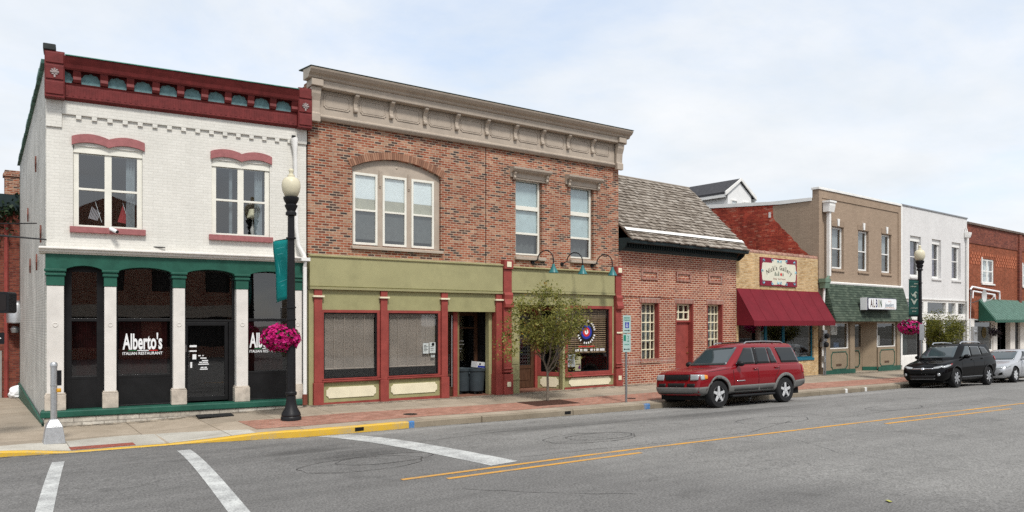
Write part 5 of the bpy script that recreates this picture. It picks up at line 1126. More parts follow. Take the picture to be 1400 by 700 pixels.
k.build('chequer_band', brick('orange_chequer_brick', [(0, (.42, .12, .06)), (1, (.5, .17, .09))], (.4, .15, .09), .21, .075, .006), RB)
MB().box(40.75, 41.25, -.14, -.001, 2.6, 8.5).build('pilaster', M['brickD'], RB); shell(RB, x0, x1, 0, 0, 14, -.6, 8.5, 3.9, M['dark'], roofz=8.0)
for a, b_ in RW:
    f = win(RB, a+.005, b_-.005, 4.935, 6.515, .04, .1, [5.72], [(a+b_)/2], M['white'], M['glass'], 'window', mw=.16, rw=.08); MB().box(a-.14, a-.005, -.06, -.001, 4.9, 6.6).build('shutter', M['white'], f)
    MB().prism([(.03, 4.82), (-.08, 4.82), (-.08, 4.9), (.03, 4.93)], a-.05, b_+.05).build('sill', M['white'], f); sheet('blind', SHADE, a+.1, b_-.1, 4.96, 6.5, .25, f)
ag = empty('metal_awning', at(RB, 0, 0, 0), CR); tag(ag, 'green ribbed metal awning on the red brick building', 'awning')
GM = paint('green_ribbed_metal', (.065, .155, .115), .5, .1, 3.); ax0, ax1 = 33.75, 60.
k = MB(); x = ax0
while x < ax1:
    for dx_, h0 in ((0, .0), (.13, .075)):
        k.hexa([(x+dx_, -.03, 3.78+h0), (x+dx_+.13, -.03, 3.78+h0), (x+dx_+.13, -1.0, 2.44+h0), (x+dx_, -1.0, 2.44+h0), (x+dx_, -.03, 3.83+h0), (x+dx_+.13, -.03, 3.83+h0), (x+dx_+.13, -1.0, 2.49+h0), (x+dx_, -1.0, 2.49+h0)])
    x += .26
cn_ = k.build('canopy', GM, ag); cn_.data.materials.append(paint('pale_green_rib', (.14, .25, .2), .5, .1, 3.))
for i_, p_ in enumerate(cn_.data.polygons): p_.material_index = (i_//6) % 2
k = MB(); k.face([(ax0-.02, -.03, 3.8), (ax0-.02, -1.0, 2.45), (ax0-.02, -.03, 2.45)]); k.box(ax0, ax1, -1.02, -.96, 2.36, 2.45); k.build('end_panel', paint('dark_green_metal', (.02, .09, .06), .5, .1), ag)
MB().box(ax0, ax1, -.94, -.03, 2.38, 2.42).build('soffit', M['tan'], ag)
zb = cz(38)
k = MB()
for a, b_ in ((32.0, 33.0), (36.2, 36.9), (39.3, 40.2), (41.2, 42.0)): k.box(a, b_, -.04, .26, zb-.4, 2.598)
k.build('pier', M['offw'], RB)
f = win(RB, 33.0, 36.2, .5, 2.598, .04, .08, [], [], M['white'], M['shopglass'], 'shop_window'); MB().box(33, 36.2, .0, .2, zb-.4, .498).build('stall_riser', M['offw'], f); sheet('back_drop', paint('dim_grey_room', (.1, .1, .12)), 33, 36.2, .4, 2.6, .8, f)
MB().lathe([(.36, 0), (.36, -.02), (.26, -.02), (.26, 0)], (34.9, .07, 1.7), 20, 'y').build('wreath', paint('dry_wreath', (.16, .12, .05), .9, .5, 20.), f)
d = win(RB, 37.6, 39.2, zb, 2.4, .5, .1, [], [], M['black'], M['shopglass'], 'door', fb=.4); MB().tube([(37.75, .45, .7), (37.75, .45, 1.2)], .02, 6).build('handle', M['chrome'], d); sheet('back_drop', DARKIN, 36.9, 39.3, -.3, 2.6, 1.4, RB); MB().box(36.9, 39.3, -.05, 1.0, -.7, zb+.02).build('entry_floor', CONC, RB)
MB().box(36.9, 37.59, .45, .6, zb, 2.598).build('entry_side', M['offw'], RB); MB().box(40.2, 41.2, .1, .3, zb-.4, 2.598).build('dark_post', M['black'], RB)
sd_ = MB(); sd_.box(42.0, 61.9, .02, .3, zb-.4, 2.598); [sd_.box(42.0, 61.9, .0, .019, zb+.2+i*.2, zb+.36+i*.2) for i in range(11)]; sd_.build('siding', M['cream'], RB)
k = MB(); k.tube([(32.15, -.1, 1.3), (32.15, -.12, 4.45), (32.4, -.12, 4.62), (37.0, -.12, 4.42), (37.05, -.12, 3.9)], .06, 8); k.tube([(32.5, -.12, 3.9), (32.55, -.12, 4.35), (36.2, -.12, 4.2), (36.25, -.12, 3.9)], .05, 8); k.build('conduit', M['vinyl'], RB, auto=50)
ds_ = empty('satellite_dish', at(RB, 32.55, -.75, 4.02), CR); tag(ds_, 'pale grey satellite dish at the left end of the green metal awning', 'dish')
k = MB(); k.lathe([(.0, .1), (.2, .06), (.38, -.02), (.40, -.03), (.38, -.005), (.2, .075)], (0, 0, 0), 24, 'y'); k.build('reflector', paint('dish_grey', (.5, .51, .5), .4, .05), ds_, auto=40)
MB().tube([(0, .1, -.1), (.1, .4, -.3), (.1, .72, -.4)], .03, 8).build('mount', M['steel'], ds_, auto=50); MB().tube([(0, .02, -.36), (.2, -.3, -.25), (.42, -.42, -.02)], .018, 6).build('feed_arm', M['steel'], ds_, auto=50); MB().lathe([(.05, -.06), (.06, .06)], (.42, -.42, .0), 10).build('feed_horn', M['vinyl'], ds_)
em_ = MB(); em_.box(-.3, .3, -.16, 0, 0, 1.15); o = em_.build('electric_meter', M['alu'], None, bevel=.02, loc=at(RB, 32.75, -.05, .95)); o.rotation_euler.z = CR; tag(o, 'grey metal utility box on the red building beside the white downspout', 'meter')
MB().lathe([(.12, 0), (.1, -.08)], (.0, -.16, .8), 14, 'y').build('dial', M['steel'], o)

# ---- white gabled house on the next street
hp = CAM.xy + Vector((((1013-700)/1050)*.80994+.58651, -((1013-700)/1050)*.58651+.80994))*50
HB = empty('gabled_house', (hp.x, hp.y, 0), CR); tag(HB, 'distant white house gable with dark shingle roof behind the shake roof', 'house')
zr, ze, hw_ = 11.6, 10.72, 1.3
k = MB(); k.plate([(-hw_, -1), (hw_, -1), (hw_, ze), (0, zr-.1), (-hw_, ze)], [], .10, 9); k.build('wall', paint('white_clapboard', (.78, .78, .77), .6, .03), HB)
for s in (-1, 1):
    k = MB(); d_ = Vector((s*(hw_+.42), ze-.16)); u_ = Vector((0, zr)); 
    k.plate([(0, zr), (0, zr+.14), (d_.x, d_.y+.14), (d_.x, d_.y)], [], .02, 9.2); rf = k.build('roof', paint('charcoal_shingle', (.055, .055, .06), .85, .25, 6.), HB)
    k = MB(); k.plate([(0, zr-.02), (0, zr+.15), (d_.x, d_.y+.15), (d_.x, d_.y-.1)], [], -.06, .018); k.build('bargeboard', M['white'], rf)
    MB().box(s*(hw_+.36)-.05, s*(hw_+.36)+.05, .03, 9.1, ze-.36, ze-.16).build('eave', M['white'], rf)
for x in (-.65, .65): f = win(HB, x-.33, x+.33, 8.9, 10.28, .03, .07, [9.6], [], M['white'], M['glass'], 'window')
f = MB(); f.plate(rect(2.2, 3.4, 9.2, 10.3), [], -hw_-.05, -hw_-.001, ax='x'); f.build('window', M['black'], HB)

# ---- red building down the side street
SB = empty('rear_building', (-9.9, 16.2, 0), 0); tag(SB, 'dark red brick building with chimney glimpsed beyond the white flank at far left', 'building')
MB().plate(rect(-6, 5.2, -2.2, 7.3), [], 0, 4).build('wall', M['brickD'], SB); MB().box(-6.1, 5.3, -.12, 4, 6.85, 7.5).build('parapet', M['gdark'], SB)
k = MB(); k.box(3.62, 4.15, .4, .95, 7.3, 8.55); k.box(3.57, 4.2, .35, 1.0, 8.3, 8.42); k.build('chimney', M['brickB'], SB)
k = MB(); k.box(3.58, 3.72, -.1, -.001, -1.2, 6.8); k.box(3.62, 3.68, -.16, -.101, -1, 6.5); k.build('pilaster_strip', M['red'], SB)
k = MB(); k.box(2.0, 3.5, -.05, -.001, -1, 1.25); k.build('door', paint('grey_shutter_door', (.3, .29, .27), .6, .1), SB)
em_ = empty('wall_meter', (-5.93, 16.18, 2.75)); tag(em_, 'rounded grey metal drum with small lamp on the rear red wall at far left', 'meter')
MB().lathe([(.27, -.42), (.33, -.38), (.34, .3), (.28, .42), (.1, .5)], (0, -.36, 0), 18).build('drum', M['alu'], em_, auto=40); MB().box(-.1, .1, -.15, 0, -.2, .2).build('bracket', M['steel'], em_); MB().lathe([(.12, -.16), (.16, 0), (.08, .1)], (-.05, -.36, -.62), 14).build('lamp', M['steel'], em_, auto=40)
bg_ = MB(); bmesh.ops.create_icosphere(bg_.bm, subdivisions=3, radius=.27)
for v_ in bg_.bm.verts: v_.co = Vector((v_.co.x*1.15, v_.co.y*.8, max(-.18, v_.co.z*(1.15 if v_.co.z > 0 else .8)))) * random.uniform(.88, 1.1)
o = bg_.build('plastic_bag', M['vinyl'], None, loc=(-5.92, 15.3, side_z(-5.92, 15.3)+.18)); tag(o, 'white plastic bag on the side walk against the rear red wall', 'bag')
# evergreen garland along that parapet
gr = MB()
for i in range(1500):
    t = random.random(); p = Vector((-14.+9.0*t+random.gauss(0, .2), 15.95+random.gauss(0, .12), 7.0+.35*sin(t*14)+random.gauss(0, .2)))
    if t < .93 and random.random() < .35: p.z -= random.random()*1.3*(1 if p.x < -5.9 else 0)
    d_ = Vector((random.gauss(0, 1), random.gauss(0, 1), random.gauss(0, 1))).normalized()*.16; q = Vector((random.gauss(0, 1), random.gauss(0, 1), random.gauss(0, 1))).cross(d_).normalized()*.05
    gr.face([p-q, p+d_*.5-q*1.4, p+d_, p+q])
tag(gr.build('vine', paint('ivy_leaf', (.018, .035, .014), .6, .5, 5.), None), 'dark evergreen vine hanging along the rear red building parapet', 'plant')
# overhead service cables
def cable(a, b, sag, label):
    pts = []
    for i in range(13): t = i/12; p = Vector(a).lerp(Vector(b), t); p.z -= sag*4*t*(1-t); pts.append(p)
    tag(MB().tube(pts, .016, 6).build('service_cable', M['iron'], None), label, 'cable')
cp_ = at(A, XL, -.02, 4.35); cable((-15, 4.5, 5.9), cp_, .25, 'black cable from off the left edge to the belt cornice corner of the white building')
cable((-15, 4.5, 5.8), at(A, -3.6, -.05, 4.28), .3, 'thin black cable running along above the white belt cornice'); cable((-15, 9, 5.6), at(A, XL-.3, 2.5, 5.0), .2, 'thin cable reaching the flank of the white building')
# buildings across the street, which the shop glass mirrors
for nme, x0, x1, ht, mt_, lab in (('brick_building', -16., 1., 7.4, 'brickR', 'red brick gabled building across the street, mirrored in the restaurant glass'), ('brick_building', 3., 22., 6.4, 'brickT', 'long low taupe building across the street, mirrored in the olive shop windows'), ('brick_building', 24., 46., 8., 'brickD', 'deep red brick building across the street opposite the red suv'), ('brick_building', 48., 80., 7., 'brickR', 'rose brick building across the street opposite the black crossover')):
    e = empty(nme, (0, -33, 0)); tag(e, lab, 'building')
    k = MB(); outl = [(x0, -1), (x1, -1), (x1, ht)]+([((x0+x1)/2, ht+3.)] if x0 < 0 else [])+[(x0, ht)]
    ops = [rect(x0+1.2+i*3.2, x0+2.8+i*3.2, 4.4, 6.0) for i in range(int((x1-x0-1)/3.2))] + [rect(x0+1+i*5.2, x0+5+i*5.2, .7, 2.7) for i in range(int((x1-x0-1)/5.2))]
    k.plate(outl, ops, -.3, 0); wl = k.build('wall', M[mt_], e); MB().box(x0+.1, x1-.1, -.5, -.35, -.5, ht-.2).build('interior', M['dark'], e)
    k = MB(); k.hexa([(x0+.5, .01, 2.9), (x1-.5, 0, 2.9), (x1-.5, 1.2, 2.7), (x0+.5, 1.2, 2.7), (x0+.5, .0, 3.5), (x1-.5, .0, 3.5), (x1-.5, 1.2, 2.75), (x0+.5, 1.2, 2.75)]); k.build('canopy', M['tan'], e)
# ================================================================== street furniture
LEAFY = paint('yellow_leaf', (.4, .4, .1), .6, .1)
GLOBE = paint('cream_acrylic_globe', (.62, .57, .42), .3, .06, 3.)
PETAL = island_mat('magenta_petal', [(0, (.36, .002, .085)), (.5, (.56, .004, .17)), (1, (.68, .03, .27))], .6, .3)
LEAFG = island_mat('petunia_leaf', [(0, (.02, .05, .012)), (1, (.06, .11, .03))], .6)
def lamp_post(x, y, label):
    z = walk_z(x, y); e = empty('street_lamp', (x, y, z)); tag(e, label, 'street lamp', 'ornamental street lamps')
    k = MB(); k.lathe([(.245, 0), (.245, .07), (.225, .10), (.235, .13), (.215, .19), (.15, .30), (.118, .46), (.11, .60), (.135, .62), (.14, .67), (.115, .70)], (0, 0, 0), 28); k.build('base', M['iron'], e, auto=35)
    k = MB(); n = 24; rings = []
    for zz, r0 in ((.70, .112), (2.4, .104), (4.5, .083), (5.02, .08)):
        rings.append([k.bm.verts.new((r0*(1-.07*(i % 2))*cos(2*pi*i/n), r0*(1-.07*(i % 2))*sin(2*pi*i/n), zz)) for i in range(n)])
    for a, b_ in zip(rings, rings[1:]):
        for i in range(n): k.bm.faces.new([a[i], a[(i+1) % n], b_[(i+1) % n], b_[i]])
    for zz in (2.46, 2.75, 4.44): k.lathe([(.11, zz-.02), (.118, zz-.015), (.118, zz+.015), (.11, zz+.02)], (0, 0, 0), 16)
    k.build('pole', M['iron'], e)
    MB().lathe([(.085, 4.98), (.13, 5.0), (.13, 5.06), (.10, 5.10), (.145, 5.2), (.155, 5.24), (.12, 5.27), (.16, 5.33), (.185, 5.40), (.185, 5.44), (.10, 5.45)], (0, 0, 0), 24).build('fitter', M['iron'], e, auto=35)
    MB().lathe([(.10, 5.44), (.15, 5.46), (.205, 5.58), (.226, 5.70), (.212, 5.82), (.16, 5.90), (.085, 5.93), (.085, 5.98), (.05, 6.0), (.045, 6.05), (.065, 6.08), (.055, 6.12), (.0, 6.15)], (0, 0, 0), 28).build('globe', GLOBE, e, auto=50)
    return e
lamp_post(-1.25, -2.2, 'tall black lamp post with cream acorn globe and teal banner in front of the restaurant')
lamp_post(27.3, -3.3, 'farther black lamp post with cream acorn globe and dark green banner behind the black crossover')
def banner(x, y, ang, z0, z1, wd, mat, mat2, label, curl, far):
    e = empty('street_banner', (x, y, walk_z(x, y)), ang); tag(e, label, 'banner', None)
    k = MB(); n, mrow = 8, 14; V = []
    for j in range(mrow+1):
        t = j/mrow; row = []
        for i in range(n+1):
            u = i/n; row.append(k.bm.verts.new((.1+wd*u*(1-.12*curl*sin(pi*t)*u), curl*(.10*sin(pi*t*1.1+.4)*u*u+.04*sin(6*t+2*u)), z1+(z0-z1)*t - curl*.10*u*t)))
        V.append(row)
    for j in range(mrow):
        for i in range(n): k.bm.faces.new([V[j][i], V[j][i+1], V[j+1][i+1], V[j+1][i]])
    c = k.build('cloth', mat, e, smooth=True); md = c.modifiers.new('th', 'SOLIDIFY'); md.thickness = .006
    k = MB()
    for zz in (z1+.015, z0-.015) if not curl else (z1+.015,): k.tube([(0, 0, zz), (.12+wd, 0, zz)], .016, 8)
    k.build('arm', M['iron'], e, auto=50)
    k = MB()
    for s in (-1, 1):
        if far:
            for zc_, hh, ph in ((.62, .10, 0), (.42, .16, 1.2)):
                pts = [(.1+wd*(.14+.72*i/10), z0+(z1-z0)*(zc_+.05*sin(ph+i*.7))+hh*.5*sin(pi*i/10)) for i in range(11)]+[(.1+wd*(.86-.72*i/10), z0+(z1-z0)*(zc_+.05*sin(ph+(10-i)*.7))-hh*.5*sin(pi*i/10)) for i in range(1, 10)]
                k.plate(pts, [], s*.012, s*.016)
            k.plate(arc(.1+wd*.38, z0+(z1-z0)*.56, .09, 0, 2*pi, 14)[:-1], [], s*.0125, s*.0165)
        else: pass
    if far:
        k.build('emblem', mat2, e)
        k = MB()
        for zz, u0, u1 in ((.9, .12, .5), (.82, .3, .85), (.22, .15, .85), (.13, .3, .7)):
            pts = [(.1+wd*(u0+(u1-u0)*i/26), -.014, z0+(z1-z0)*zz+.045*sin(i*1.9)*(.5+.5*sin(i*.8))) for i in range(27)]; k.tube(pts, .008, 4)
        for zz, u0, u1 in ((.9, .12, .5), (.82, .3, .85), (.22, .15, .85), (.13, .3, .7)):
            pts = [(.1+wd*(u0+(u1-u0)*i/26), .014, z0+(z1-z0)*zz+.045*sin(i*1.9)*(.5+.5*sin(i*.8))) for i in range(27)]; k.tube(pts, .008, 4)
        k.build('script_line', mat2, e)
    else:
        k.bm.free()
        def wob(u, t): return curl*(.10*sin(pi*t*1.1+.4)*u*u+.04*sin(6*t+2*u))
        k = MB()
        for (u0, t0, u1, t1) in ((.3, .22, .78, .23), (.3, .22, .32, .6), (.78, .23, .74, .58), (.45, .34, .62, .34), (.45, .34, .46, .5), (.62, .34, .6, .5), (.25, .66, .8, .68), (.35, .74, .7, .75), (.25, .12, .8, .13)):
            a = Vector((.1+wd*u0*(1-.12*sin(pi*t0)*u0), wob(u0, t0)-.008, z1+(z0-z1)*t0-.1*u0*t0)); b_ = Vector((.1+wd*u1*(1-.12*sin(pi*t1)*u1), wob(u1, t1)-.008, z1+(z0-z1)*t1-.1*u1*t1)); k.tube([a, b_], .009, 5)
        k.build('emblem', mat2, e)
    return e
banner(-1.25, -2.2, radians(97), 2.98, 4.42, .72, paint('teal_banner_cloth', (.0, .19, .185), .7, .1, 3.), paint('pale_teal_print', (.1, .4, .42), .6), 'faded teal banner with pale line emblem curling on the near lamp post', 1., False)
banner(27.3, -3.3, radians(180), 2.95, 4.55, .86, paint('bottle_green_cloth', (.006, .05, .042), .7, .1, 3.), paint('pale_grey_print', (.3, .33, .28), .6), 'dark green banner with wavy pale emblem on the farther lamp post', 0., True)
def basket(x, y, z, rx, rz, label, nf, hook):
    e = empty('flower_basket', (x, y, z)); tag(e, label, 'hanging flowers', 'magenta flower baskets')
    k = MB(); k.lathe([(.05, -rz*.55), (rx*.45, -rz*.4), (rx*.62, -.02), (rx*.62, .02)], (0, 0, 0), 18); k.build('pot', M['iron'], e, auto=40)
    f = MB(); lf = MB(); rnd = random.Random(3)
    for i in range(nf):
        u = rnd.uniform(-1, 1); a = rnd.uniform(0, 2*pi); s = sqrt(1-u*u); rr = rnd.uniform(.9, 1.06)
        d = Vector((s*cos(a), s*sin(a), u)); lump = 1+.05*sin(5*a+3*u)+.04*sin(9*a-4*u)
        p = Vector((d.x*rx*rr*lump, d.y*rx*rr*lump, d.z*rz*rr*lump*(1.0 if u > 0 else .92))); nrm = Vector((d.x/rx, d.y/rx, d.z/rz)).normalized()+Vector((rnd.gauss(0, .25), rnd.gauss(0, .25), rnd.gauss(0, .25))); nrm.normalize()
        t1 = nrm.cross(Vector((0, 0, 1))); t1 = t1.normalized() if t1.length > .05 else Vector((1, 0, 0)); t2 = nrm.cross(t1); R_ = rnd.uniform(.034, .052); ph = rnd.uniform(0, 6.3)
        c = f.bm.verts.new(p-nrm*R_*.35); ring = [f.bm.verts.new(p+nrm*.004*(k_ % 2)+(t1*cos(ph+2*pi*k_/10)+t2*sin(ph+2*pi*k_/10))*R_*(1. if k_ % 2 else .8)) for k_ in range(10)]
        for k_ in range(10): f.bm.faces.new([c, ring[k_], ring[(k_+1) % 10]])
    for i in range(nf):
        u = rnd.uniform(-1, 1); a = rnd.uniform(0, 2*pi); s = sqrt(1-u*u); rr = rnd.uniform(.7, .97)
        p = Vector((s*cos(a)*rx*rr, s*sin(a)*rx*rr, u*rz*rr)); d = Vector((rnd.gauss(0, 1), rnd.gauss(0, 1), rnd.gauss(0, 1))).normalized()*.08; q = d.cross(Vector((rnd.gauss(0, 1), rnd.gauss(0, 1), 1))).normalized()*.03
        lf.face([p-q*.6, p+d*.5-q, p+d, p+d*.5+q])
    f.build('flowers', PETAL, e, recalc=False); lf.build('foliage', LEAFG, e, recalc=False)
    k = MB(); k.tube([(hook[0], hook[1], rz+.42), (0, 0, rz+.42), (0, 0, rz*.2)], .014, 6); k.build('bracket', M['iron'], e, auto=50)
basket(-1.42, -1.98, 1.99, .44, .34, 'ball of magenta petunias hanging on the near lamp post', 900, (.12, -.15))
basket(26.9, -3.05, 2.15, .50, .34, 'magenta petunia basket hanging on the farther lamp post', 420, (.3, -.2))
# dark basket at the metal awning
hb = empty('hanging_planter', at(RB, 34.3, -.72, 1.75)); tag(hb, 'dark hanging planter below the edge of the green metal awning', 'planter'); lf = MB(); rnd = random.Random(5)
for i in range(420):
    p = Vector((rnd.gauss(0, .16), rnd.gauss(0, .16), rnd.gauss(0, .14))); d = Vector((rnd.gauss(0, 1), rnd.gauss(0, 1), rnd.gauss(0, 1))).normalized()*.12; q = d.cross(Vector((.3, .5, 1))).normalized()*.035; lf.face([p-q*.6, p+d*.5-q, p+d, p+d*.5+q])
lf.build('foliage', paint('dark_purple_leaf', (.03, .02, .03), .6, .4, 9.), hb, recalc=False); MB().tube([(0, 0, .68), (0, 0, 0)], .01, 6).build('wire', M['iron'], hb); MB().lathe([(.08, -.25), (.16, -.05), (.17, 0)], (0, 0, 0), 14).build('pot', M['iron'], hb, auto=40)
# disabled-parking sign post
x, y = 8.75, -3.55; z = walk_z(x, y)
sp_ = empty('parking_sign', (x, y, z)); tag(sp_, 'grey steel post with two stacked parking signs beside the kerb left of the red suv', 'sign')
MB().box(-.032, .032, -.022, .022, 0, 2.62-z).build('post', M['steel'], sp_, bevel=.006)
SG = paint('pale_green_sign', (.38, .5, .47), .45, .05); SGN = paint('sign_green', (.02, .22, .15), .45)
for (z0, z1, nme) in ((2.06, 2.60, 0), (1.48, 2.03, 1)):
    pl = empty('plate', (0, -.03, (z0+z1)/2-z), 0, sp_)
    h = (z1-z0)/2; MB().plate(rrect(-.165, .165, -h, h, .025), [], -.004, 0).build('panel', SG, pl)
    if nme == 0:
        txt('RESERVED', .066, SGN, (0, -.006, .19), pl, .85); txt('PARKING', .066, SGN, (0, -.006, .12), pl, .95)
        MB().box(-.075, .085, -.007, -.0045, -.12, .06).build('symbol_field', M['bluev'], pl)
        k = MB(); k.plate(arc(.0, -.055, .042, pi*.6, pi*2, 12)+arc(.0, -.055, .028, pi*2, pi*.6, 12), [], -.0095, -.0075); k.box(-.012, .004, -.0095, -.0075, -.03, .02); k.plate(arc(-.004, .036, .014, 0, 2*pi, 10)[:-1], [], -.0095, -.0075); k.box(.0, .045, -.0095, -.0075, -.035, -.022); k.build('symbol', M['vinyl'], pl)
        k = MB(); k.box(-.11, .08, -.006, -.0045, -.205, -.185); k.plate([(.07, -.23), (.12, -.195), (.07, -.16)], [], -.006, -.0045); k.build('arrow', M['blackv'], pl)
    else:
        MB().box(-.14, -.04, -.0065, -.0045, .06, .24).build('symbol_field', SGN, pl); txt('2', .15, SGN, (.05, -.006, .16), pl)
        txt('HR', .07, SGN, (.05, -.006, .05), pl); txt('PARKING', .055, SGN, (0, -.006, -.05), pl, .9)
        k = MB(); k.box(-.1, .08, -.006, -.0045, -.205, -.185); k.plate([(.07, -.23), (.12, -.195), (.07, -.16)], [], -.006, -.0045); k.plate([(-.09, -.23), (-.14, -.195), (-.09, -.16)], [], -.006, -.0045); k.build('arrow', M['blackv'], pl)
# pedestrian push-button post at the corner
x, y = -6.22, -1.9; z = walk_z(x, y)
pp = empty('push_button_post', (x, y, z)); tag(pp, 'aluminium push-button post on a flared square base at the corner of the white building', 'post')
k = MB(); k.hexa([(-.2, -.2, 0), (.2, -.2, 0), (.2, .2, 0), (-.2, .2, 0), (-.15, -.15, .36), (.15, -.15, .36), (.15, .15, .36), (-.15, .15, .36)]); k.hexa([(-.15, -.15, .361), (.15, -.15, .361), (.15, .15, .361), (-.15, .15, .361), (-.075, -.075, .50), (.075, -.075, .50), (.075, .075, .50), (-.075, .075, .50)]); k.build('base', M['alu'], pp, bevel=.012)
k = MB(); k.lathe([(.062, .48), (.062, 1.60), (.07, 1.605), (.07, 1.66), (.05, 1.69), (.0, 1.70)], (0, 0, 0), 18); k.lathe([(.067, 1.2), (.067, 1.23)], (0, 0, 0), 18); k.build('pole', M['alu'], pp, auto=35)
MB().box(.05, .14, -.02, .02, 1.2, 1.52).build('sign_panel', M['iron'], pp, bevel=.006); k = MB(); k.box(.05, .13, -.05, .05, 1.06, 1.14); k.lathe([(.03, -.05), (.03, -.08)], (.09, 0, 1.10), 12, 'y'); k.build('button_housing', paint('signal_yellow', (.6, .3, .02), .4, .05), pp, bevel=.008)
# signal post just off the left edge: walk signal and one-way sign reach into the picture
def ray_at(px, Z): return CAM.xy + Vector(((px-700)/1050*.80994+.58651, -(px-700)/1050*.58651+.80994))*Z
q = ray_at(-26, 16.); z = 0.
tp = empty('signal_post', (q.x, q.y, z), yaw-pi/2); tag(tp, 'dark walk signal head with one-way sign on a post at the left edge', 'traffic signal')
MB().tube([(-.1, .2, -.1), (-.1, .2, 4.0)], .07, 12).build('pole', M['iron'], tp, auto=40)
hd_ = MB().plate(rrect(.12, .67, 2.58, 3.02, .05), [], -.14, .12).build('signal_head', M['iron'], tp, bevel=.015); MB().box(-.1, .13, .1, .18, 2.76, 2.84).build('bracket', M['iron'], tp)
MB().plate(rrect(.17, .62, 2.63, 2.97, .04), [], -.146, -.141).build('screen', paint('signal_screen', (.02, .016, .016), .25), hd_)
m_, nt_, b_ = nm('red_hand_light'); b_.inputs['Base Color'].default_value = (.4, .02, .01, 1); b_.inputs['Emission Color'].default_value = (1, .06, .03, 1); b_.inputs['Emission Strength'].default_value = 2.5
k = MB(); k.plate(rrect(.36, .47, 2.70, 2.83, .03), [], -.150, -.147); [k.plate(rrect(.365+i*.027, .385+i*.027, 2.82, 2.90-.01*(i in (0, 3)), .008, 2), [], -.150, -.147) for i in range(4)]; k.build('hand_symbol', m_, hd_)
os_ = MB().plate(rrect(-.2, .52, 1.94, 2.18, .02), [], -.05, -.045).build('sign_panel', M['blackv'], tp); k = MB(); k.plate([(-.1, 2.02), (.3, 2.02), (.3, 1.98), (.46, 2.06), (.3, 2.14), (.3, 2.10), (-.1, 2.10)], [], -.055, -.051); k.build('arrow', M['vinyl'], os_)
# a plain sign seen from behind near the farther lamp
q = ray_at(1259, 33.4); z_ = walk_z(q.x, q.y)
bs = empty('parking_sign', (q.x, q.y, z_)); tag(bs, 'bare grey post with blank grey sign back beside the magenta basket', 'sign')
MB().box(-.05, .05, -.03, .03, 0, 2.3-z_).build('post', M['steel'], bs); MB().box(-.2, .2, -.05, -.031, 1.6-z_, 2.3-z_).build('panel', M['alu'], bs, bevel=.01)
lf_ = MB(); lf_.plate([(-.09, -.02), (0, -.045), (.1, 0), (0, .04)], [], 0, .004, ax='z'); o = lf_.build('fallen_leaf', LEAFY, None, loc=(2.2, -15.2, road_z(2.2, -15.2)+.012)); o.rotation_euler = (.15, .1, .4); tag(o, 'single yellow-green leaf lying on the open asphalt at lower right', 'leaf')
# bins in the entry
BIN = paint('grey_bin_plastic', (.04, .052, .06), .5, .12, 4., .1)
def bin_(x, y, label):
    e = empty('trash_can', (x, y, .05)); tag(e, label, 'trash can', 'grey trash cans in the entry')
    MB().lathe([(.22, .09), (.24, .10), (.285, .74), (.31, .75), (.315, .83), (.30, .84), (.28, .80), (.235, .14), (.0, .13)], (0, 0, 0), 28).build('bin', BIN, e, auto=35)
    k = MB()
    for s in (-1, 1): k.box(s*.29-.03, s*.29+.03, -.07, .07, .66, .72)
    k.build('handle', BIN, e, bevel=.01)
    for i in range(4):
        a = pi/4+i*pi/2; MB().lathe([(.045, -.02), (.045, .02)], (.18*cos(a), .18*sin(a), .045), 12, 'y').build('caster', M['rubber'], e)
    MB().lathe([(.21, .075), (.21, .09)], (0, 0, 0), 20).build('dolly', M['rubber'], e)
bin_(5.93, .52, 'grey wheeled trash can with a carton on its rim, front one in the olive entry'); bin_(5.55, .78, 'grey trash can standing deeper in the shaded olive entry, without a carton')
bx = MB().box(-.2, .2, -.13, .13, 0, .19).build('carton', paint('white_carton', (.6, .61, .62), .6, .06), None, bevel=.004, loc=(6.0, .52, .90)); bx.rotation_euler = (.05, .1, .25); tag(bx, 'white carton with blue print lying on the front trash can', 'box')
MB().box(-.16, .2005, -.1315, -.1305, .01, .07).build('blue_print', M['bluev'], bx); MB().box(-.1, -.02, -.1315, -.1305, .09, .15).build('print', M['blackv'], bx)

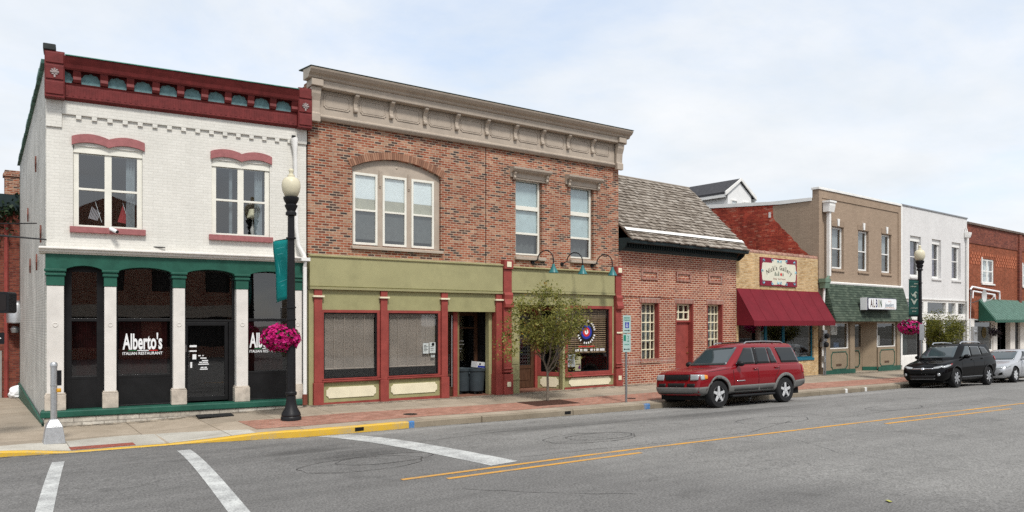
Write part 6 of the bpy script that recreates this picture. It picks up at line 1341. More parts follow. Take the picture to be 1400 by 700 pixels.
# ================================================================== street trees
BARK = paint('grey_bark', (.17, .14, .11), .9, .3, 14., .6, 40)
LEAF1 = island_mat('olive_leaf', [(0, (.085, .1, .02)), (.35, (.2, .215, .05)), (.7, (.31, .31, .085)), (.95, (.4, .37, .12)), (1, (.4, .22, .02))], .5, .5)
LEAF2 = island_mat('yellow_green_leaf', [(0, (.07, .08, .01)), (.5, (.15, .16, .022)), (1, (.26, .24, .04))], .5, .4)
def tree(x, y, z, hgt, zlow, crown, nleaf, lsize, mat, label, seed, fork, lobes=()):
    rnd = random.Random(seed); e = empty('street_tree', (x, y, z)); tag(e, label, 'tree', 'small street trees')
    t = MB(); tips = []
    t.tube([(0, 0, 0), (.0, .0, .05), (.01, 0, fork*.5), (.0, .01, fork)], [.06, .045, .038, .034], 10)
    for b in range(9):
        a = b*2.4+rnd.uniform(-.3, .3); up = rnd.uniform(.5, 1.15); r_ = .024
        p = Vector((0, 0, fork*(.82+.03*b))); pts = [p.copy()]; d = Vector((cos(a)*.75, sin(a)*.75, up)).normalized(); ln = hgt*rnd.uniform(.42, .62)*(1 if b else 1.2)/6
        for s in range(6):
            d = (d+Vector((rnd.gauss(0, .16), rnd.gauss(0, .16), .10))).normalized(); p = p+d*ln; pts.append(p.copy())
            if s >= 1:
                for _ in range(2):
                    d2 = (d+Vector((rnd.gauss(0, .7), rnd.gauss(0, .7), rnd.gauss(.0, .45)))).normalized(); q = [p.copy()]; pp_ = p.copy()
                    for s2 in range(4): d2 = (d2+Vector((rnd.gauss(0, .25), rnd.gauss(0, .25), -.05))).normalized(); pp_ = pp_+d2*ln*rnd.uniform(.4, .6); q.append(pp_.copy()); tips.append((pp_.copy(), d2.copy()))
                    t.tube(q, [.009, .007, .005, .004, .003], 5, cap=False)
        t.tube(pts, [r_*(1-.13*i) for i in range(7)], 6, cap=False)
    t.build('trunk', BARK, e, smooth=True)
    cx, cy, cz_, rx, ry, rz = crown; lf = MB(); cl = []
    for p, d in tips:
        q = Vector(((p.x-cx)/rx, (p.y-cy)/ry, (p.z-cz_)/rz))
        if q.length < 1.05: cl.append(p)
    for k in range(90):
        v_ = Vector((rnd.gauss(0, 1), rnd.gauss(0, 1), rnd.gauss(0, 1))).normalized()*rnd.uniform(.35, 1.)**.6; cl.append(Vector((cx+v_.x*rx, cy+v_.y*ry, cz_+v_.z*rz)))
    for v_ in lobes: cl += [Vector((v_[0]+rnd.gauss(0, .2), v_[1]+rnd.gauss(0, .2), v_[2]+rnd.gauss(0, .13))) for _ in range(7)]
    for i in range(nleaf):
        c = rnd.choice(cl); p = c+Vector((rnd.gauss(0, .115), rnd.gauss(0, .115), rnd.gauss(0, .09)))
        s = lsize*rnd.uniform(.7, 1.3); d = Vector((rnd.gauss(0, 1), rnd.gauss(0, 1), rnd.gauss(-.35, .7))).normalized()*s; w_ = d.cross(Vector((rnd.gauss(0, .6), rnd.gauss(0, .6), 1))).normalized()*s*.27; n_ = d.cross(w_).normalized()*s*.08
        lf.face([p, p+d*.45-w_+n_, p+d, p+d*.45+w_+n_])
    lf.build('crown', mat, e, recalc=False); return e
tree(6.75, -2.2, walk_z(6.75, -2.2), 3.4, 1.1, (-.12, 0, 2.55, 1.36, 1.2, .92), 6600, .09, LEAF1, 'slender street tree with thin olive crown in its mulch square before the target shop', 4, 1.02, ((-1.35, .2, 1.75), (-1.5, .1, 1.55), (-1.2, .3, 2.0), (1.1, -.1, 1.5), (1.2, 0, 2.4), (.9, .2, 1.2), (-.9, 0, 3.0), (.2, 0, 3.35), (.9, 0, 3.0)))
tree(29.7, -3.1, walk_z(29.7, -3.1), 3.1, 1.2, (0, 0, 2.45, .98, .95, .85), 7000, .085, LEAF2, 'small yellow-green street tree behind the black crossover before the white building', 9, 1.2)
# ================================================================== parked cars (built nose at x=0, tail at +x, near side at -y)
def carpaint(name, col, flake=.0):
    m, nt, b = nm(name); b.inputs['Base Color'].default_value = rgba(col); b.inputs['Roughness'].default_value = .32; b.inputs['Metallic'].default_value = flake
    b.inputs['Coat Weight'].default_value = .5; b.inputs['Specular IOR Level'].default_value = .15; b.inputs['Coat Roughness'].default_value = .04
    L = nt.links; tc = node(nt, 'ShaderNodeTexCoord'); n = node(nt, 'ShaderNodeTexNoise', Scale=2.5, Detail=6.); L.new(tc.outputs['Object'], n.inputs['Vector'])
    r = ramp(nt, [(.3, (.26,)*3), (.7, (.42,)*3)]); L.new(n.outputs['Fac'], r.inputs['Fac']); L.new(r.outputs[0], b.inputs['Roughness']); return m
def glossy(name, col, rough=.05, spec=.6):
    m, nt, b = nm(name); b.inputs['Base Color'].default_value = rgba(col); b.inputs['Roughness'].default_value = rough; b.inputs['Specular IOR Level'].default_value = spec; return m
CGL = glossy('tinted_car_glass', (.012, .014, .015), .03, .5); CWS = glossy('windscreen_glass', (.035, .05, .055), .04, 1.); LENS = glossy('clear_lamp_lens', (.36, .38, .39), .1, .6)
AMB = glossy('amber_lens', (.7, .25, .02), .1); TAIL = glossy('red_lens', (.35, .01, .012), .1); TRIM = paint('grey_cladding', (.15, .148, .142), .55, .06, 6.); BLK = paint('black_plastic', (.014, .014, .015), .45, .1); WELL = paint('wheel_well', (.006, .006, .006), .95, .1)
def smooth_interp(st, x):
    """Catmull-Rom through the stations, value by value"""
    xs = [s[0] for s in st]; i = max(0, min(len(st)-2, next((k for k in range(len(st)-1) if x <= xs[k+1]), len(st)-2)))
    t = (x-xs[i])/(xs[i+1]-xs[i]); out = []
    for k in range(1, len(st[0])):
        p1, p2 = st[i][k], st[i+1][k]
        h = xs[i+1]-xs[i]
        m1 = (p2-st[i-1][k])/(xs[i+1]-xs[i-1])*h if i > 0 else p2-p1
        m2 = (st[i+2][k]-p1)/(xs[i+2]-xs[i])*h if i+2 < len(st) else p2-p1
        # keep it monotone
        if (p2-p1)*m1 <= 0: m1 = 0
        if (p2-p1)*m2 <= 0: m2 = 0
        lim = 2.5*abs(p2-p1); m1 = max(-lim, min(lim, m1)); m2 = max(-lim, min(lim, m2))
        out.append((2*t**3-3*t*t+1)*p1+(t**3-2*t*t+t)*m1+(-2*t**3+3*t*t)*p2+(t**3-t*t)*m2)
    return out
def rloop(xf, xr, w_, z, rf, rr, n=6, zr=None):
    """plan loop of the cabin: rounded corners, front/rear bow"""
    zr = z if zr is None else zr
    pts = []
    for cx, cy, r_, a0 in ((xf+rf, -w_+rf, rf, -pi/2), (xf+rf, w_-rf, rf, pi), (xr-rr, w_-rr, rr, pi/2), (xr-rr, -w_+rr, rr, 0)):
        seg = []
        for i in range(n+1):
            a = a0 - (pi/2)*i/n; seg.append((cx+r_*cos(a), cy+r_*sin(a)))
        pts += seg
    return [(x-.07*max(0, 1-((x-xf)/.3))*(1-(y/w_)**2) if x < xf+.3 else x, y, z+(zr-z)*(x-xf)/(xr-xf)) for x, y in pts]
def apply_mods(o):
    bpy.context.view_layer.update(); dg = bpy.context.evaluated_depsgraph_get(); me = bpy.data.meshes.new_from_object(o.evaluated_get(dg)); old = o.data; o.modifiers.clear(); o.data = me; bpy.data.meshes.remove(old)
class Car:
    def __init__(s, name, loc, scale, label, cat, paintm, st, cab, wheels, wr, ww, zarch=.0, nose=1.):
        ax = wheels[0][0]; s.xm = lambda x: x if x > ax else ax-(ax-x)*nose
        st = [(s.xm(q[0]),)+tuple(q[1:]) for q in st]; x_nose = st[0][0]
        s.e = empty(name, loc); s.e.rotation_euler.z = 0; tag(s.e, label, cat); s.scale = scale
        m = MB(); L_ = st[-1][0]; n = 64; rings = []
        xs = sorted(set([x_nose+i/n*(L_-x_nose) for i in range(n+1)]+[q[0] for q in st]))
        for x in xs:
            zb, wb_, wm, zs, ws, zt, wt = smooth_interp(st, x)
            half = [(0, zb), (wb_*.6, zb), (wb_*.92, zb+.02), (wb_, zb+.07), (wb_+(wm-wb_)*.6, zb+(zs-zb)*.3), (wm, zb+(zs-zb)*.58), (ws+(wm-ws)*.55, zb+(zs-zb)*.82), (ws, zs), (ws+(wt-ws)*.35, zs+(zt-zs)*.5), (wt, zs+(zt-zs)*.82), (wt*.6, zt-(zt-zs)*.04), (0, zt)]
            ring = [m.bm.verts.new((x, -y, z)) for y, z in half]+[m.bm.verts.new((x, y, z)) for y, z in reversed(half[1:-1])]
            rings.append(ring)
        for a, b_ in zip(rings, rings[1:]):
            k = len(a)
            for i in range(k): m.bm.faces.new([a[i], a[(i+1) % k], b_[(i+1) % k], b_[i]])
        m.bm.faces.new(rings[0]); m.bm.faces.new(list(reversed(rings[-1])))
        bmesh.ops.recalc_face_normals(m.bm, faces=m.bm.faces)
        s.body = m.build('body', paintm, s.e)
        cut = MB()
        for (x, r_) in wheels:
            for sd_ in (-1, 1): cut.lathe([(r_, -.36), (r_, .36)], (x, sd_*1.0, wr+zarch), 40, 'y')
        c = cut.build('cutter', WELL, None); md = s.body.modifiers.new('arch', 'BOOLEAN'); md.operation = 'DIFFERENCE'; md.object = c; md.solver = 'EXACT'; md.material_mode = 'TRANSFER'
        apply_mods(s.body); bpy.data.objects.remove(c)
        for p in s.body.data.polygons: p.use_smooth = True
        s.body.data.set_sharp_from_angle(angle=radians(38))
        m = MB(); rings = [[m.bm.verts.new(p) for p in rloop(*q)] for q in cab]
        for a, b_ in zip(rings, rings[1:]):
            k = len(a)
            for i in range(k): m.bm.faces.new([a[i], a[(i+1) % k], b_[(i+1) % k], b_[i]])
        m.bm.faces.new(list(reversed(rings[-1]))); m.bm.faces.new(rings[0])
        s.cabin = m.build('cabin', paintm, s.e, auto=32)
        V = []; F = []
        for o in (s.body, s.cabin):
            k = len(V); V += [v_.co.copy() for v_ in o.data.vertices]; F += [[i+k for i in p.vertices] for p in o.data.polygons]
        s.bvh = BVHTree.FromPolygons(V, F)
    def patch(s, name, mat, poly, proj='side', sides=(-1, 1), off=.006, step=.06, th=.012, parent=None):
        out = []
        if proj == 'side': poly = [(s.xm(p[0]), p[1]) for p in poly]
        for sd_ in sides:
            P = [Vector(p) for p in poly]; B_ = []
            for a, b_ in zip(P, P[1:]+P[:1]):
                n = max(1, int((b_-a).length/step)); B_ += [a.lerp(b_, i/n) for i in range(n)]
            nb = len(B_); pts = list(B_)
            x0, x1 = min(p.x for p in P), max(p.x for p in P); y0, y1 = min(p.y for p in P), max(p.y for p in P)
            def inside(q):
                c = False
                for a, b_ in zip(P, P[1:]+P[:1]):
                    if (a.y > q.y) != (b_.y > q.y) and q.x < (b_.x-a.x)*(q.y-a.y)/(b_.y-a.y)+a.x: c = not c
                return c
            x = x0+step
            while x < x1:
                y = y0+step
                while y < y1:
                    q = Vector((x, y))
                    if inside(q) and min((q-b_).length for b_ in B_) > step*.45: pts.append(q)
                    y += step
                x += step
            v_, e_, f_, *_ = delaunay_2d_cdt(pts, [(i, (i+1) % nb) for i in range(nb)], [list(range(nb))], 1, 1e-5)
            m = MB(); vs_ = []
            for q in v_:
                if proj == 'side': o, d = Vector((q.x, sd_*4, q.y)), Vector((0, -sd_, 0))
                elif proj == 'front': o, d = Vector((-4, q.x*sd_, q.y)), Vector((1, 0, 0))
                elif proj == 'rear': o, d = Vector((12, q.x*sd_, q.y)), Vector((-1, 0, 0))
                else: o, d = Vector((q.x, q.y*sd_, 6)), Vector((0, 0, -1))
                h = s.bvh.ray_cast(o, d)
                if h[0] is None: h = s.bvh.find_nearest(o+d*3.2)
                vs_.append(m.bm.verts.new(h[0]-d*off))
            for f in f_:
                try: m.bm.faces.new([vs_[i] for i in f])
                except ValueError: pass
            # close the sheet into a thin solid lying on the skin
            o_ = m.build(name, mat, parent or s.e, smooth=True)
            md = o_.modifiers.new('th', 'SOLIDIFY'); md.thickness = th; md.offset = 0
            out.append(o_)
        return out
    def seam(s, pts, wd=.012, mat=None, sides=(-1, 1), proj='side'):
        L_ = []; R_ = []
        for i, p in enumerate(pts):
            a = Vector(pts[max(0, i-1)]); b_ = Vector(pts[min(len(pts)-1, i+1)]); d = (b_-a).normalized(); q = Vector((-d.y, d.x))*wd/2; L_.append(tuple(Vector(p)+q)); R_.append(tuple(Vector(p)-q))
        s.patch('door_gap', mat or BLK, L_+list(reversed(R_)), proj, sides, .003, .08, .004)
    def wheel(s, x, r_, wd, track, spokes, rimr, face=M['rim']):
        for sd_ in (-1, 1):
            m = MB(); m.lathe([(r_*.6, 0), (r_*.62, -wd/2), (r_*.93, -wd/2), (r_*.985, -wd*.38), (r_, -wd*.2), (r_, wd*.2), (r_*.985, wd*.38), (r_*.93, wd/2), (r_*.62, wd/2), (r_*.6, 0)], (0, 0, 0), 40, 'y', cap=False)
            w_ = m.build('wheel', M['rubber'], s.e, auto=40, loc=(x, sd_*track, r_))
            m = MB(); m.lathe([(rimr, sd_*wd*.5), (rimr*1.02, sd_*wd*.44), (rimr*.94, sd_*wd*.42), (rimr*.9, sd_*wd*.1), (.001, sd_*wd*.05)], (0, 0, 0), 40, 'y', cap=False)
            b0 = m.build('rim', BLK if spokes > 5 else paint('dark_alloy', (.09, .09, .095), .4, .1, metal=.6), w_, auto=40)
            k = MB(); y0, y1 = sorted((sd_*wd*.36, sd_*wd*.46))
            for i in range(spokes):
                a = 2*pi*i/spokes+.3; u = Vector((cos(a), sin(a))); v_ = Vector((-sin(a), cos(a))); wi, wo = (.046, .032) if spokes <= 5 else (.045, .035)
                k.plate([tuple(u*.05-v_*wi), tuple(u*rimr*.97-v_*wo), tuple(u*rimr*.97+v_*wo), tuple(u*.05+v_*wi)], [], y0, y1)
            k.lathe([(rimr*1.0, y0), (rimr*1.03, y1), (rimr*.93, y1), (rimr*.92, y0)], (0, 0, 0), 40, 'y', cap=False); k.lathe([(.085, y0), (.085, y1+.001*sd_), (.06, y1+.012*sd_), (.001, y1+.014*sd_)], (0, 0, 0), 20, 'y'); k.build('spokes', face, w_, auto=40, bevel=.004)
    def mirror(s, x, y, z, mat, sz=(.11, .12, .085)):
        for sd_ in (-1, 1):
            m = MB(); bmesh.ops.create_icosphere(m.bm, subdivisions=3, radius=1.)
            for v_ in m.bm.verts: c = v_.co; v_.co = Vector((c.x*sz[0]*(1 if c.x < 0 else .55), c.y*sz[1], c.z*sz[2]))
            m.tube([(0, 0, -.03), (.02, -sd_*.22, -.06)], .03, 8); m.build('mirror', mat, s.e, auto=50, loc=(x, sd_*y, z))
    def finish(s): s.e.scale = s.scale
def flare(cx, cz, r0, r1, a0, a1, n=16): return [(cx+r0*cos(a0+(a1-a0)*i/n), cz+r0*sin(a0+(a1-a0)*i/n)) for i in range(n+1)]+[(cx+r1*cos(a1+(a0-a1)*i/n), cz+r1*sin(a1+(a0-a1)*i/n)) for i in range(n+1)]

# ---- the red SUV
st = [ # x, zb, wb, wm, zs, ws, zt, wt
 (0, .44, .66, .74, .60, .72, .66, .62), (.04, .38, .76, .83, .66, .80, .73, .68), (.08, .36, .79, .86, .84, .83, .93, .72), (.16, .34, .81, .885, .91, .855, 1.0, .74), (.4, .34, .83, .905, .97, .875, 1.05, .76),
 (.87, .36, .84, .915, 1.0, .885, 1.09, .78), (1.4, .34, .85, .915, 1.04, .89, 1.13, .82), (1.8, .33, .85, .92, 1.07, .895, 1.16, .84), (2.8, .33, .85, .92, 1.09, .895, 1.17, .84), (3.76, .36, .85, .92, 1.10, .89, 1.17, .83),
 (4.4, .38, .83, .91, 1.10, .88, 1.17, .82), (4.62, .42, .80, .895, 1.09, .86, 1.16, .80), (4.72, .44, .78, .87, 1.06, .83, 1.14, .76), (4.78, .44, .76, .84, .66, .82, .74, .72), (4.83, .48, .68, .76, .62, .74, .68, .62)]
cab = [(1.36, 4.66, .842, 1.10, .16, .14), (1.55, 4.62, .818, 1.26, .18, .15), (1.86, 4.55, .765, 1.50, .20, .16), (2.08, 4.47, .715, 1.68, .22, .18), (2.16, 4.42, .68, 1.735, .22, .18), (2.28, 4.32, .60, 1.768, .2, .18), (2.55, 4.1, .40, 1.785, .2, .2)]
RED = carpaint('metallic_red_paint', (.2, .006, .011), .1)
car = Car('parked_suv', (0, 0, 0), (1.14, 1.02, 1.085), 'red suv with grey lower cladding and roof rails parked at the kerb', 'suv', RED, st, cab, [(.87, .43), (3.76, .43)], .375, .25, nose=.84)
S = car
S.patch('side_window', CGL, [(1.66, 1.17), (2.50, 1.18), (2.50, 1.645), (2.17, 1.645)]); S.patch('side_window', CGL, [(2.62, 1.18), (3.18, 1.185), (3.12, 1.65), (2.62, 1.65)]); S.patch('side_window', CGL, [(3.21, 1.185), (3.50, 1.19), (3.34, 1.62), (3.28, 1.65), (3.15, 1.65)]); S.patch('side_window', CGL, [(3.70, 1.19), (4.52, 1.19), (4.34, 1.64), (3.54, 1.645)])
S.patch('window_pillar', BLK, [(2.515, 1.165), (2.605, 1.165), (2.605, 1.66), (2.515, 1.66)])
S.patch('windscreen', CWS, [(-.70, 1.17), (.70, 1.17), (.58, 1.665), (-.58, 1.665)], 'front', (1,)); S.patch('rear_window', CGL, [(-.66, 1.2), (.66, 1.2), (.58, 1.62), (-.58, 1.62)], 'rear', (1,))
S.seam([(1.50, .62), (1.50, 1.02), (1.56, 1.15)]); S.seam([(2.555, .62), (2.555, 1.16)]); S.seam([(3.30, .64), (3.33, .80), (3.52, 1.0), (3.58, 1.17)]); S.seam([(.45, .99), (1.35, 1.06)], .01)
S.patch('cladding', TRIM, [(1.36, .37), (3.27, .37), (3.27, .60), (1.36, .585)], off=.02, th=.03); S.patch('cladding_insert', paint('dark_cladding', (.08, .08, .078), .5), [(1.5, .44), (2.52, .44), (2.52, .55), (1.5, .54)], off=.04, th=.01); S.patch('cladding_insert', MATS['dark_cladding'], [(2.6, .44), (3.2, .44), (3.2, .56), (2.6, .55)], off=.04, th=.01)
for cx in (.87, 3.76): S.patch('arch_flare', TRIM, flare(cx, .375, .432, .515, radians(-2), radians(182)), off=.02, th=.035, step=.05)
S.patch('bumper_trim', TRIM, [(.03, .36), (.44, .36), (.44, .60), (.03, .585)], off=.012, th=.02); S.patch('bumper_trim', TRIM, [(4.22, .42), (4.8, .47), (4.8, .68), (4.26, .64)], off=.015, th=.02)
S.patch('bumper_trim', TRIM, [(-.76, .43), (.76, .43), (.82, .585), (-.82, .585)], 'front', (1,), .012, th=.02); S.patch('lower_valance', BLK, [(-.72, .35), (.72, .35), (.76, .432), (-.76, .432)], 'front', (1,), .01)
S.patch('grille', BLK, [(-.44, .78), (.44, .78), (.47, .925), (-.47, .925)], 'front', (1,), .012, .05)
k = MB()
for i in range(5): k.box(-.005, .004, -.42+i*.0, .42, .795+i*.028, .80+i*.028)
for i in range(13): k.box(-.005, .004, -.42+i*.07, -.414+i*.07, .785, .92)
k.build('grille_bars', paint('grille_grey', (.06, .06, .062), .4), S.e, loc=(.055*.84+.139, 0, 0))
S.patch('grille_surround', RED, flare(0, .7, 0, 0, 0, 1, 2) if False else [(-.5, .935), (.5, .935), (.5, .955), (-.5, .955)], 'front', (1,), .02, .05)
S.patch('headlight', LENS, [(.52, .775), (.80, .785), (.825, .93), (.50, .935)], 'front', (-1, 1), .012, .04); S.patch('headlight_return', LENS, [(.10, .785), (.24, .795), (.24, .925), (.11, .925)], off=.012, step=.04); S.patch('indicator', AMB, [(.245, .795), (.37, .815), (.37, .905), (.245, .925)], off=.012, step=.04)
S.patch('air_intake', BLK, [(-.30, .595), (.30, .595), (.33, .70), (-.33, .70)], 'front', (1,), .008, .05); S.patch('fog_lamp_recess', BLK, [(.42, .60), (.70, .60), (.70, .69), (.42, .69)], 'front', (-1, 1), .008, .05)
S.patch('tail_lamp', TAIL, [(4.60, .86), (4.73, .86), (4.70, 1.14), (4.61, 1.14)], off=.01, step=.05)
S.patch('handle', RED, [(2.36, 1.02), (2.52, 1.025), (2.52, 1.065), (2.36, 1.06)], off=.025, th=.03); S.patch('handle', RED, [(3.30, 1.035), (3.48, 1.04), (3.48, 1.08), (3.30, 1.075)], off=.025, th=.03)
S.patch('badge', M['chrome'], [(1.62, .70), (1.95, .705), (1.95, .73), (1.62, .725)], off=.008, step=.03)
S.mirror(1.72, 1.0, 1.2, BLK)
for sd_ in (-1, 1):
    k = MB(); k.tube([(2.35, sd_*.58, 1.76), (2.45, sd_*.585, 1.815), (3.2, sd_*.59, 1.83), (4.0, sd_*.585, 1.815), (4.12, sd_*.58, 1.77)], .02, 8); k.build('roof_rail', M['steel'], S.e, auto=50)
    k = MB(); k.box(1.4, 3.25, sd_*.86-.07, sd_*.86+.07, .27, .33); k.build('running_board', BLK, S.e, bevel=.02)
k = MB()
for x in (2.7, 3.75): k.tube([(x, -.58, 1.82), (x, .58, 1.82)], .018, 8)
k.build('crossbar', BLK, S.e, auto=50); k = MB(); k.tube([(1.44, -.5, 1.165), (1.62, .1, 1.20)], .008, 5); k.tube([(1.44, .1, 1.165), (1.62, .62, 1.20)], .008, 5); k.build('wiper', BLK, S.e)
k = MB(); k.box(.25, 4.6, -.72, .72, .24, .42); k.build('underbody', WELL, S.e)
for x in (.87, 3.76): S.wheel(x, .375, .25, .79, 5, .235)
S.finish()
def place(c, xf_world, yn, xf_local, track):
    """front near wheel stands at (xf_world, yn)"""
    sx_, sy_, sz_ = c.scale; x = xf_world - xf_local*sx_; y = yn + track*sy_; wb = 2.8*sx_
    za, zb_ = road_z(xf_world, y), road_z(xf_world+wb, y); c.e.location = (x, y, za+.02 - (zb_-za)/wb*xf_local*sx_); c.e.rotation_euler.y = -atan2(zb_-za, wb)
    zl, zr_ = road_z(xf_world, yn), road_z(xf_world, yn+2*track*sy_); c.e.rotation_euler.x = atan2(zr_-zl, 2*track*sy_)
    c.e.location.z = (zl+zr_)/2 - (zb_-za)/wb*xf_local*sx_*-1*0 + .0 - (zb_-za)/wb*xf_local*sx_
place(S, 10.52, -5.68, .87, .90)

# ---- the black crossover
st = [(0, .36, .56, .66, .56, .64, .62, .52), (.05, .30, .66, .76, .64, .73, .70, .60), (.14, .26, .74, .84, .72, .81, .80, .66), (.3, .25, .79, .885, .80, .85, .89, .68), (.55, .25, .82, .91, .87, .87, .95, .70), (.93, .26, .83, .915, .93, .875, 1.02, .74), (1.25, .25, .83, .915, .97, .885, 1.07, .80),
 (1.7, .24, .83, .915, 1.0, .89, 1.09, .83), (2.6, .24, .83, .92, 1.04, .89, 1.12, .83), (3.59, .26, .84, .925, 1.08, .885, 1.15, .82), (4.1, .30, .81, .905, 1.09, .86, 1.16, .79), (4.35, .34, .76, .87, 1.06, .82, 1.14, .74), (4.47, .36, .70, .82, .98, .78, 1.06, .68), (4.55, .42, .62, .74, .70, .72, .78, .60)]
cab = [(1.02, 4.38, .83, 1.02, .22, .2), (1.28, 4.30, .80, 1.17, .24, .22), (1.58, 4.22, .765, 1.36, .26, .24), (1.85, 4.14, .72, 1.52, .26, .26), (1.98, 4.10, .68, 1.575, .26, .26), (2.2, 3.98, .58, 1.61, .24, .24), (2.6, 3.6, .36, 1.63, .2, .2)]
BLKP = carpaint('gloss_black_paint', (.004, .004, .0045), 0.); BLKP.node_tree.nodes['Principled BSDF'].inputs['Specular IOR Level'].default_value = 0.; BLKP.node_tree.nodes['Principled BSDF'].inputs['Coat Weight'].default_value = .38
S = Car('parked_crossover', (0, 0, 0), (1.11, 1.02, 1.14), 'gloss black crossover with silver roof rails parked before the white building', 'suv', BLKP, st, cab, [(.93, .415), (3.59, .415)], .355, .23)
S.patch('side_window', CWS, [(1.50, 1.11), (2.28, 1.13), (2.30, 1.50), (2.02, 1.50)]); S.patch('side_window', CGL, [(2.38, 1.135), (3.20, 1.16), (3.10, 1.49), (2.38, 1.505)]); S.patch('side_window', CGL, [(3.28, 1.17), (3.86, 1.22), (3.62, 1.45), (3.20, 1.485)])
S.patch('windscreen', CWS, [(-.68, 1.10), (.68, 1.10), (.56, 1.51), (-.56, 1.51)], 'front', (1,)); S.patch('rear_window', CGL, [(-.6, 1.2), (.6, 1.2), (.52, 1.5), (-.52, 1.5)], 'rear', (1,))
S.seam([(1.42, .42), (1.42, .9), (1.5, 1.08)]); S.seam([(2.35, .42), (2.36, 1.12)]); S.seam([(3.1, .44), (3.16, .7), (3.34, 1.0), (3.36, 1.15)])
S.patch('sill_trim', BLK, [(1.40, .27), (3.12, .27), (3.12, .36), (1.40, .36)], off=.012, th=.02); S.patch('sill_chrome', M['steel'], [(1.42, .372), (3.10, .378), (3.10, .395), (1.42, .389)], off=.014)
for cx in (.93, 3.59): S.patch('arch_flare', BLK, flare(cx, .355, .417, .46, radians(0), radians(180)), off=.012, th=.02, step=.05)
S.patch('headlight', LENS, [(.40, .70), (.62, .72), (.80, .79), (.72, .815), (.42, .765)], 'front', (-1, 1), .012, .035); S.patch('headlight_return', LENS, [(.13, .735), (.34, .765), (.60, .835), (.58, .86), (.34, .835), (.15, .79)], off=.012, step=.04); S.patch('indicator', TAIL, [(.5, .832), (.66, .86), (.66, .885), (.52, .865)], off=.016, step=.04)
S.patch('chrome_bar', M['chrome'], [(-.42, .70), (.42, .70), (.40, .735), (-.40, .735)], 'front', (1,), .014, .05); S.patch('emblem', M['chrome'], [(.075*cos(a), .715+.05*sin(a)) for a in [2*pi*i/14 for i in range(14)]], 'front', (1,), .022, .03)
S.patch('grille', WELL, [(-.5, .50), (.5, .50), (.56, .62), (-.56, .62)], 'front', (1,), .01, .05); S.patch('lower_grille', BLK, [(-.46, .36), (.46, .36), (.52, .47), (-.52, .47)], 'front', (1,), .01, .05); S.patch('skid_trim', M['steel'], [(-.50, .335), (.50, .335), (.50, .352), (-.50, .352)], 'front', (1,), .014, .05)
S.patch('fog_lamp_recess', WELL, [(.56, .42), (.74, .44), (.76, .58), (.60, .56)], 'front', (-1, 1), .01, .04); S.patch('fog_lamp', LENS, [(.66+.055*cos(a), .50+.055*sin(a)) for a in [2*pi*i/12 for i in range(12)]], 'front', (-1, 1), .02, .03)
S.patch('tail_lamp', TAIL, [(4.22, .98), (4.44, .95), (4.42, 1.10), (4.2, 1.12)], off=.012, step=.05); S.patch('handle', BLKP, [(2.16, .985), (2.32, .99), (2.32, 1.02), (2.16, 1.015)], off=.022, th=.03); S.patch('handle', BLKP, [(3.0, 1.01), (3.17, 1.02), (3.17, 1.05), (3.0, 1.04)], off=.022, th=.03)
S.mirror(1.62, .99, 1.12, BLKP, (.10, .13, .08))
for sd_ in (-1, 1):
    k = MB(); k.tube([(2.0, sd_*.56, 1.585), (2.1, sd_*.565, 1.655), (2.9, sd_*.57, 1.675), (3.6, sd_*.56, 1.645), (3.75, sd_*.55, 1.58)], .024, 8); k.build('roof_rail', M['chrome'], S.e, auto=50)
MB().box(.25, 4.3, -.7, .7, .19, .34).build('underbody', WELL, S.e); MB().box(-.012, -.004, -.15, .15, .50, .60).build('licence_plate', BLK, S.e)
for x in (.93, 3.59): S.wheel(x, .355, .23, .79, 7, .235, M['chrome'])
S.finish(); place(S, 25.62, -5.68, .93, .90)

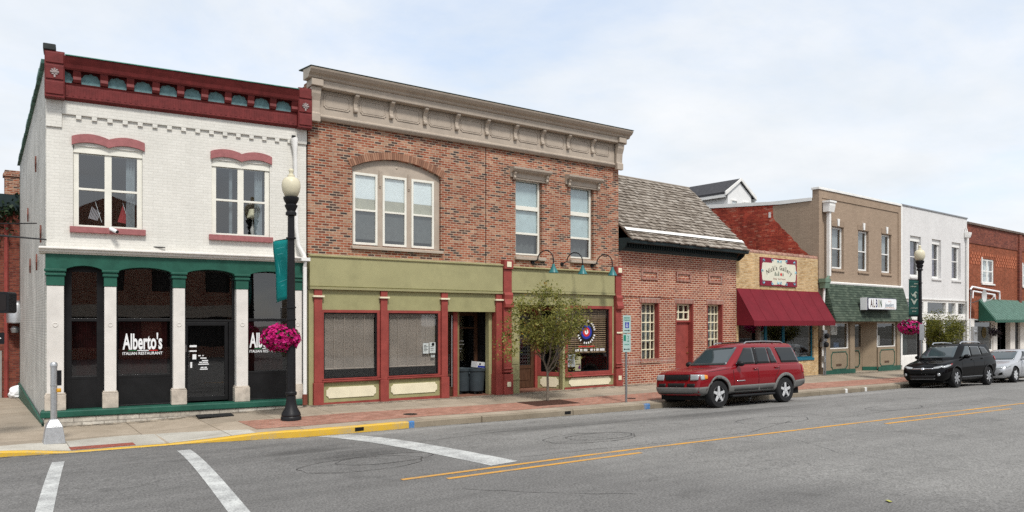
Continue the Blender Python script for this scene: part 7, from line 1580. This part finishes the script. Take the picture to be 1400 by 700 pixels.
# ---- the silver car at the right edge
st = [(0, .34, .5, .62, .52, .6, .58, .48), (.06, .24, .64, .74, .60, .71, .66, .58), (.18, .2, .74, .83, .68, .79, .74, .64), (.4, .2, .79, .87, .74, .83, .81, .68), (.9, .21, .82, .885, .80, .85, .88, .72), (1.35, .2, .82, .885, .85, .86, .94, .80),
 (2.0, .19, .82, .885, .88, .865, .96, .82), (3.0, .19, .82, .89, .90, .865, .98, .82), (3.6, .22, .82, .89, .93, .86, 1.0, .80), (4.1, .28, .78, .865, .94, .83, 1.0, .76), (4.35, .34, .7, .8, .90, .77, .96, .68), (4.44, .42, .6, .7, .66, .68, .74, .58)]
cab = [(1.12, 4.0, .82, .90, .24, .24), (1.45, 3.85, .78, 1.05, .26, .26), (1.85, 3.62, .71, 1.22, .28, .28), (2.15, 3.4, .64, 1.335, .28, .28), (2.32, 3.25, .58, 1.375, .26, .26), (2.55, 3.0, .42, 1.40, .22, .22)]
SIL = carpaint('silver_metallic_paint', (.46, .47, .49), .45)
S = Car('parked_sedan', (0, 0, 0), (1.10, 1.09, 1.10), 'silver car parked behind the black crossover, cut by the right edge', 'car', SIL, st, cab, [(.9, .385), (3.6, .385)], .325, .21)
S.patch('side_window', CGL, [(1.62, .98), (2.7, 1.0), (2.7, 1.30), (2.2, 1.30)]); S.patch('side_window', CGL, [(2.78, 1.0), (3.5, 1.03), (3.2, 1.25), (2.78, 1.30)]); S.patch('windscreen', CWS, [(-.68, .965), (.68, .965), (.54, 1.31), (-.54, 1.31)], 'front', (1,))
S.seam([(1.5, .35), (1.5, .85), (1.58, .95)]); S.seam([(2.74, .35), (2.75, .98)])
S.patch('headlight', LENS, [(.44, .59), (.70, .62), (.74, .70), (.46, .66)], 'front', (-1, 1), .012, .04); S.patch('headlight_return', LENS, [(.16, .63), (.52, .70), (.5, .755), (.2, .71)], off=.012, step=.04)
S.patch('grille', BLK, [(-.36, .565), (.36, .565), (.33, .615), (-.33, .615)], 'front', (1,), .012, .05); S.patch('lower_grille', WELL, [(-.44, .30), (.44, .30), (.38, .43), (-.38, .43)], 'front', (1,), .012, .05); S.patch('fog_lamp_recess', WELL, [(.52, .32), (.70, .36), (.70, .46), (.60, .42)], 'front', (-1, 1), .012, .05); S.patch('emblem', M['chrome'], [(.06*cos(a), .635+.035*sin(a)) for a in [2*pi*i/12 for i in range(12)]], 'front', (1,), .02, .03)
S.mirror(1.62, .95, 1.0, SIL, (.10, .12, .075)); MB().box(.3, 4.1, -.6, .6, .16, .3).build('underbody', WELL, S.e)
for x in (.9, 3.6): S.wheel(x, .325, .21, .77, 7, .215)
S.finish(); place(S, 31.5, -5.62, .9, .88)
